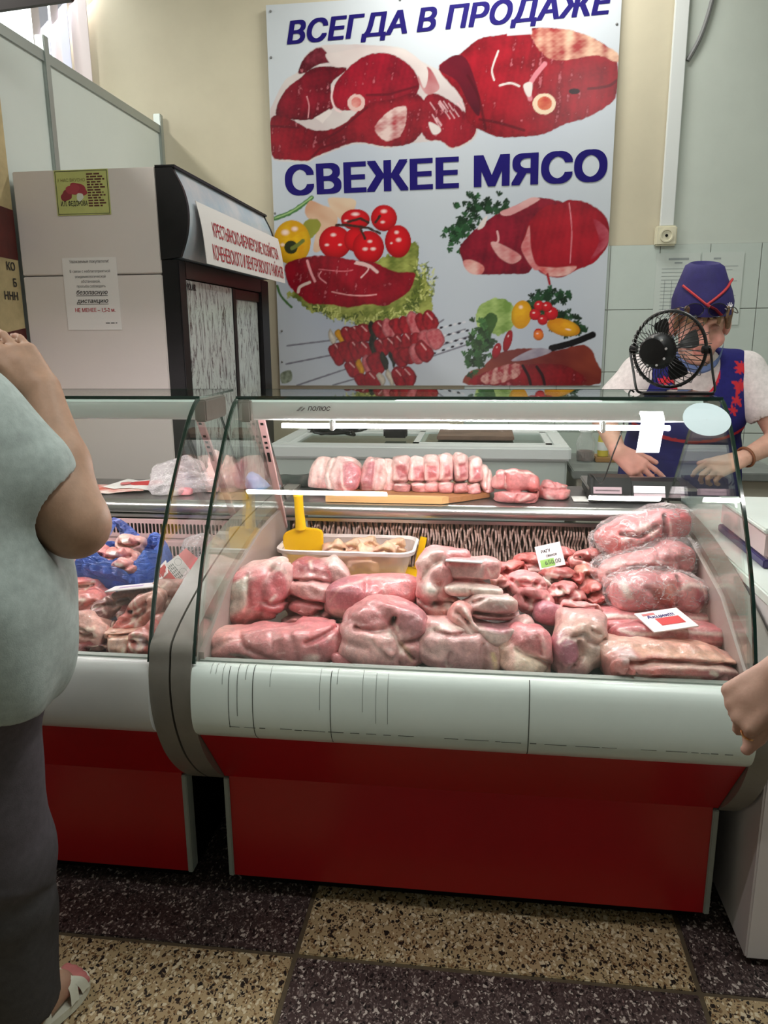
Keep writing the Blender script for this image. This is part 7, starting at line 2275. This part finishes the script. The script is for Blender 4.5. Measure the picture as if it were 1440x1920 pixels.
cp_ += hand((-1.14, 1.26, .86), (.1, .6, -.8), (-.9, .1, .1), -1, col=CS)
fR, fL = (-.885, 1.165), (-1.05, 1.10)
for hx, kx, (fx, fy), dx_ in ((-.84, -.855, fR, .035), (-1.02, -1.03, fL, -.01)):
    cp_ += [cap((hx, 1.10, .84), (kx, 1.13, .46), .088, .058, CS), cap((kx, 1.13, .46), (fx, fy, .10), .055, .036, CS), cap((fx, fy, .10), (fx, fy - .03, .045), .036, .034, CS), cap((fx, fy - .02, .048), (fx + dx_ * .7, fy + .09, .048), .034, .031, CS, .015)]
    for i, (o_, l_) in enumerate(((-.026, .150), (-.010, .150), (.004, .144), (.017, .136), (.029, .126))):
        oo = o_ if dx_ > 0 else -o_
        cp_.append(cap((fx + dx_ * .7 + oo * .8, fy + .09, .040), (fx + dx_ + oo, fy + l_, .032), .011 if i else .013, .010 if i else .012, (.46, .16, .15) if dx_ > 0 else CS, .004))
skin_mesh('body', cp_, m_skin, .0048, cus, .018)
GR1, GR2 = (.36, .42, .40), (.30, .35, .335)
sh = [ell((-.915, 1.10, 1.14), (.225, .150, .22), None, 2.6, GR1), ell((-.905, 1.095, .92), (.236, .168, .20), None, 2.8, GR1), cap((-1.06, 1.09, 1.265), (-.80, 1.09, 1.265), .080, None, GR1), cap((-.93, 1.10, 1.28), (-.93, 1.12, 1.36), .09, .075, GR1)]
sv = E_ - S_
sh += [cap(S_, S_ + sv * .52, .078, .086, GR1, .03), cap((-1.06, 1.09, 1.26), (-1.125, 1.095, 1.12), .078, .085, GR1, .03)]
sh += [dict(cap(S_ + sv * .60, E_ + sv * .25, .066, .062), sub=True, k=.012), dict(cap((-1.122, 1.095, 1.125), (-1.19, 1.10, 1.0), .072, .066), sub=True, k=.004), dict(cap((-.93, 1.13, 1.36), (-.93, 1.14, 1.5), .066, .08), sub=True, k=.005)]
def marl(P, col):
    n = wob(P * np.array([1, 1, 4.0]), 60, 31, 3)
    n2 = wob(P, 14, 33, 3)
    col = col * (1 + .10 * n + .08 * n2)[:, None]
    seam = np.abs(P[:, 0] + .735 - .03 * np.sin(P[:, 2] * 8)) < .0022
    col[seam & (P[:, 1] < 1.1) & (P[:, 2] < 1.08)] *= .55
    return col
skin_mesh('t_shirt', sh, m_cloth, .005, cus, .03, lambda P: (.002 + .006 * np.clip((-.72 - P[..., 0]) * 12 + (1.12 - P[..., 2]) * 10, 0, 1)) * wob(P * np.array([1, 1, .45]), 24, 14, 2), [(0, -.12, -1, -.915), ], marl)
TR1, TR2 = (.085, .075, .085), (.06, .058, .06)
tr_ = [ell((-.925, 1.10, .86), (.215, .150, .15), None, 2.6, TR1)]
for hx, kx, (fx, fy) in ((-.842, -.858, fR), (-1.02, -1.03, fL)):
    tr_ += [cap((hx, 1.10, .84), (kx, 1.13, .46), .106, .086, TR1, .03), cap((kx, 1.13, .46), (fx + .01, fy - .01, .11), .086, .072, TR2, .03)]
tr_.append(dict(cap((-.885, 1.16, .11), (-.885, 1.16, .0), .055, .06), sub=True, k=.01))
skin_mesh('trousers', tr_, m_cloth, .007, cus, .03, lambda P: .007 * wob(P * np.array([1.2, 1.2, .5]), 22, 17, 3) + .003 * np.sin(P[..., 2] * 34 + 9 * wob(P, 9, 18, 2)) * (wob(P, 10, 19, 1) > 0), [(0, .1, -1, .02)])
m_sand = M('white_leather', lin((214, 214, 196)), .45, noise=(30, .12))
for nm, (fx, fy), dx_ in (('sandal', fR, .035), ('sandal', fL, -.01)):
    sd_ = bpy.data.objects.new('sandal', None)
    COL.objects.link(sd_)
    sd_.matrix_world = Matrix.Translation((fx, fy, 0))
    sd_.parent = cus
    sd_.matrix_parent_inverse = cus.matrix_world.inverted()
    ax_ = Vector((dx_, .15, 0)).normalized()
    sx_ = Vector((ax_.y, -ax_.x, 0))
    def F_(a, s, z):
        return Vector((fx, fy, z)) + ax_ * a + sx_ * s
    sole = [(-.075, -.02), (-.078, .0), (-.072, .024), (-.02, .028), (.04, .036), (.10, .045), (.145, .036), (.166, .012), (.165, -.018), (.14, -.036), (.09, -.040), (.03, -.032), (-.04, -.028)]
    pl = [tuple(F_(a, s, 0))[:2] for a, s in catmull(sole, 4, True)]
    B().prism(pl, 'Z', .002, .020).build('sole', m_sand, sd_)
    for pa_ in ([(.02, -.040, .03), (.045, -.020, .074), (.075, .004, .076), (.115, .036, .052), (.125, .046, .022)], [(.02, .042, .03), (.045, .018, .076), (.07, -.010, .077), (.10, -.036, .050), (.108, -.046, .022)], [(.075, -.044, .024), (.092, -.020, .070), (.10, .004, .072), (.10, .034, .054), (.09, .048, .022)], [(-.03, -.034, .05), (-.0, -.028, .085), (.02, .0, .098), (-.0, .03, .085), (-.03, .036, .05)]):
        c_ = [Vector(p) for p in catmull([tuple(F_(*q)) for q in pa_], 6)]
        B().strip([[p - ax_ * .011 + Vector((0, 0, .001)) for p in c_], [p + Vector((0, 0, .003)) for p in c_], [p + ax_ * .011 + Vector((0, 0, .0005)) for p in c_]]).build('strap', m_sand, sd_, True)

# ---- third person: only a hand with a ring comes into view on the right
oth = thing('person', 'person at the right edge, fist with a gold ring holding a yellow note', 'person', (.95, .86, 0))
wr, el_, so_ = Vector((.452, 1.115, .890)), Vector((.62, 1.00, 1.07)), Vector((.77, .90, 1.33))
OC = (.46, .275, .21)
op = [cap(so_, el_, .055, .044, OC), cap(el_, wr, .042, .030, OC, .015)]
op += hand(wr, (-.62, .12, -.74), (-.55, -.68, .48), 1, curls=[(58, 62, 40), (62, 66, 40), (66, 70, 40), (70, 70, 40)], col=OC, thumb=(.9, .35, 15), sc=1.04, spread=.04, tip=(.5, .27, .22))
h3, _, _ = head((.95, .93, 1.55), (0, 1, -.05), (0, 0, 1), OC)
op += [dict(p, col=OC if p['col'] == SK else p['col']) for p in h3]
op += [cap((.95, .88, 1.36), (.95, .91, 1.49), .058, .052, OC), ell((.95, .88, 1.2), (.19, .12, .2), None, 2.4, OC), ell((.95, .88, .92), (.19, .13, .17), None, 2.4, OC), cap((.78, .89, 1.33), (1.12, .87, 1.33), .055, None, OC), cap((1.13, .87, 1.32), (1.19, .85, 1.05), .052, .042, OC), cap((1.19, .85, 1.05), (1.17, .93, .85), .04, .028, OC)]
op += hand((1.17, .93, .85), (-.05, .3, -1), (.9, 0, 0), 1, col=OC)
for hx in (.86, 1.04):
    op += [cap((hx, .88, .88), (hx, .90, .48), .088, .058, OC), cap((hx, .90, .48), (hx, .86, .10), .055, .036, OC), cap((hx, .84, .045), (hx, 1.0, .035), .034, .028, OC)]
skin_mesh('body', op, m_skin, .0048, oth, .016)
BL_ = (.16, .18, .22)
os_ = [ell((.95, .88, 1.19), (.21, .14, .23), None, 2.6, BL_), ell((.95, .88, .92), (.21, .15, .18), None, 2.6, BL_), cap((.79, .89, 1.335), (1.11, .87, 1.335), .07, None, BL_), cap(so_, so_ + (el_ - so_) * .55, .07, .078, BL_), cap((1.13, .87, 1.32), (1.17, .86, 1.17), .07, .075, BL_),
       dict(cap(so_ + (el_ - so_) * .5, el_, .066, .06), sub=True, k=.004), dict(cap((1.165, .86, 1.18), (1.19, .85, 1.05), .064, .06), sub=True, k=.004), dict(cap((.95, .90, 1.42), (.95, .92, 1.52), .066, .08), sub=True, k=.005)]
skin_mesh('shirt', os_, m_cloth, .008, oth, .03, lambda P: .005 * wob(P, 24, 24, 2))
ot = [ell((.95, .88, .88), (.20, .15, .13), None, 2.6, TR2)]
for hx in (.86, 1.04):
    ot += [cap((hx, .88, .86), (hx, .90, .48), .102, .078, TR2), cap((hx, .90, .48), (hx, .86, .10), .078, .062, TR2)]
skin_mesh('trousers', ot, m_cloth, .008, oth, .03, lambda P: .005 * wob(P, 24, 25, 2))
for hx in (.86, 1.04):
    B().box(hx - .05, hx + .05, .78, 1.05, .0, .075, .02).build('shoe', m_black, oth, True)
# hair of the two shoppers
for own, hc_, hcol in ((cus, Vector((-.93, 1.14, 1.50)), (.10, .06, .035)), (oth, Vector((.95, .93, 1.55)), (.05, .035, .025))):
    hs_ = [ell(hc_ + Vector((0, -.022, .042)), (.088, .100, .088), None, 2.0, hcol), ell(hc_ + Vector((0, -.055, -.03)), (.080, .060, .085), None, 2.0, tuple(q * .8 for q in hcol))]
    hs_.append(dict(ell(hc_ + Vector((0, .10, -.035)), (.070, .085, .085)), sub=True, k=.02))
    skin_mesh('hair', hs_, m_hair, .006, own, .02, lambda P: .003 * wob(P * np.array([3, 3, .6]), 50, 44, 2))
# ring on the index finger, yellow note in the fist
d_ = Vector((-.62, .12, -.74)).normalized()
n_ = Vector((-.55, -.68, .48))
n_ = (n_ - d_ * n_.dot(d_)).normalized()
s_v = n_.cross(d_)
kn = wr + d_ * (.088 * 1.04) + s_v * (.030 * 1.04)
ax = d_.cross(n_).normalized()
q_ = Matrix.Rotation(-math.radians(58), 3, ax) @ d_
rc = kn + q_ * .020
r1 = q_.orthogonal().normalized()
r2 = q_.cross(r1)
B().tube([rc + (r1 * math.cos(a) + r2 * math.sin(a)) * .0112 for a in np.linspace(0, 2 * math.pi, 21)[:-1]], .0018, 6, True).build('gold_ring', M('gold', (.85, .50, .25), .2, 1.0), oth, True)
pc = wr + d_ * .075 - n_ * .035
nb = B()
rows = [[pc + s_v * (a * .035) + q_ * (b * .028) + n_ * (.006 * math.sin(a * 3 + b)) for a in np.linspace(-1, 1.4, 8)] for b in np.linspace(-1, 1.2, 5)]
yn = B().strip(rows + [[p - n_ * .0012 for p in r_] for r_ in rows[::-1]]).build('yellow_note', M('yellow_note', lin((196, 180, 80)), .7, noise=(30, .2)), None, True)
tag(yn, 'crumpled yellow note clutched in the hand at the right edge', 'note')
